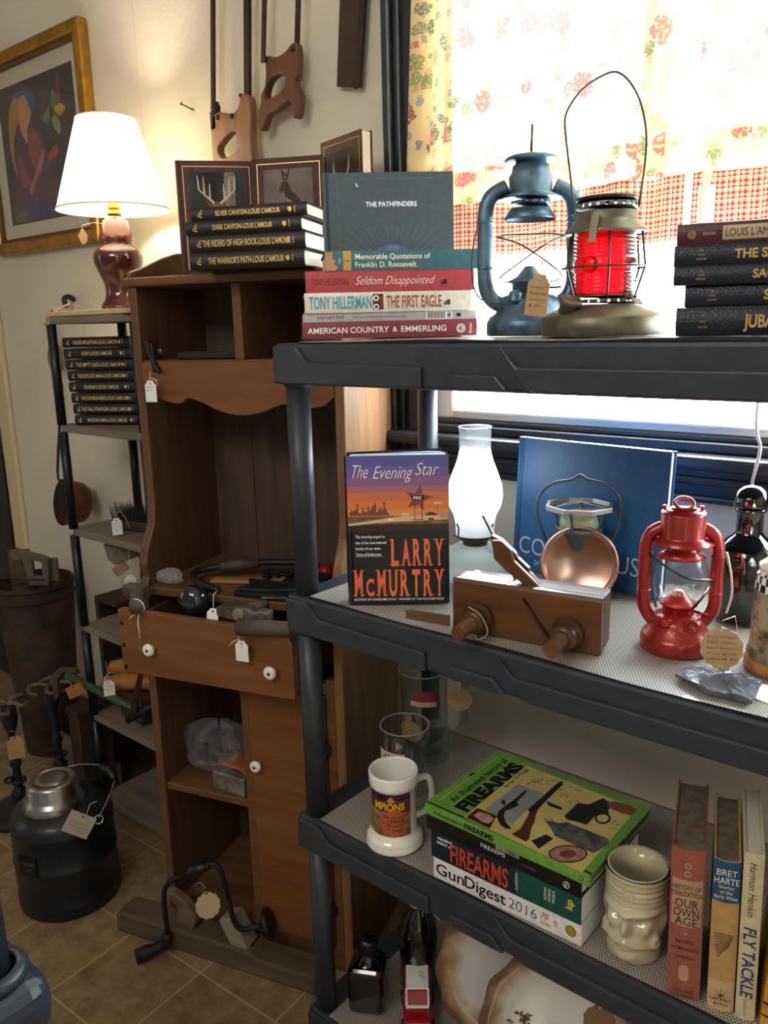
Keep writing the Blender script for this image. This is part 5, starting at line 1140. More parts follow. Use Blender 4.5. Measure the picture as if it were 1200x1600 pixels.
b = MB(); b.prism([(-.06, .0), (-.02, .018), (.03, .016), (.05, .004), (.05, .0), (.03, .011), (-.02, .012)], 0, .06, wood('orange_wood_strip', '#8a4f2a', '#a5683a', .5), frame((0, .05, .046), (1, 0, 0), (0, 0, 1), (0, -1, 0)), .001); b.build('wooden_lid', t)

# ------------------------------------------------------------------ on the floor: jointer plane, brace
pA = at(183, 1455, Z=0); pB = at(493, 1557, Z=0); jv = Vector((pB.x-pA.x, pB.y-pA.y, 0)); ja = math.atan2(jv.y, jv.x); JL = jv.length
jp = thing('jointer_plane', 'long wooden jointer plane lying on the tile floor before the hutch', 'hand plane', T(pA.x, pA.y, 0) @ RZ(ja))
jw = wood('dusty_beech', '#4a3a2b', '#6a5540', .65)
JH, JW = .056, .066
b = MB(); b.prism([(0, 0), (JL, 0), (JL, JH*.72), (JL*.97, JH*.8), (JL*.72, JH*.80), (JL*.70, JH), (0.02, JH), (0, JH*.85)], 0, JW, jw, frame((0, JW, 0), (1, 0, 0), (0, 0, 1), (0, -1, 0)), .006); b.build('body', jp)
b = MB(); b.prism([(JL*.60, JW*.3), (JL*.69, JW*.3), (JL*.69, JW*.8), (JL*.60, JW*.8)], JH-.001, JH+.0006, black_ink); b.build('throat', jp)
tot = [(0, 0), (.05, 0), (.06, .02), (.052, .045), (.03, .07), (-.005, .082), (-.028, .078), (-.022, .066), (.0, .058), (.012, .04), (.004, .02)]
b = MB(); b.prism(tot, 0, .024, old_wood if False else wood('dusty_handle', '#5d4a38', '#7a6550', .6), frame((JL*.30, JW*.62, JH-.002), (1, 0, 0), (0, 0, 1), (0, -1, 0)), .004); b.build('tote_handle', jp)
b = MB(); b.prism([(0, 0), (.045, .0), (.008, .075), (-.030, .060)], 0, .045, wood('pale_wedge', '#7d705c', '#978a74', .6), frame((JL*.60, JW*.8, JH-.006), (1, 0, 0), (0, 0, 1), (0, -1, 0)), .003); b.build('wedge', jp)
# hand brace propped on it
pts = [at(212, 1497, Z=.018), at(258, 1478, Z=.022), ]
br_ = thing('bit_brace', 'black bit brace with wooden pad propped over the long plane', 'brace', T(pts[1].x, pts[1].y, 0))
o_ = Vector((pts[1].x, pts[1].y, 0))
def Lp(x, y, f): return atf(x, y, f)-o_
fB = pts[1].dot(_fh)
e0 = pts[0]-o_; e0.z = .020; e1 = pts[1]-o_; e1.z = .026
P = [Lp(262, 1458, fB+.0), Lp(256, 1400, fB-.01), Lp(264, 1380, fB-.015), Lp(285, 1368, fB-.02), Lp(325, 1351, fB-.03), Lp(342, 1356, fB-.035), Lp(354, 1395, fB-.04), Lp(366, 1440, fB-.05), Lp(378, 1452, fB-.05), Lp(400, 1448, fB-.05), Lp(412, 1444, fB-.05)]
b = MB(); b.tube(smooth_path(P, 4), .0058, black_iron, 10); b.build('crank', br_)
b = MB(); b.tube([e0, e0*.6+e1*.4, e0*.4+e1*.6, e1, e1+Vector((.004, .004, .018)), P[0]], [.016, .017, .013, .014, .014, .009], black_iron, 14); b.build('chuck', br_)
b = MB(); b.tube([P[3], P[3]*.5+P[4]*.5, P[4]], [.009, .013, .0095], mat('black_grip', '#121212', .4), 14); b.tube([P[4], P[4]*.9+P[5]*.1], .0105, steel, 12); b.build('grip', br_)
ax = (P[-1]-P[-2]).normalized(); Mz = ax.to_track_quat('Z', 'Y').to_matrix().to_4x4(); Mz.translation = P[-1]
b = MB(); b.lathe([(.008, -.01), (.012, .0), (.030, .006), (.033, .012), (.028, .018), (.012, .022), (.001, .0225)], mat('black_pad', '#151414', .45), Mz, 30); b.build('pad', br_)
tp = Lp(322, 1388, fB-.005)+o_
price_tag('price_tag', 'round scalloped tag tied to the handle of the long floor plane', tuple(tp), facing(320)+.1, .052, .05, mat('tan_card', '#b59f7e', .8), 'scallop', ('',), tilt=.5, strg=[(-.045, 0, -.012), (-.02, 0, .006), (0, 0, 0), (-.04, .0, -.02), (0, 0, -.01)])

# ------------------------------------------------------------------ narrow etagere with black uprights
et = thing('narrow_shelves', 'narrow shelf stand with black tube uprights and grey boards against the wall', 'shelves', T(-1.92, 1.26, 0))
EM = T(1.92, -1.26, 0)
LZs = [1.436, 1.151, .861, .575, .298, .030]
tubeb = mat('black_tube', '#101318', .35, c2='#171b22', scale=20)
for i, z in enumerate(LZs):
    b = MB(); X0, X1, Y0, Y1 = -2.105, -1.725, 1.145, 1.375; c_ = .035
    b.prism([(X0+.012, Y0), (X1-c_, Y0), (X1, Y0+c_), (X1, Y1), (X0, Y1), (X0, Y0+.012)], z-.020, z, ply_grey, None, .003); b.build('shelf_board', et, EM)
for (x_, y_) in ((-2.092, 1.148), (-1.738, 1.166), (-2.092, 1.36), (-1.738, 1.36)):
    for k in range(len(LZs)):
        z1_ = LZs[k]-.020; z0_ = LZs[k+1] if k+1 < len(LZs) else 0
        MB().lathe([(.0125, z0_), (.0125, z1_)], tubeb, T(x_, y_, 0), 18).build('upright', et, EM)
# runner cloth on top
b = MB(); b.box(-2.10, -1.728, 1.142, 1.37, 1.4362, 1.4480, mat('cream_runner', '#cbb88c', .9, c2='#bda87a', scale=60), .001); b.prism([(-.06, .0), (.0, .0), (0, -.075), (-.03, -.03)], 0, .002, mat('cream_runner', '#cbb88c'), frame((-1.726, 1.20, 1.438), (0, -1, 0), (0, 0, 1), (1, 0, 0)))
solo(b, 'table_runner', 'cream cloth laid on the top board beneath the lamp', 'cloth')
# raffia bunch and iron hook
t = thing('raffia_bunch', 'bunch of pale raffia strands tied at the left end of the top board', 'raffia', T(*at(98, 486, Y=1.17)))
raf = mat('raffia', '#c49a68', .8)
for dx, dz in ((-.055, -.02), (-.065, -.035), (-.05, -.045), (-.045, -.03)):
    b = MB(); b.tube(smooth_path([(.02, .01, .018), (0, 0, .010), (dx*.5, -.01, dz*.3+.006), (dx*1.25, -.012, dz)], 4), .0022, raf, 6); b.build('strand', t)
b = MB(); hk = at(100, 470, Y=1.375); b.tube(smooth_path([(hk.x, WY, hk.z+.004), (hk.x, WY-.02, hk.z+.012), (hk.x+.002, WY-.035, hk.z+.004), (hk.x+.005, WY-.032, hk.z-.02)], 4), .008, black_iron, 10); solo(b, 'wall_hook', 'thick dark iron hook on the wall above the raffia', 'hook')
# eight books on the second board
EST = 'black westerns on the narrow shelves'
tl = ['MUSTANG MAN', 'THE TALL STRANGER', 'THE DAYBREAKERS', 'KILKENNY', 'THE KEYLOCK MAN', 'THE EMPTY LAND', 'FLINT', 'UNDER MOUNTAIN']
pos = ['bottom', 'second from the bottom', 'third from the bottom', 'fourth from the bottom', 'fifth from the bottom', 'third from the top', 'second from the top', 'topmost']
xs = [(105, 213), (104, 211), (103, 209), (101, 207), (101, 206), (100, 203), (99, 201), (98, 200)]
z = 1.152
for tt, ps, (xa, xb) in zip(tl, pos, xs):
    p = at(xa+7, 600, Y=1.160)
    western(tt, 'worn black western, %s of the eight stacked on the narrow shelves' % ps, (p.x, p.y, z), math.radians(28), .192, .115, .0262, g=dimgold, group=EST, tw=.0046*(len(tt)+14)); z += .0290
# table lamp
lp = atf(192, 478, 2.16); LX, LY, LZ0 = lp.x, lp.y, 1.4485
lamp = thing('table_lamp', 'lit table lamp with brown glazed base and white cone shade', 'lamp', T(LX, LY, LZ0))
br_g = mat('brown_glaze', '#3f160d', .10, coat=.8, c2='#6a3420', scale=7, stretch=(.3, .3, 2.2), contrast=(.42, .6))
kk = 2.16/FPX*1.03
def lpz(y): return (478-y)*kk
b = MB(); b.lathe([(.052, 0), (.054, .003), (.052, .008), (.042, .020), (.038, .034), (.040, .05), (.050, .070), (.060, .090), (.0615, .102), (.056, .116), (.040, .124), (.040, .130), (.044, .135), (.043, .142), (.034, .158), (.030, .172), (.018, .178), (.016, .182), (.001, .183)], br_g, None, 48); b.build('base', lamp, S(1.0, 1.0, 1.25))
brass = mat('brass', '#a5803f', .25, metal=1)
b = MB(); b.lathe([(.010, .224), (.010, .226), (.017, .228), (.017, .233), (.013, .237), (.015, .242), (.015, .26), (.001, .262)], brass, None, 24); b.build('socket', lamp)
shm = bpy.data.materials.new('lit_shade'); shm.use_nodes = True; n = shm.node_tree.nodes; L = shm.node_tree.links; n.clear()
o_ = n.new('ShaderNodeOutputMaterial'); a_ = n.new('ShaderNodeBsdfTranslucent'); a_.inputs[0].default_value = (.95, .86, .70, 1); c_ = n.new('ShaderNodeBsdfDiffuse'); c_.inputs[0].default_value = (.9, .86, .78, 1)
e_ = n.new('ShaderNodeEmission'); e_.inputs[0].default_value = (1, .86, .64, 1); e_.inputs[1].default_value = .8
x1 = n.new('ShaderNodeMixShader'); x1.inputs[0].default_value = .55; L.new(c_.outputs[0], x1.inputs[1]); L.new(a_.outputs[0], x1.inputs[2]); x2 = n.new('ShaderNodeAddShader'); L.new(x1.outputs[0], x2.inputs[0]); L.new(e_.outputs[0], x2.inputs[1]); L.new(x2.outputs[0], o_.inputs[0])
zb, zt = atf(182, 329, 2.16).z-LZ0, atf(182, 186, 2.16).z-LZ0
b = MB(); b.lathe([(.136, zb), (.071, zt)], shm, None, 64, cap=False); b.lathe([(.1375, zb-.001), (.1375, zb+.004), (.135, zb+.004)], mat('shade_trim', '#f0e6d0', .7), None, 64, cap=False); b.tube(circ(.071, zt, 48), .0015, mat('shade_trim', '#f0e6d0'), 6, True); b.build('shade', lamp)
b = MB(); b.sphere(.028, mat('lit_bulb', '#fff2d8', .4, emit='#ffdca0', emits=14), T(0, 0, .30), 16, 10); b.build('bulb', lamp)
bl_ = bpy.data.lights.new('bulb_light', 'POINT'); bl_.energy = 7; bl_.color = (1, .87, .68); bl_.shadow_soft_size = .03; bo_ = bpy.data.objects.new('bulb_light', bl_); col.objects.link(bo_); bo_.location = (LX, LY, LZ0+.345)
tp = at(128, 352, Y=LY-.06)
price_tag('leaf_tag', 'dry brown leaf-shaped tag hanging below the lamp shade', tuple(tp), facing(128), .022, .042, mat('dry_leaf', '#8d7350', .8), 'leaf', strg=[(.05, .06, .0), (.02, .02, .006), (0, 0, 0), (0, 0, -.008)])

# brush on the third board
t = thing('scrub_brush', 'black-bristled wooden brush lying on the third board of the narrow shelves', 'brush', T(-1.985, 1.20, .862) @ RZ(.25))
b = MB(); b.box(0, .25, 0, .045, 0, .028, wood('brush_block', '#2b2019', '#3c2d22', .6), .004); b.build('block', t)
b = MB(); r9 = random.Random(9); bm_ = mat('black_bristle', '#17130f', .7)
for i in range(46):
    for k in range(5):
        x_, y_ = .004+i*.0053, .004+k*.009; dx, dy = r9.uniform(-.006, .006)-.01*(i < 3), r9.uniform(-.006, .004)
        b.add([(x_-.0016, y_, .028), (x_+.0016, y_, .028), (x_, y_+.003, .028), (x_+dx, y_+dy, .078+r9.uniform(-.004, .004))], [(0, 1, 3), (1, 2, 3), (2, 0, 3)], bm_)
o_ = b.build('bristles', t); o_['kind'] = 'stuff'
price_tag('price_tag', 'white handwritten tag leaning on the black-bristled brush', tuple(at(181, 806, Y=1.165)), facing(180)+.1, .026, .045, paper_white, lines=('1912', 'scrub', 'brush', '$8'), tilt=.15, strg=[(.028, .02, -.035), (.026, .012, -.005), (.018, .006, .010), (.006, 0, .012), (0, 0, -.012)])
t = thing('wood_mallet', 'grey wooden mallet head with tag poking out below the third board', 'mallet', T(-2.0, 1.28, .65))
b = MB(); b.tube([(0, .02, 0), (.05, .0, .145)], .012, oldh, 12); b.build('handle', t)
b = MB(); b.box(-.03, .035, -.06, .03, -.025, .025, ply_grey, .006, T(.062, -.06, .165) @ RZ(-.3) @ RX(.2)); b.build('head', t)
price_tag('price_tag', 'white tag on a long string below the third board of the narrow shelves', tuple(at(203, 895, Y=1.17)), facing(200), .028, .044, paper_white, lines=('antique', 'wooden', 'mallet', '$9'), strg=[(-.02, .01, .085), (.0, .0, .08), (.002, 0, .04), (0, 0, 0), (0, 0, -.012)])
# things standing behind the stand
t = thing('wooden_paddle', 'brown wooden paddle board leaning at the back behind the fourth board', 'wooden board', T(-1.98, 1.372, .577) @ RY(.18))
b = MB(); b.prism([(-.03, 0), (.05, 0), (.085, .12), (.07, .22), (.03, .26), (-.03, .24), (-.055, .16)], 0, .012, old_wood, frame((0, 0, 0), (1, 0, 0), (0, 0, 1), (0, -1, 0)), .003); b.build('board', t)
price_tag('price_tag', 'tilted brown tag tied to the paddle board behind the narrow shelves', tuple(at(182, 880, Y=1.30)), facing(180), .045, .032, paper_kraft, 'plain', ('',), roll=.55, strg=[(.03, .02, .03), (.01, .0, .01), (0, 0, -.012)])
t = thing('shoe_last', 'pair of orange wooden shoe lasts poking out on the fifth board', 'shoe lasts', T(-2.01, 1.19, .36))
lm_ = wood('orange_last', '#8f5a28', '#b5793c', .4)
for k, (oy, oz) in enumerate(((0, .045), (.03, .085))):
    b = MB(); q0 = Vector((.0, oy, oz)); b.tube([q0+Vector((-.04, -.03, -.018)), q0+Vector((-.03, -.025, -.005)), q0+Vector((.02, 0, .008)), q0+Vector((.09, .03, .015)), q0+Vector((.13, .05, .01))], [.012, .022, .026, .022, .02], lm_, 16); b.build('last', t)
b = MB(); b.tube(circ(.027, 0, 20), .0015, string, 6, True, T(-.012, -.012, .048) @ RY(1.2) @ RZ(.4)); b.build('tie', t)
b = MB(); b.box(-.01, .10, .0, .10, -.062, .02, old_wood, .004); b.build('last_block', t)
price_tag('price_tag', 'white tag hanging from the orange shoe lasts', tuple(at(169, 1060, Y=1.13)), facing(168), .030, .046, paper_white, lines=('Antique', 'shoe lasts', '$ 22'), strg=[(-.004, .0, .05), (0, 0, .02), (0, 0, 0), (0, 0, -.012)])
b = MB(); b.tube([at(105, 1055, Y=1.10), at(190, 1098, Y=1.145), at(222, 1114, Y=1.16)], [.012, .0115, .0115], mat('green_painted_wood', '#3a5a34', .5, c2='#2c4528', scale=30), 14)
t = thing('garden_tool', 'hooked tool with green painted shaft lying across the narrow shelves', 'tool', T(0, 0, 0)); b.build('handle', t)
b = MB(); q0 = at(96, 1060, Y=1.09); b.prism([(0, .0), (.0, .03), (.03, .055), (.075, .05), (.085, .035), (.04, .04), (.02, .02), (.02, -.03), (.005, -.05)], 0, .018, mat('rust_tool', '#4a3020', .7, c2='#5d4030', scale=30), frame((q0.x-.05, q0.y, q0.z-.03), (.77, .64, 0), (0, 0, 1), (.64, -.77, 0)), .003); b.build('hook_blade', t)
price_tag('price_tag', 'orange-brown tag tied to the hooked end of the green handle', tuple(at(112, 1068, Y=1.06)), facing(112), .045, .036, mat('amber_card', '#a5743a', .8), 'plain', ('',), roll=.3, strg=[(-.03, 0, 0), (-.01, 0, .004), (0, 0, -.01)])
t = thing('hand_sickle', 'dark iron tool with black handle lying on the fifth board beside the hutch', 'tool', T(*at(225, 1110, Y=1.16)))
b = MB(); b.tube([(-.04, -.03, -.03), (0, 0, .0), (.03, .03, .02)], [.011, .013, .011], black_iron, 12); b.build('grip', t)
b = MB(); b.prism([(0, 0), (.02, 0), (.05, .12), (.055, .17), (.035, .12)], 0, .008, mat('dark_blade', '#33302b', .5, metal=.5), frame((-.03, -.03, -.02), (.77, .64, 0), (0, 0, 1), (.64, -.77, 0)), .001); b.build('blade', t)
# crate and panel behind, planks on the floor
t = thing('wooden_crate', 'dark brown wooden crate standing behind the narrow shelves', 'crate', T(-2.22, 1.27, 0))
for (x0, x1, y0, y1, z0, z1_) in ((-.02, .0, 0, .125, 0, .60), (.0, .10, .110, .125, 0, .60), (.0, .10, 0, .11, .585, .60), (0, .10, 0, .11, .0, .016), (.0, .10, .0, .11, .28, .292)):
    b = MB(); b.box(x0, x1, y0, y1, z0, z1_, wood('crate_wood', '#2b1d14', '#3f2b1d', .65), .002); b.build('plank', t)
b = MB(); b.box(-3.0, -2.12, 1.215, 1.232, 0, .088, ply_grey, .003); solo(b, 'floor_plank', 'grey plank standing on edge along the floor behind the cast iron stands', 'plank')
t = thing('tool_case', 'dark brown box below the green handle on the floor', 'box', T(-2.16, 1.10, 0))
b = MB(); b.box(0, .06, 0, .10, 0, .30, wood('crate_wood', '#2b1d14', '#3f2b1d'), .003); b.build('body', t); b = MB(); b.box(-.004, .064, -.004, .104, .30, .318, wood('crate_wood', '#2b1d14', '#3f2b1d'), .002); b.build('lid', t)

# ------------------------------------------------------------------ tall rusty bin with tools
fbn = 2.60; top = atf(52, 905, fbn); 
bin_ = thing('ash_bin', 'tall tapered rusty metal bin holding old wooden tools at the far left', 'bin', T(top.x, top.y, 0))
zt_ = top.z; R1, R0 = .125, .085
b = MB(); b.lathe([(R0, 0), (R0, .004), (R1, zt_), (R1-.004, zt_), (R0-.006, .02), (.001, .02)], rust, None, 44)
for zz in (zt_-.012, zt_-.05): b.lathe([(R0+(R1-R0)*zz/zt_, zz-.006), (R0+(R1-R0)*zz/zt_+.005, zz), (R0+(R1-R0)*zz/zt_, zz+.006)], rust, None, 44, cap=False)
b.build('body', bin_)
b = MB(); b.tube(smooth_path([(-.12, -.02, zt_-.01), (-.06, -.09, zt_+.016), (.02, -.05, zt_+.02), (.10, .06, zt_-.005)], 5), .003, wire); b.build('bail', bin_)
cr_ = Vector((math.cos(YAW), math.sin(YAW), 0)); 
t = thing('hand_saw', 'old saw with open wooden handle standing in the rusty bin', 'saw', T(top.x, top.y, .021) @ RZ(YAW))
b = MB(); b.shape([[(0, 0), (.065, -.005), (.072, .09), (.05, .10), (-.03, .125), (-.05, .11), (-.045, .085), (-.01, .085)], [(.02, .03), (.048, .03), (.05, .075), (.02, .085)]], .018, mat('grey_saw_handle', '#5d5142', .7, c2='#6e6150', scale=30), frame((.0, -.02, zt_-.03), (1, 0, 0), (0, 0, 1), (0, -1, 0)), .003); b.build('handle', t)
b = MB(); b.box(-.01, .05, -.031, -.029, 0, zt_-.03, steel); b.build('blade', t)
t = thing('wood_board', 'brown rectangular wooden board standing in the rusty bin', 'board', T(top.x, top.y, .021) @ RZ(YAW))
b = MB(); b.box(-.085, -.015, .02, .035, 0, zt_+.075, mat('brown_board', '#5a4632', .7, c2='#4a3827', scale=20), .003); b.build('board', t)
t = thing('wooden_stick', 'pale wooden stick leaning in the rusty bin', 'stick', T(top.x, top.y, .021) @ RZ(YAW))
b = MB(); b.box(.052, .085, -.005, .012, .3, zt_+.05, mat('pale_grey_wood', '#6d6353', .7), .003); b.build('handle', t)
# cast-iron stands with spidery arms
def iron_stand(label, base, H, r, arm_r, seed, coln):
    t = thing('sprinkler_stand', label, 'cast iron stand', T(*base))
    b = MB(); b.lathe([(r, 0), (r*1.02, .006), (r*.96, .016), (r*.80, .022), (r*.30, .044), (r*.24, .050), (.001, .051)], coln, None, 44, fn=lambda rr, a, z: rr*(1+(.045*math.cos(a*14) if .018 < z < .045 else 0))); b.build('base', t)
    b = MB(); b.lathe([(.016, .05), (.022, .06), (.022, .075), (.013, .085), (.011, H*.42), (.017, H*.45), (.012, H*.5), (.010, H*.72), (.018, H*.78), (.024, H*.86), (.020, H*.95), (.012, H*.97), (.001, H*.98)], mat('dark_blue_iron', '#1b212a', .5, metal=.4, c2='#2c3440', scale=20), None, 20); b.build('column', t)
    for k in range(4):
        a = k*PI/2+seed; b = MB(); ca, sa = math.cos(a), math.sin(a); c2_, s2 = math.cos(a+.55), math.sin(a+.55)
        b.tube(smooth_path([(0, 0, H*.97), (arm_r*.5*ca, arm_r*.5*sa, H), (arm_r*ca, arm_r*sa, H-.004), (arm_r*1.05*c2_, arm_r*1.05*s2, H-.012), (arm_r*.85*math.cos(a+.9), arm_r*.85*math.sin(a+.9), H-.018)], 4), .006, mat('tan_rusty_arm', '#5f4a3c', .6, c2='#76604f', scale=30), 8); b.build('arm', t)
    b = MB(); b.tube(circ(.02, H*.34, 16, .025, -.01), .004, coln, 8, True, I4); b.tube(circ(.016, H*.30, 16, -.02, -.012), .004, coln, 8, True); b.build('scrollwork', t)
    return t
p1_ = at(35, 1270, Z=.0); g1 = iron_stand('cast iron lawn stand with fluted round base at the far left edge', (p1_.x, p1_.y, 0), .36, .10, .055, .3, black_iron)
p2_ = at(98, 1225, Z=.0); g2 = iron_stand('smaller cast iron stand with spidery arms directly behind the black jug', (p2_.x, p2_.y, 0), .345, .055, .06, .9, black_iron)
price_tag('price_tag', 'brown card tag tied to the fluted cast iron stand', tuple(at(22, 1147, Y=p1_.y-.05)), facing(22), .042, .068, paper_kraft, lines=('', ''), strg=[(-.03, 0, -.002), (0, 0, .01), (.01, 0, .006), (0, 0, -.012)])
# vacuum jug
pj = at(112, 1392, Z=0); 
jug = thing('picnic_jug', 'black insulated picnic jug with aluminium cup lid on the tile floor', 'jug', T(pj.x, pj.y, 0) @ RZ(facing(112)))
jm = mat('black_jug_enamel', '#0c1116', .42, coat=.15, c2='#12181f', scale=30, bump=.05); alu = mat('brushed_aluminium', '#a9a8a6', .3, metal=1, c2='#918f8c', scale=12)
JR = .121
b = MB(); b.lathe([(JR*.95, 0), (JR, .006), (JR, .03), (JR*1.012, .033), (JR, .036), (JR, .125), (JR*1.02, .128), (JR*1.02, .133), (JR, .136), (JR, .215), (JR*1.008, .218), (JR, .221), (JR*.985, .235), (JR*.90, .252), (JR*.62, .268), (.001, .269)], jm, None, 56); b.build('body', jug)
b = MB(); b.lathe([(.075, .262), (.077, .266), (.073, .272), (.072, .280), (.070, .282), (.066, .290), (.064, .292), (.061, .322), (.056, .329), (.046, .331), (.044, .328), (.036, .3275), (.034, .331), (.028, .332), (.001, .3315)], alu, T(-.012, -.01, 0), 48, cap=False); b.build('cup_lid', jug)
b = MB(); b.tube(smooth_path([(.085, -.085, .240), (.112, -.04, .258), (.130, .01, .272), (.128, .045, .280), (.10, .085, .286), (.05, .11, .287), (.0, .12, .275), (-.03, .118, .240)], 5), .003, bright_steel); bh = b.build('bail', jug)
b = MB(); b.tube([(.131, .020, .2745), (.124, .055, .2815), (.103, .082, .2855)], [.010, .013, .010], mat('black_grip', '#121212'), 14); b.build('grip', bh)
b = MB(); b.box(-.026, .026, -.003, .0, -.026, .026, mat('jug_plate', '#191b1c', .35, metal=.5), .001, RZ(-.75) @ T(0, -JR+.001, .155)); b.text('VACUUM', mat('jug_letter', '#6b6a62', .4), RZ(-.75) @ T(0, -JR-.002, .158) @ RX(PI/2), .007, .036); b.text('JUG', mat('jug_letter', '#6b6a62', .4), RZ(-.75) @ T(0, -JR-.002, .143) @ RX(PI/2), .007, .02); b.build('maker_plate', jug)
b = MB(); b.tube(circ(.01, 0, 14), .0025, bright_steel, 6, True, T(.085, -.09, .238) @ RX(1.0)); b.build('wire_loop', jug)
tp = atf(134, 1268, pj.dot(_fh)-.128)
price_tag('price_tag', 'square grey handwritten tag tied to the black jug', tuple(tp), facing(132)+.1, .062, .05, mat('grey_card', '#a79b8c', .8), 'plain', ('', 'Vacuum jug', 'works good', '$ 14'), tilt=.25, roll=-.62, strg=[(.02, .02, .025), (.0, .012, .012), (.006, .0, 0), (0, 0, -.01)])

# ------------------------------------------------------------------ wall: picture, saws, ladles, nails
YW = WY-.001
pc0, pc1, pz0, pz1 = -2.815, -2.195, 1.648, 2.232
pic = thing('framed_picture', 'gold-framed pastel of a seated woman with a flower on the left wall', 'picture', T((pc0+pc1)/2, YW, (pz0+pz1)/2))
PM = T(-(pc0+pc1)/2, -YW, -(pz0+pz1)/2)
gilt = mat('gilt_frame', '#b5862f', .32, metal=.65, c2='#8f6a2a', scale=26, bump=.2); gilt_d = mat('gilt_frame_inner', '#5d4426', .5, metal=.3)
fw = .036
def bar(mb, x0, x1, z0, z1_, y0, y1, m, bev=.004): mb.box(x0, x1, y0, y1, z0, z1_, m, bev)
b = MB()
for (x0, x1, z0, z1_) in ((pc0, pc0+fw, pz0, pz1), (pc1-fw, pc1, pz0, pz1), ): bar(b, x0, x1, z0, z1_, YW-.034, YW, gilt, .008)
for (x0, x1, z0, z1_) in ((pc0-.0008, pc1+.0008, pz1-fw, pz1+.0008), (pc0-.0008, pc1+.0008, pz0-.0008, pz0+fw)): bar(b, x0, x1, z0, z1_, YW-.0352, YW-.0005, gilt, .008)
f2 = fw+.010
for (x0, x1, z0, z1_) in ((pc0+fw, pc0+f2, pz0+fw, pz1-fw), (pc1-f2, pc1-fw, pz0+fw, pz1-fw), (pc0+fw, pc1-fw, pz1-f2, pz1-fw), (pc0+fw, pc1-fw, pz0+fw, pz0+f2)): bar(b, x0, x1, z0, z1_, YW-.026, YW-.004, gilt_d, .002)
b.build('frame', pic, PM)
b = MB(); b.box(pc0+f2, pc1-f2, YW-.012, YW-.006, pz0+f2, pz1-f2, mat('cream_mat_board', '#c9c0ae', .8)); b.build('mat_board', pic, PM)
ax0, ax1, az0, az1 = pc0+.098, pc1-.082, pz0+.088, pz1-.092
b = MB(); AM = frame((ax0, YW-.0122, az0), (1, 0, 0), (0, 0, 1), (0, -1, 0)); AW, AH = ax1-ax0, az1-az0
b.poly([(0, 0), (AW, 0), (AW, AH), (0, AH)], mat('pastel_dark', '#2a2026', .6, c2='#3d3038', scale=7), AM)
def art(pts, c, e, nm): b.poly([(q.x*AW, q.y*AH, e) for q in smooth_path([(x_, y_, 0) for x_, y_ in pts], 4, True)], mat('pastel_'+nm, c, .6, c2=tuple(min(1, v*1.25+.012) for v in lin(c)), scale=16), AM)
art([(.10, .02), (.92, .02), (.98, .10), (.72, .22), (.62, .40), (.55, .60), (.45, .66), (.25, .66), (.16, .50), (.12, .25)], '#4a2840', .0004, 'dress')
art([(.16, .02), (.6, .02), (.55, .12), (.3, .16), (.18, .12)], '#3d2d63', .0006, 'fold')
art([(.18, .64), (.14, .5), (.17, .36), (.13, .4), (.10, .55), (.12, .78), (.22, .9), (.32, .86), (.26, .74)], '#8f6c2f', .0006, 'hair')
art([(.18, .84), (.20, .92), (.34, .94), (.48, .90), (.50, .80), (.40, .76), (.3, .86)], '#2d4a7a', .00055, 'veil')
art([(.26, .72), (.30, .88), (.37, .90), (.42, .82), (.44, .76), (.40, .70), (.36, .64), (.38, .56), (.33, .58)], '#a87656', .0008, 'face')
art([(.36, .60), (.44, .64), (.52, .56), (.50, .42), (.42, .36), (.36, .46)], '#74343c', .0008, 'bodice')
art([(.42, .30), (.50, .36), (.56, .46), (.54, .5), (.47, .42), (.36, .28), (.30, .24), (.34, .20)], '#94604f', .001, 'arm')
art([(.20, .30), (.28, .26), (.38, .28), (.30, .34), (.26, .46), (.2, .5)], '#7a2f50', .0009, 'sleeve')
art([(.58, .70), (.68, .76), (.72, .72), (.64, .66)], '#587040', .0008, 'leaf_a'); art([(.68, .70), (.74, .88), (.78, .80), (.74, .70)], '#4a6a38', .0008, 'leaf_b'); art([(.72, .72), (.80, .64), (.78, .56), (.70, .64)], '#6a8048', .0008, 'leaf_c')
art([(.74, .74), (.82, .76), (.88, .72), (.80, .68)], '#a58030', .0009, 'bloom'); art([(.78, .78), (.80, .95), (.84, .94), (.83, .78)], '#6e2a28', .0008, 'stem'); art([(.60, .44), (.72, .5), (.74, .44), (.62, .40)], '#863428', .0009, 'rose'); art([(.06, .02), (.22, .04), (.24, .10), (.12, .10)], '#3f5a34', .0009, 'grass')
b.build('pastel', pic, PM)
b = MB(); b.box(pc0+f2, pc1-f2, YW-.0165, YW-.0150, pz0+f2, pz1-f2, glass('picture_glass', (1, 1, 1), .02, refl=.7)); b.build('glazing', pic, PM)

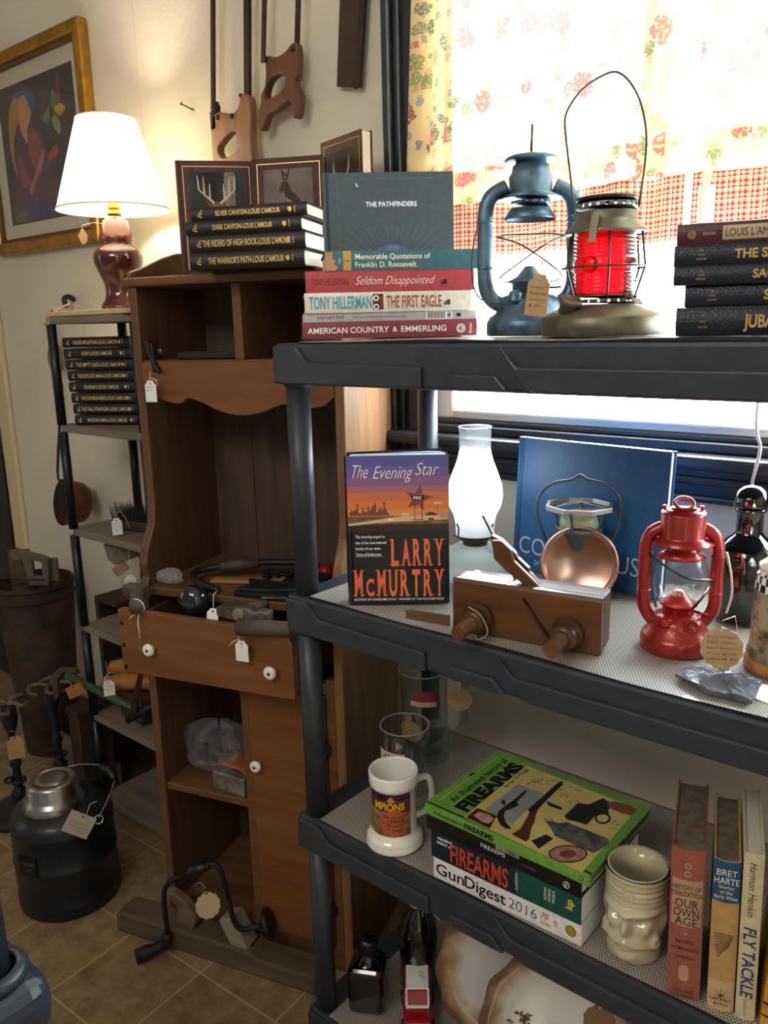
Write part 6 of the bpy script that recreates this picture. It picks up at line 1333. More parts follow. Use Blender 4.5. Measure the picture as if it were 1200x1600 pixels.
def wl(pts, Y): return [(lambda q: (q.x, q.z))(at(x_, y_, Y=Y)) for x_, y_ in pts]
def saw(label, outline, hole, rods, hm, Y=1.382, th=.022, extra=()):
    P_ = wl(outline, Y); cx = sum(q[0] for q in P_)/len(P_); cz = sum(q[1] for q in P_)/len(P_)
    t = thing('frame_saw', label, 'saw', T(cx, Y, cz))
    M_ = frame((-cx, 0, -cz), (1, 0, 0), (0, 0, 1), (0, -1, 0)) 
    sm2 = lambda pp: [(q.x, q.y) for q in smooth_path([(x_, z_, 0) for x_, z_ in pp], 3, True)]
    loops = [sm2(P_)]+([sm2(wl(hole, Y))] if hole else [])
    b = MB(); b.shape(loops, th, hm, M_, .004); b.build('handle', t)
    for (pp, wd_, tk_, nm) in rods:
        q = wl(pp, Y); d = Vector((q[1][0]-q[0][0], q[1][1]-q[0][1])).normalized(); s_ = Vector((-d.y, d.x))*wd_/2
        b = MB(); b.prism([(q[0][0]-s_.x, q[0][1]-s_.y), (q[1][0]-s_.x, q[1][1]-s_.y), (q[1][0]+s_.x, q[1][1]+s_.y), (q[0][0]+s_.x, q[0][1]+s_.y)], th*.5-tk_/2, th*.5+tk_/2, steel if nm == 'blade' else rust, M_, .001); b.build(nm, t)
    for (x_, y_) in extra:
        q = wl([(x_, y_)], Y)[0]; b = MB(); b.lathe([(.006, 0), (.006, th+.003), (.004, th+.005), (.001, th+.005)], rust, M_ @ T(q[0], q[1], 0), 14); b.build('rivet', t)
    return t
sawh = wood('saw_handle_wood', '#6a4428', '#8f6440', .45, 'z'); sawd = wood('dark_saw_handle', '#4a2c1a', '#6b4329', .45, 'z')
saw('tall frame saw with light brown open handle, left of the two saws', [(343, 183), (372, 180), (383, 170), (387, 152), (396, 150), (402, 165), (402, 215), (404, 240), (408, 268), (408, 285), (398, 282), (392, 268), (378, 268), (352, 262), (343, 250)], [(352, 232), (372, 208), (382, 212), (384, 228), (372, 244), (358, 248)], [([(338, -260), (339, 182)], .0125, .006, 'side_rod'), ([(392, -260), (393, 160)], .017, .010, 'back_rod')], sawh, extra=((352, 186), (374, 184)))
t2 = saw('smaller frame saw with dark brown D handle, right of the tall saw', [(426, 92), (442, 92), (456, 84), (466, 72), (474, 72), (475, 100), (473, 122), (470, 132), (478, 150), (476, 180), (472, 187), (467, 184), (466, 168), (462, 160), (452, 168), (440, 176), (428, 184), (421, 204), (414, 204), (412, 190), (418, 164), (418, 152), (424, 138), (426, 118)], [(427, 156), (426, 143), (434, 126), (447, 118), (455, 122), (455, 136), (444, 150)], [([(425, -260), (417, 100)], .011, .006, 'side_rod'), ([(479, -260), (470, 74)], .011, .007, 'back_rod')], sawd, extra=((428, 96), (469, 80)))
b = MB(); q = at(338, 184, Y=1.372); b.box(q.x-.010, q.x+.012, q.y-.012, q.y+.016, q.z-.03, q.z+.012, rust, .003); b.lathe([(.008, -.05), (.009, -.04), (.006, -.03)], rust, T(q.x, q.y, q.z), 12); b.lathe([(.010, .012), (.012, .022), (.008, .034)], rust, T(q.x, q.y, q.z), 12); solo(b, 'saw_clamp', 'square iron clamp nut at the foot of the tall saw\'s left rod', 'clamp')
P_ = wl([(540, -40), (584, -40), (566, 138), (528, 136)], 1.395)
t = thing('steel_plate', 'wide rusty steel blade hanging on the wall beside the window casing', 'blade', T(P_[3][0], 1.395, P_[3][1]))
M_ = frame((-P_[3][0], 0, -P_[3][1]), (1, 0, 0), (0, 0, 1), (0, -1, 0))
b = MB(); dk = mat('brown_steel', '#3d2e24', .5, metal=.5, c2='#4d3b2e', scale=22, bump=.15); b.prism([P_[3], P_[2], (P_[1][0]+.02, P_[1][1]+.25), (P_[0][0]+.015, P_[0][1]+.25)], 0, .004, dk, M_, .0005); b.build('plate', t)
a_, c_ = Vector(P_[2]), Vector((P_[1][0]+.02, P_[1][1]+.25)); b = MB(); b.prism([(a_.x-.016, a_.y), (a_.x, a_.y), (c_.x, c_.y), (c_.x-.016, c_.y)], .004, .009, rust, M_, .001); b.build('spine_rib', t)
def nail(px, py, tx, ty, label):
    a = at(tx, ty, Y=WY); h_ = at(px, py, Y=WY-.030); b = MB(); b.tube([a, h_], .0018, rust, 8); d = (h_-a).normalized(); Mq = d.to_track_quat('Z', 'Y').to_matrix().to_4x4(); Mq.translation = h_; b.lathe([(.0045, -.001), (.0045, .001), (.001, .0015)], rust, Mq, 12); solo(b, 'nail', label, 'nail')
nail(283, 162, 303, 172, 'rusty nail in the bare wall between lamp and tall saw'); nail(376, 149, 384, 156, 'nail head beside the top of the tall saw\'s handle')
# skimmer and ladle
ps = at(92, 560, Y=1.385); t = thing('skimmer', 'round tarnished skimmer hanging behind the stacked westerns', 'skimmer', T(ps.x, 1.385, ps.z))
b = MB(); b.lathe([(.001, .0), (.03, .002), (.048, .008), (.05, .011), (.046, .011), (.028, .006), (.001, .004)], mat('speckled_tin2', '#6e675a', .4, metal=.6, c2='#8c8576', scale=60), RX(PI/2), 32); b.build('bowl', t); b = MB(); b.box(-.006, .006, -.006, -.003, .04, .15, rust, .001); b.build('handle', t)
q0, q1, q2 = at(97, 600, Y=1.39), at(90, 735, Y=1.36), at(97, 752, Y=1.34); pb_ = at(108, 785, Y=1.315)
t = thing('dipper', 'rusty iron ladle with long handle hanging on the wall left of the narrow shelves', 'ladle', T(*pb_))
b = MB(); b.tube(smooth_path([q0-pb_, q1-pb_, q2-pb_], 4), [.0085]*5+[.007]*4, rust, 10, flat=.5); b.build('handle', t)
b = MB(); dm_ = frame((0, 0, 0), (.72, .45, -.12), (.1, .1, .99), (.55, -.83, .05)); dmx = Vector((1, 0, 0)); dmz = Vector((-.12, -.97, .18)).normalized(); dmy = dmz.cross(dmx).normalized(); dmx = dmy.cross(dmz)
b.lathe([(.001, -.055), (.055, -.052), (.064, -.04), (.074, .02), (.0735, .021)], mat('rust_bowl', '#4a2d1c', .6, metal=.3, c2='#7a4a2c', scale=14, bump=.2), frame((0, 0, 0), dmx, dmy, dmz), 36)
b.lathe([(.0735, .021), (.072, .02), (.061, -.038), (.052, -.046), (.001, -.048)], mat('rust_bowl_shade', '#170f0b', .7, c2='#3a2013', scale=9), frame((0, 0, 0), dmx, dmy, dmz), 36); b.build('bowl', t)  # shade inside the bowl put into a darker rust colour
# ------------------------------------------------------------------ third tier
Z2 = TZ[2]+.0045
def zon(px, py, P):                                  # height of that pixel above the point P
    f = Vector(P).dot(_fh); return atf(px, py, f).z
def ring(mb, r0, r1, m, M):
    mb.shape([[(r1*math.cos(2*PI*i/40), r1*math.sin(2*PI*i/40)) for i in range(40)], [(r0*math.cos(2*PI*i/40), r0*math.sin(2*PI*i/40)) for i in range(40)]], .0006, m, M)
# basketball mug
p = at(617, 1312, Z=Z2); hm = facing(617)
mug = thing('ceramic_mug', 'white ceramic mug with a basketball picture, front left of the third shelf', 'mug', T(p.x, p.y, Z2) @ RZ(hm))
mH = .134; R = .0375
b = MB(); b.lathe([(.047, 0), (.0485, .003), (.0485, .008), (.0465, .012), (.0475, .015), (.044, .019), (.0395, .024), (R, .030), (R, mH-.026), (.0405, mH-.024), (.0415, mH-.019), (.0415, mH-.004), (.0405, mH), (.0375, mH), (.0370, mH-.004), (.0345, mH-.02), (.0335, .02), (.001, .016)], white_china, None, 56); b.build('body', mug)
b = MB(); b.tube(smooth_path([(R-.002, 0, mH-.034), (R+.022, .0, mH-.031), (R+.032, 0, mH-.045), (R+.033, 0, mH-.075), (R+.022, 0, mH-.094), (R-.002, 0, mH-.100)], 5), .0058, white_china, 12, M=RZ(.45)); b.build('handle', mug)
Rd = R+.0003
def bd(x, y, z): r_ = Rd+z; return (r_*math.sin(x/Rd), -r_*math.cos(x/Rd), y)
def cyl_patch(mb, pts, m, e=0., sub=1):
    b_ = bmesh.new(); f = b_.faces.new([b_.verts.new((x_, y_, 0)) for x_, y_ in pts]); bmesh.ops.triangulate(b_, faces=[f]); 
    for _ in range(3): bmesh.ops.subdivide_edges(b_, edges=[q for q in b_.edges if q.calc_length() > .006], cuts=1)
    bmesh.ops.triangulate(b_, faces=b_.faces[:])
    for v in b_.verts: v.co = Vector(bd(v.co.x, v.co.y, e))
    mb.bm(b_, m)
def disc(cx, cy, rx, ry, n=28, a0=0, a1=2*PI): return [(cx+rx*math.cos(a0+(a1-a0)*i/n), cy+ry*math.sin(a0+(a1-a0)*i/n)) for i in range(n)]
b = MB(); A0, A1 = -.057, .030
def strip(z0, z1, m, e, xa=A0, xb=A1): cyl_patch(b, [(xa+(xb-xa)*i/10, z0) for i in range(11)]+[(xb-(xb-xa)*i/10, z1) for i in range(11)], m, e)
strip(.030, .075, mat('mug_wood_court', '#a9825c', .3, c2='#5d3b28', scale=60), .0000); strip(.075, .096, mat('mug_maroon', '#4a2222', .3, c2='#6d3428', scale=50), .0000); strip(.096, mH-.027, mat('mug_night', '#1d1626', .3, c2='#3a2430', scale=40), .0000)
cyl_patch(b, disc(.0, .055, .0250, .0250), mat('basketball', '#b8603c', .4, c2='#a04e30', scale=200), .0004)
for pts in ([(-.0235, .056), (0, .050), (.0235, .056)], [(-.015, .074), (-.009, .055), (-.012, .036)], [(.014, .075), (.010, .055), (.013, .036)], [(-.019, .068), (0, .066), (.019, .069)]):
    q = smooth_path([(x_, y_, 0) for x_, y_ in pts], 6); cyl_patch(b, [(v.x, v.y+.0005) for v in q]+[(v.x, v.y-.0005) for v in reversed(q)], black_ink, .0006)
b.text('SPALD', black_ink, None, .0065, .024, 'L', bend=lambda x, y, z: bd(x-.006, y+.0575, .0008)); b.text('Global', black_ink, None, .006, .017, shear=.2, bend=lambda x, y, z: bd(x+.004, y+.040, .0008))
b.text('MPIONS', mat('yellow_letter', '#d9b52e', .4), None, .0125, .052, bold=.03, bend=lambda x, y, z: bd(x-.008, y+.079+.02*(x*x)*20, .0008))
cyl_patch(b, [(-.012, .096), (-.005, .104), (.002, .096), (-.005, .091)], mat('orange_badge', '#d98a2e', .4), .0006)
b.text('WORLD CHAMPIONSHIP', mat('mug_small', '#8a4a5a', .4), None, .004, .042, bend=lambda x, y, z: bd(x+.004, y+.092, .0007))
b.build('picture_band', mug)

# glass mugs
gl = glass('mug_glass', (.90, .93, .93), .02)
def glass_mug(label, px, py, r, H, ha, dec):
    global Rd
    p = at(px, py, Z=Z2); t = thing('glass_mug', label, 'mug', T(p.x, p.y, Z2) @ RZ(facing(px)))
    b = MB(); b.lathe([(r*.96, 0), (r, .004), (r, .012), (r*.985, .02), (r*.985, H), (r*.93, H), (r*.92, .022), (r*.5, .016), (.001, .016)], gl, None, 56); b.tube(circ(r*.957, H, 48), r*.032, glass('rim_shine', (.9, .95, 1), .05, tint=(.8, .84, .86), opac=.35), 6, True); b.build('body', t)
    b = MB(); b.tube(smooth_path([(r*.97, 0, H*.90), (r+.016, 0, H*.92), (r+.034, 0, H*.84), (r+.036, 0, H*.6), (r+.034, 0, H*.34), (r+.02, 0, H*.22), (r*.97, 0, H*.24)], 6), .0078, glass('handle_glass', (.82, .86, .86), .02, tint=(.5, .55, .56), opac=.12), 14, M=RZ(ha)); b.build('handle', t)
    Rd = r+.0006; b = MB(); dec(b, H); b.build('decal', t, label='printed decal')
    return t
def dec_a(b, H):
    strip_ = lambda x0, x1, z0, z1, m, e: cyl_patch(b, [(x0+(x1-x0)*i/8, z0) for i in range(9)]+[(x1-(x1-x0)*i/8, z1) for i in range(9)], m, e)
    strip_(-.056, .0, .072, .092, mat('decal_white', '#d8d2cc', .5), 0.); strip_(-.058, .002, .0705, .0725, mat('decal_red', '#9c2c30', .5), .0001); strip_(-.058, .002, .0915, .0935, mat('decal_red', '#9c2c30', .5), .0001)
    b.text('LANCE', black_ink, None, .0115, .044, bold=.02, bend=lambda x, y, z: bd(x-.028, y+.0765, .0004)); b.text('N', mat('decal_red', '#9c2c30'), None, .0115, .008, bold=.03, bend=lambda x, y, z: bd(x-.028, y+.0765, .0006))
glass_mug('clear glass mug with red-bordered white sticker, directly behind the basketball mug', 634, 1228, .0475, .127, .35, dec_a)
def dec_b(b, H):
    H -= .022
    cyl_patch(b, [(-.022, H-.026), (.026, H-.03), (.026, H-.016), (.018, H-.006), (.006, H-.003), (-.008, H-.005), (-.018, H-.014)], mat('decal_cap_red', '#8c3038', .5), .0001)
    cyl_patch(b, [(-.024, H-.034), (.028, H-.038), (.028, H-.028), (-.024, H-.0245)], mat('decal_cream', '#b8a688', .5), .0003)
    for i in range(9): cyl_patch(b, [(.002, H-.044-.004*i), (.024, H-.046-.004*i), (.024, H-.0448-.004*i), (.002, H-.0428-.004*i)], black_ink, .0002)
    sk = mat('decal_skin', '#b08868', .5); hr = black_ink; ox, oz = -.028, H-.112
    P = lambda pts, m, e: cyl_patch(b, [(ox+x_*.05, oz+z_*.05) for x_, z_ in pts], m, e)
    P([(-.32, 0), (.30, 0), (.42, .30), (.50, .55), (.40, .72), (.16, .84), (.12, .92), (-.10, .92), (-.14, .84), (-.36, .74), (-.44, .5), (-.38, .25)], sk, .0003)
    P([(-.46, .55), (-.36, .6), (-.30, .2), (-.26, -.08), (-.36, -.12), (-.40, .1)], sk, .0005); P([(.44, .58), (.64, .52), (.60, .36), (.42, .12), (.36, .18), (.46, .40)], sk, .0005)
    P([(-.30, .06), (.30, .04), (.26, -.12), (0, -.16), (-.26, -.12)], hr, .0006)
    P([(-.12, .90), (-.14, 1.1), (-.06, 1.22), (.08, 1.22), (.15, 1.08), (.12, .92), (0, .86)], sk, .0005)
    P([(-.14, 1.12), (-.12, 1.24), (0, 1.30), (.14, 1.25), (.22, 1.08), (.26, .86), (.14, .88), (.12, 1.08), (.04, 1.18)], hr, .0007)
    for x_ in (-.18, .14): P([(x_-.05, .52), (x_+.08, .50), (x_+.08, .52), (x_-.05, .54)], mat('decal_line', '#6d4a34', .5), .0006)
glass_mug('tall glass mug with red cap and shirtless man decals, standing behind the other glass mug', 662, 1180, .050, .188, .25, dec_b)
tp = at(718, 1068, Y=1.165)
price_tag('price_tag', 'round scalloped tag on twine hanging from the tall glass mug\'s handle', tuple(tp), facing(715), .044, .04, paper_kraft, 'scallop', ('vintage', 'wrestler', 'glass mug', '$12'), strg=[(-.012, .005, .022), (-.006, 0, .006), (0, 0, 0), (.0, -.001, -.012)])

# stack of gun books
GS = 'gun books stacked on the third shelf'
gx = -.673
gd_c = cloth_cover('white_paper', '#d9d8d6', .35); gn = cloth_cover('teal_green', '#0f4a40', .32); bk = cloth_cover('black_gloss', '#0c0d10', .25); lime = cloth_cover('lime_green', '#67973f', .28)
wpage = mat('white_pages', '#e2e6ea', .7)
z = Z2
b = Book('thick white paperback with 2016 on its spine, bottom of the gun book stack', .250, .20, .036, gd_c, lying((-.676, .908, z), .02), GS, hard=False, pg=wpage, round_=.02)
gi, rd_i = mat('grey_ink', '#3b4757', .5), mat('red_ink', '#a83a30', .5)
b.stext('Gun', mat('plum_ink', '#35202a', .5), .005, .019, .052, 'L', zc=.52, bold=.015); b.stext('Digest', black_ink, .058, .019, .072, 'L', zc=.52, bold=.015); b.stext('2016', gi, .135, .017, .046, 'L', bold=-.01)
b.stext('70', rd_i, .187, .010, .011, 'L', zc=.62, shear=.2); b.stext('EDITION', rd_i, .187, .0042, .015, 'L', zc=.28); b.c.text('LEE', gi, b.spine(.211, .018) @ RZ(PI/2) @ T(0, -.002, 0), .005)
M_ = b.spine(.234, .018); b.c.poly([(.0085*math.cos(a), .0085*math.sin(a)) for a in (2*PI*i/24 for i in range(24))], mat('badge_gold', '#c9a23c', .4), M_ @ T(0, 0, .0003)); ring(b.c, .0068, .0076, black_ink, M_ @ T(0, 0, .0002)); b.c.text('GD', black_ink, M_ @ T(0, -.0035, 0), .007, .010, z=.0009)
b.done(); z += .0362
b = Book('thick dark green FIREARMS catalogue, second from the bottom of the gun book stack', .252, .20, .047, gn, lying((-.679, .907, z), .01), GS, hard=False, pg=wpage, round_=.02)
b.sband(0, .150, mat('navy_half', '#10222e', .32), 0, 1, .00005)
b.stext('FIREARMS', mat('red_foil', '#b8442f', .4), .036, .031, .102, 'L', bold=.02, zc=.45); b.stext('standard', white_ink, .012, .0055, .026, 'L', zc=.82, shear=.2, bold=.02); b.stext('catalog of', white_ink, .010, .0055, .028, 'L', zc=.66, shear=.2, bold=.02)
b.c.text('2nd EDITION', white_ink, b.spine(.152, .024) @ RZ(PI/2) @ T(0, -.002, 0), .0045, .028); b.c.text('kp', mat('kp_yellow', '#c9c23c', .4), b.spine(.236, .026) @ RZ(PI/2) @ T(0, -.004, 0), .010, .016, bold=.03)
for i, q in enumerate(('NORMAN', 'HORNE', 'MAGUS')): b.c.text(q, white_ink, b.spine(.198+i*.0065, .026) @ RZ(PI/2) @ T(0, -.002, 0), .004, .02)
b.done(); z += .0472
b = Book('black FIREARMS hardback directly under the lime green book', .262, .195, .025, bk, lying((-.686, .906, z), -.01), GS, pg=wpage, round_=.05)
b.stext('FIREARMS', silver, .10, .0068, .042, 'L', zc=.56); b.stext('Chris McNab', mat('faint_grey', '#6a6a6e', .5), .17, .003, .022, 'L'); ring(b.c, .0042, .005, silver, b.spine(.240, .0125)); b.c.text('p', silver, b.spine(.240, .0105), .006)
b.sband(.125, .165, mat('grey_photo', '#55504a', .4, c2='#8a8478', scale=50), .72, .98); b.done(); z += .0252
gh, gw_, gt = .278, .207, .017
GM = lying((-.690, .905, z), -.012)
b = Book('lime green hardback of FIREARMS history lying on top of the gun book stack', gh, gw_, gt, lime, GM, GS, pg=mat('purple_pages', '#7a6a88', .7), round_=.03)
b.stext('An illustrated history of', black_ink, .018, .0062, .052, 'L', bold=.012, zc=.5); b.stext('FIREARMS', black_ink, .074, .0085, .052, 'L', bold=.035, zc=.5); ring(b.c, .003, .0036, black_ink, b.spine(.266, gt/2))
GI = (GM @ b.front(0, 0)).inverted(); gz = z+gt
def cv(pts): 
    out = []
    for x_, y_ in pts:
        q = GI @ at(640+x_/3, 1160+y_/3, Z=gz); out.append((q.x, q.y))
    return out
def inner(pp): return [(min(max(u, .001), gw_-.001), min(max(v, .001), gh-.001)) for u, v in pp]
def G(pts, m, e=.0003): 
    q = inner(cv(pts)); 
    ar = sum(q[i][0]*q[(i+1) % len(q)][1]-q[(i+1) % len(q)][0]*q[i][1] for i in range(len(q)))
    b.fpoly(q if ar > 0 else q[::-1], m, e)
G([(255, 352), (548, 108), (1068, 312), (805, 614)], mat('cover_cream', '#d2bf78', .3, c2='#c4b06a', scale=12), .0002)
G([(352, 318), (508, 195), (632, 242), (478, 385)], mat('cover_blue_grey', '#8d938f', .3), .0003)
gunm, stockm, brz = mat('gun_metal', '#26231f', .35), mat('gun_stock', '#5a2f20', .35), mat('gun_wood', '#7d5038', .35)
G([(265, 352), (318, 308), (410, 345), (375, 405)], mat('sepia_dark', '#452019', .35), .0004); G([(300, 345), (325, 325), (375, 340), (398, 362), (370, 382), (340, 375), (322, 360)], mat('sepia_face', '#c9a58a', .35, c2='#8f6450', scale=90), .0005)
G([(408, 352), (415, 325), (440, 305), (470, 282), (505, 284), (512, 296), (480, 312), (450, 322), (440, 345), (450, 375), (470, 395), (476, 408), (450, 405), (425, 388)], gunm, .0005); G([(470, 285), (545, 222), (552, 230), (495, 290)], gunm, .0005); G([(428, 282), (436, 268), (450, 276), (446, 300)], gunm, .0006)
G([(478, 432), (520, 405), (555, 345), (565, 318), (590, 300), (606, 308), (590, 345), (585, 375), (570, 405), (560, 455), (545, 467)], stockm, .0005); G([(552, 318), (700, 186), (720, 184), (718, 198), (625, 290), (600, 318), (570, 332)], gunm, .0006); G([(640, 275), (715, 308), (712, 320), (650, 298)], gunm, .0007)
G([(726, 345), (790, 285), (840, 292), (905, 262), (945, 285), (955, 300), (930, 318), (935, 345), (900, 352), (870, 345), (830, 388), (790, 375), (735, 362)], gunm, .0005); G([(925, 285), (960, 276), (1040, 300), (1068, 315), (1040, 345), (990, 332), (935, 308)], brz, .0006)
G(disc(905, 358, 38, 26), gunm, .0006); G(disc(905, 358, 28, 18), mat('cover_cream', '#d2bf78'), .0007)
G([(630, 362), (660, 352), (675, 372), (700, 380), (740, 375), (935, 455), (930, 480), (890, 505), (860, 520), (680, 440), (660, 400)], mat('soldier_photo', '#3b3b38', .4, c2='#6e6c64', scale=70), .0005); G(disc(655, 362, 18, 10), mat('pale_cap', '#a9a698', .4), .0006)
G([(570, 462), (640, 432), (675, 452), (605, 500)], gunm, .0005); G(disc(742, 524, 92, 42), mat('medal_dark', '#5a2f2c', .35), .0005); G(disc(742, 524, 84, 36), mat('medal_tan', '#b59080', .35, c2='#8a6458', scale=120), .0006); G(disc(742, 524, 40, 18), mat('medal_mid', '#74463f', .35), .0007)
ln = mat('sketch_brown', '#7a4a30', .4)
r4 = random.Random(4)
for (cx, cy, n_) in ((545, 175, 10), (600, 190, 9), (680, 200, 7), (745, 225, 9), (745, 268, 5), (930, 400, 6)):
    for i in range(n_):
        x_, y_ = cx+r4.uniform(-45, 45), cy+r4.uniform(-24, 24); dx, dy = r4.uniform(-26, 26), r4.uniform(-14, 14)
        G([(x_, y_), (x_+dx, y_+dy), (x_+dx+2, y_+dy+3), (x_+2, y_+3)], ln, .00035)
b.frect(.020, .948*gh, gw_-.02, .952*gh, mat('yellow_line', '#d8d060', .4))
b.ftext('An illustrated history of', black_ink, .030, .872*gh, .0115, .158, 'L', bold=.02); b.ftext('FIREARMS', black_ink, .020, .765*gh, .0225, .168, 'L', bold=.06); b.ftext('by Ian V. Hogg', black_ink, .115, .725*gh, .007, .068, 'L', bold=.01)
b.fpoly([(.105, .955*gh), (.112, .975*gh), (.118, .965*gh), (.122, .945*gh), (.114, .952*gh)], black_ink); b.done()

# carved face mug
p = at(990, 1476, Z=Z2); 
tk_m = mat('cream_glaze', '#cfc5a6', .14, coat=.6, c2='#b9ae8e', scale=6)
tm = thing('face_mug', 'cream ceramic mug moulded as a bearded face with headband, beside the gun book stack', 'mug', T(p.x, p.y, Z2) @ RZ(facing(990)-.30))
tH, tR = .128, .0385
def ga(d, s): return math.exp(-(d/s)**2)
def face(a, z):
    th = math.atan2(math.sin(a+PI/2), math.cos(a+PI/2)); u = z/tH; r_ = tR*(1.0-.04*math.cos(u*PI))
    if u > .67: r_ += .0015*(u > .69)-.0014*(abs(u-.80) < .012)-.0014*(abs(u-.86) < .012)-.0012*(abs(u-.74) < .01)+.0012*(u > .955)
    r_ += .010*ga(u-.625, .045)*ga(th, 1.0)                     # brow
    r_ -= .009*ga(u-.53, .05)*(ga(abs(th)-.42, .22))            # eye sockets
    r_ += .017*ga(th, .13+.10*max(0, .62-u))*ga(u-.44, .10)+.006*ga(th, .12)*ga(u-.55, .08)    # nose
    r_ += .006*ga(abs(th)-.62, .22)*ga(u-.43, .09)              # cheeks
    r_ += .012*ga(u-.285+.08*abs(th), .045)*ga(th, .75)         # moustache
    r_ += .011*ga(abs(th)-1.05, .16)*ga(u-.27, .07)-.010*ga(abs(th)-1.05, .07)*ga(u-.27, .03)  # curled ends
    r_ += .008*ga(u-.20, .03)*ga(th, .28)                       # lip
    r_ += .009*ga(u-.09, .07)*ga(th, .40)                       # chin
    r_ += .006*ga(abs(th)-1.5, .20)*ga(u-.48, .16)              # ears
    return r_
b = MB(); NA, NZ = 120, 70
V = [(face(2*PI*i/NA, tH*j/NZ)*math.cos(2*PI*i/NA), face(2*PI*i/NA, tH*j/NZ)*math.sin(2*PI*i/NA), tH*j/NZ) for j in range(NZ+1) for i in range(NA)]
F = [(j*NA+i, j*NA+(i+1) % NA, (j+1)*NA+(i+1) % NA, (j+1)*NA+i) for j in range(NZ) for i in range(NA)]+[tuple(range(NA))[::-1]]
b.add(V, F, tk_m, None, True)
b.lathe([(tR*1.045, tH-.0003), (tR*1.0, tH+.0015), (tR*.92, tH-.001), (tR*.90, tH-.02), (tR*.86, .02), (.001, .015)], tk_m, None, 60); b.build('body', tm)
b = MB(); b.text('N', tk_m, None, .016, .014, bold=.05, bend=lambda x, y, z: ((tR+.0035+z)*math.sin(x/tR), -(tR+.0035+z)*math.cos(x/tR), y+tH*.75)); b.build('headband_mark', tm)

# standing books at the right
RS3 = 'books standing at the right end of the third shelf'
def stand(label, px, py, h, w, t, cover, head, lean=0., pg=None, rnd_=.14):
    o = at(px, py, Z=Z2); o = Vector((o.x, max(o.y, .909), Z2))
    return Book(label, h, w, t, cover, standing_spine(o, head, h, lean), RS3, pg=pg, round_=rnd_)
oldp = mat('brown_page_edges', '#7a6a58', .85, c2='#5d5042', scale=80)
pk = cloth_cover('dusty_rose', '#8f5148', .7)
b = stand('dusty rose book OUR OWN AGE standing upright beside the face mug', 1041, 1550, .214, .16, .040, pk, facing(1065)-.04, -.02, oldp)
lbl = mat('tan_paper_label', '#b38f78', .7); dki = mat('dark_brown_ink', '#3a1f1c', .6)
b.sband(.042, .108, lbl, .06, .94)
for st, x_, h_, wd in (('HISTORY OF', .055, .0062, .033), ('CIVILIZATION', .064, .0062, .037), ('OUR', .080, .0115, .027), ('OWN', .093, .0115, .030), ('AGE', .1055, .0115, .027)): b.htext(st, dki, x_, h_, wd)
for st, x_, wd in (('BEARD', .132, .022), ('ROBINSON', .142, .032), ('SMITH', .155, .023), ('GINN AND', .204, .026), ('COMPANY', .2115, .026)): b.htext(st, dki, x_, .0052, wd)
b.c.shape([[(.006*math.cos(a), .0055*math.sin(a)+(.006 if math.sin(a) > 0 else -.006)) for a in (2*PI*i/24 for i in range(24))]], .0003, lbl, b.spineH(.175, .020))
sm8 = b.spineH(.027, .020)
for dy in (-.0055, .0055): ring(b.c, .0024, .0042, lbl, sm8 @ T(0, dy, 0))
b.c.poly([(-.0025, .0), (.0025, .0), (0, -.003)], lbl, b.spineH(.117, .020) @ T(0, 0, .0003)); b.done()
tn = cloth_cover('tan_jacket', '#b08a58', .6); bl2 = mat('blue_label', '#1f4f72', .5)
b = stand('tan book with blue spine label, between the rose book and FLY TACKLE', 1104, 1572, .212, .15, .031, tn, facing(1065)-.04, -.02, oldp)
b.sband(0, .056, bl2); 
for st, x_, h_, wd in (('BRET', .019, .0085, .023), ('HARTE', .030, .0085, .028), ('Stories', .0365, .0045, .017), ('of the', .0435, .0045, .014), ('Early West', .0505, .0045, .026)): b.htext(st, cream_ink, x_, h_, wd)
for i in range(9):
    a = .4+i*.06; Mx = b.spineH(.112+.003*(i-4), .0155) @ RZ(.5+.12*(i-4)); b.c.poly([(-.011, -.0004), (.011, -.0002), (.011, .0004), (-.011, .0006)], black_ink, Mx @ T(0, 0, .0004))
for i in range(8): b.c.poly([(0, -.0005), (.013, 0), (0, .0005)], dki, b.spineH(.188, .0155) @ RZ(i*PI/4) @ T(0, 0, .0004))
b.sband(.168, .211, mat('pale_foot', '#c2a67c', .6), 0, 1, .00005); b.htext('ARGONAUT', dki, .196, .004, .026); b.htext('EDITION', dki, .203, .004, .016); b.done()
cw = cloth_cover('cream_jacket', '#c6b894', .5)
b = stand('cream book FLY TACKLE standing upright at the right edge of the third shelf', 1148, 1588, .232, .15, .0225, cw, facing(1065)-.04, -.02, pages)
b.stext('Harmon Henkin', black_ink, .012, .0085, .072, 'L', shear=.22); b.stext('FLY TACKLE', mat('navy_ink', '#2b3a6b', .5), .100, .0135, .098, 'L', shear=.12, bold=.02); b.stext('Lippincott', mat('faint_brown', '#8a7a5c', .5), .20, .005, .026, 'L'); b.done()
yl = cloth_cover('mustard_jacket', '#b98f2e', .5)
b = stand('mustard yellow book cut off by the right edge, next to FLY TACKLE', 1186, 1606, .150, .12, .026, yl, facing(1065)-.04, .05, pages); b.sband(.11, .114, dki); b.sband(.128, .131, dki); b.done()

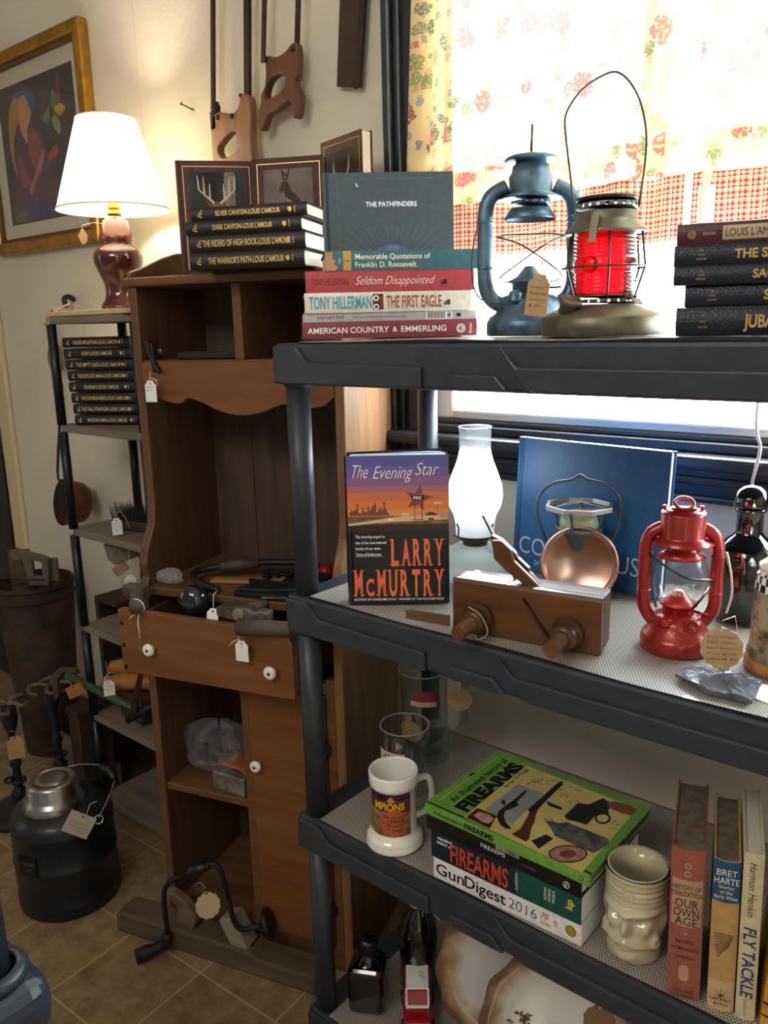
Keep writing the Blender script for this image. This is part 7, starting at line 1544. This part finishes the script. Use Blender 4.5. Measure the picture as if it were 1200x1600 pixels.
# ------------------------------------------------------------------ bottom tier
Z3 = TZ[3]+.0045
p = at(566, 1576, Z=Z3)
t = thing('decanter', 'square black glass decanter with cap at the left front of the bottom shelf', 'decanter', T(p.x, p.y+.02, Z3) @ RZ(.5))
b = MB(); b.box(-.034, .034, -.034, .034, 0, .098, bg_, .012, None, 3); b.lathe([(.026, .096), (.018, .104), (.014, .110), (.014, .118)], bg_, None, 28, cap=False); b.build('body', t)
b = MB(); b.lathe([(.0185, .118), (.0195, .120), (.0195, .140), (.016, .146), (.001, .148)], mat('pewter_dark', '#3c3d40', .25, metal=.9), None, 24); b.build('cap', t)
p = at(655, 1535, Z=Z3)
t = thing('bottle', 'tall dark bottle with string round its neck, behind the red toy on the bottom shelf', 'bottle', T(p.x, p.y, Z3))
b = MB(); b.lathe([(.034, 0), (.037, .004), (.037, .12), (.03, .15), (.016, .175), (.0145, .20), (.0175, .203), (.0175, .212), (.012, .214), (.001, .214)], mat('dark_green_glass', '#050a08', .07, coat=.7), None, 36); b.build('body', t)
b = MB(); b.tube(circ(.0165, .182, 20), .001, string, 5, True); b.tube([(.015, -.005, .182), (.04, -.01, .188), (.06, -.012, .180)], .001, string, 5); b.tube([(.016, -.006, .182), (.022, -.014, .14), (.024, -.016, .10)], .001, string, 5); b.build('string', t)
p = at(640, 1600, Z=Z3)
t = thing('toy_truck', 'small red toy truck with white roof on the bottom shelf', 'toy', T(p.x, p.y+.025, Z3) @ RZ(facing(640)))
rt_ = mat('red_toy_paint', '#8f1220', .25, coat=.6)
b = MB(); b.prism([(-.05, .010), (.06, .010), (.06, .042), (.03, .045), (.012, .066), (-.05, .068)], -.026, .026, rt_, frame((0, 0, 0), (0, -1, 0), (0, 0, 1), (-1, 0, 0)), .005); b.build('body', t)
b = MB(); b.box(-.021, .021, -.012, .045, .068, .0715, white_china, .001); b.box(-.021, .021, -.034, -.028, .0475, .0505, white_china, .001); b.box(-.022, -.018, -.030, -.010, .05, .0685, white_china, .001); b.box(.018, .022, -.030, -.010, .05, .0685, white_china, .001); b.text('# 18', ink, T(.004, .022, .0716) @ RZ(-PI/2+.1), .005, .014); b.text('red truck', ink, T(.011, .018, .0716) @ RZ(-PI/2+.1), .004, .024); b.build('roof', t)
for sx_ in (-1, 1):
    for y_ in (-.04, .03):
        b = MB(); b.lathe([(.012, -.005), (.013, -.003), (.013, .003), (.012, .005)], black_iron, T(sx_*.026, y_, .0125) @ RY(PI/2), 22); b.build('wheel', t)
# plates
def plate(label, px, py, f, r, tilt, nm, spots, bowl=False):
    c = atf(px, py, f); h = facing(px)
    n_ = Vector((math.sin(h)*math.cos(tilt), -math.cos(h)*math.cos(tilt), math.sin(tilt))); x_ = Vector((math.cos(h), math.sin(h), 0)); y_ = n_.cross(x_)
    cz = Z3+r*1.02*y_.z
    t = thing(nm, label, nm.replace('_', ' '), frame((c.x, c.y, cz), x_, y_, n_))
    pm = mat('brown_rim_china', '#d8d2c4', .12, coat=.6); 
    m = bpy.data.materials.new('transfer_china'); m.use_nodes = True; nn = m.node_tree.nodes; L_ = m.node_tree.links; bs = nn['Principled BSDF']; bs.inputs['Roughness'].default_value = .12; bs.inputs['Coat Weight'].default_value = .6
    tc_ = nn.new('ShaderNodeTexCoord'); ln_ = nn.new('ShaderNodeVectorMath'); ln_.operation = 'LENGTH'; mp_ = nn.new('ShaderNodeMapping'); mp_.inputs['Scale'].default_value = (1, 1, 0); L_.new(tc_.outputs['Object'], mp_.inputs[0]); L_.new(mp_.outputs[0], ln_.inputs[0])
    nz = nn.new('ShaderNodeTexNoise'); nz.inputs['Scale'].default_value = 22; L_.new(tc_.outputs['Object'], nz.inputs['Vector'])
    ad = nn.new('ShaderNodeMath'); ad.operation = 'MULTIPLY_ADD'; ad.inputs[1].default_value = .045; L_.new(nz.outputs['Fac'], ad.inputs[0]); L_.new(ln_.outputs['Value'], ad.inputs[2])
    rp = nn.new('ShaderNodeMapRange'); rp.inputs[1].default_value = 0; rp.inputs[2].default_value = r*1.15; L_.new(ad.outputs[0], rp.inputs[0])
    cr_ = nn.new('ShaderNodeValToRGB'); e = cr_.color_ramp.elements; e[0].position = .72; e[1].position = .97; e[0].color = (*lin('#ddd9d0'), 1); e[1].color = (*lin('#6b4a32'), 1); q_ = e.new(.86); q_.color = (*lin('#a98a6c'), 1); L_.new(rp.outputs[0], cr_.inputs[0]); L_.new(cr_.outputs[0], bs.inputs['Base Color'])
    d = .028 if bowl else .016
    b = MB(); sc = lambda rr, a, z: rr*(1+.02*math.cos(a*12)*(rr/r)**4)
    b.lathe([(.001, -d-.004), (r*.55, -d-.004), (r*.62, -d-.002), (r*.74, -d*.3-.004), (r, -.003), (r*1.005, -.001), (r*.995, .0), (r*.75, -d*.3), (r*.62, -d*.85), (r*.54, -d), (.001, -d)], m, None, 72, fn=sc); b.build('dish', t)
    g1, g2 = mat('transfer_green', '#4f5a3c', .3), mat('transfer_rose', '#8a4a40', .3); r_ = random.Random(int(px))
    for (sx_, sy_, k_) in spots:
        b = MB()
        for i in range(22):
            a = r_.uniform(0, 6.28); q = r_.uniform(.002, .018)*k_; cx, cy = sx_+q*math.cos(a), sy_+q*math.sin(a)*1.2; l_ = r_.uniform(.004, .008)*k_; w_2 = l_*.32; ca, sa = math.cos(a), math.sin(a)
            rr = math.hypot(cx, cy)/r; zz = -d+.0008 if rr < .56 else -d+(d*.7)*(rr-.54)/.2+.0014
            b.poly([(cx-ca*l_*.5, cy-sa*l_*.5, zz), (cx+sa*w_2, cy-ca*w_2, zz), (cx+ca*l_, cy+sa*l_, zz), (cx-sa*w_2, cy+ca*w_2, zz)], g1 if i % 3 else g2)
        b.build('flower_transfer', t)
    return t
plate('big cream plate with brown shaded rim standing at the back of the bottom shelf', 800, 1590, 1.235, .135, .30, 'dinner_plate', [])
plate('white scalloped bowl with brown rim and rose sprays leaning before the big plate', 868, 1600, 1.13, .125, .45, 'serving_bowl', [(-.058, .005, 1.2), (.03, -.05, 1.0)], True)
price_tag('price_tag', 'round brown tag on the scalloped bowl at the lower right', tuple(atf(938, 1562, 1.02)), facing(938), .045, .04, mat('dark_kraft', '#7a5f45', .8), 'scallop', ('',), tilt=.2)
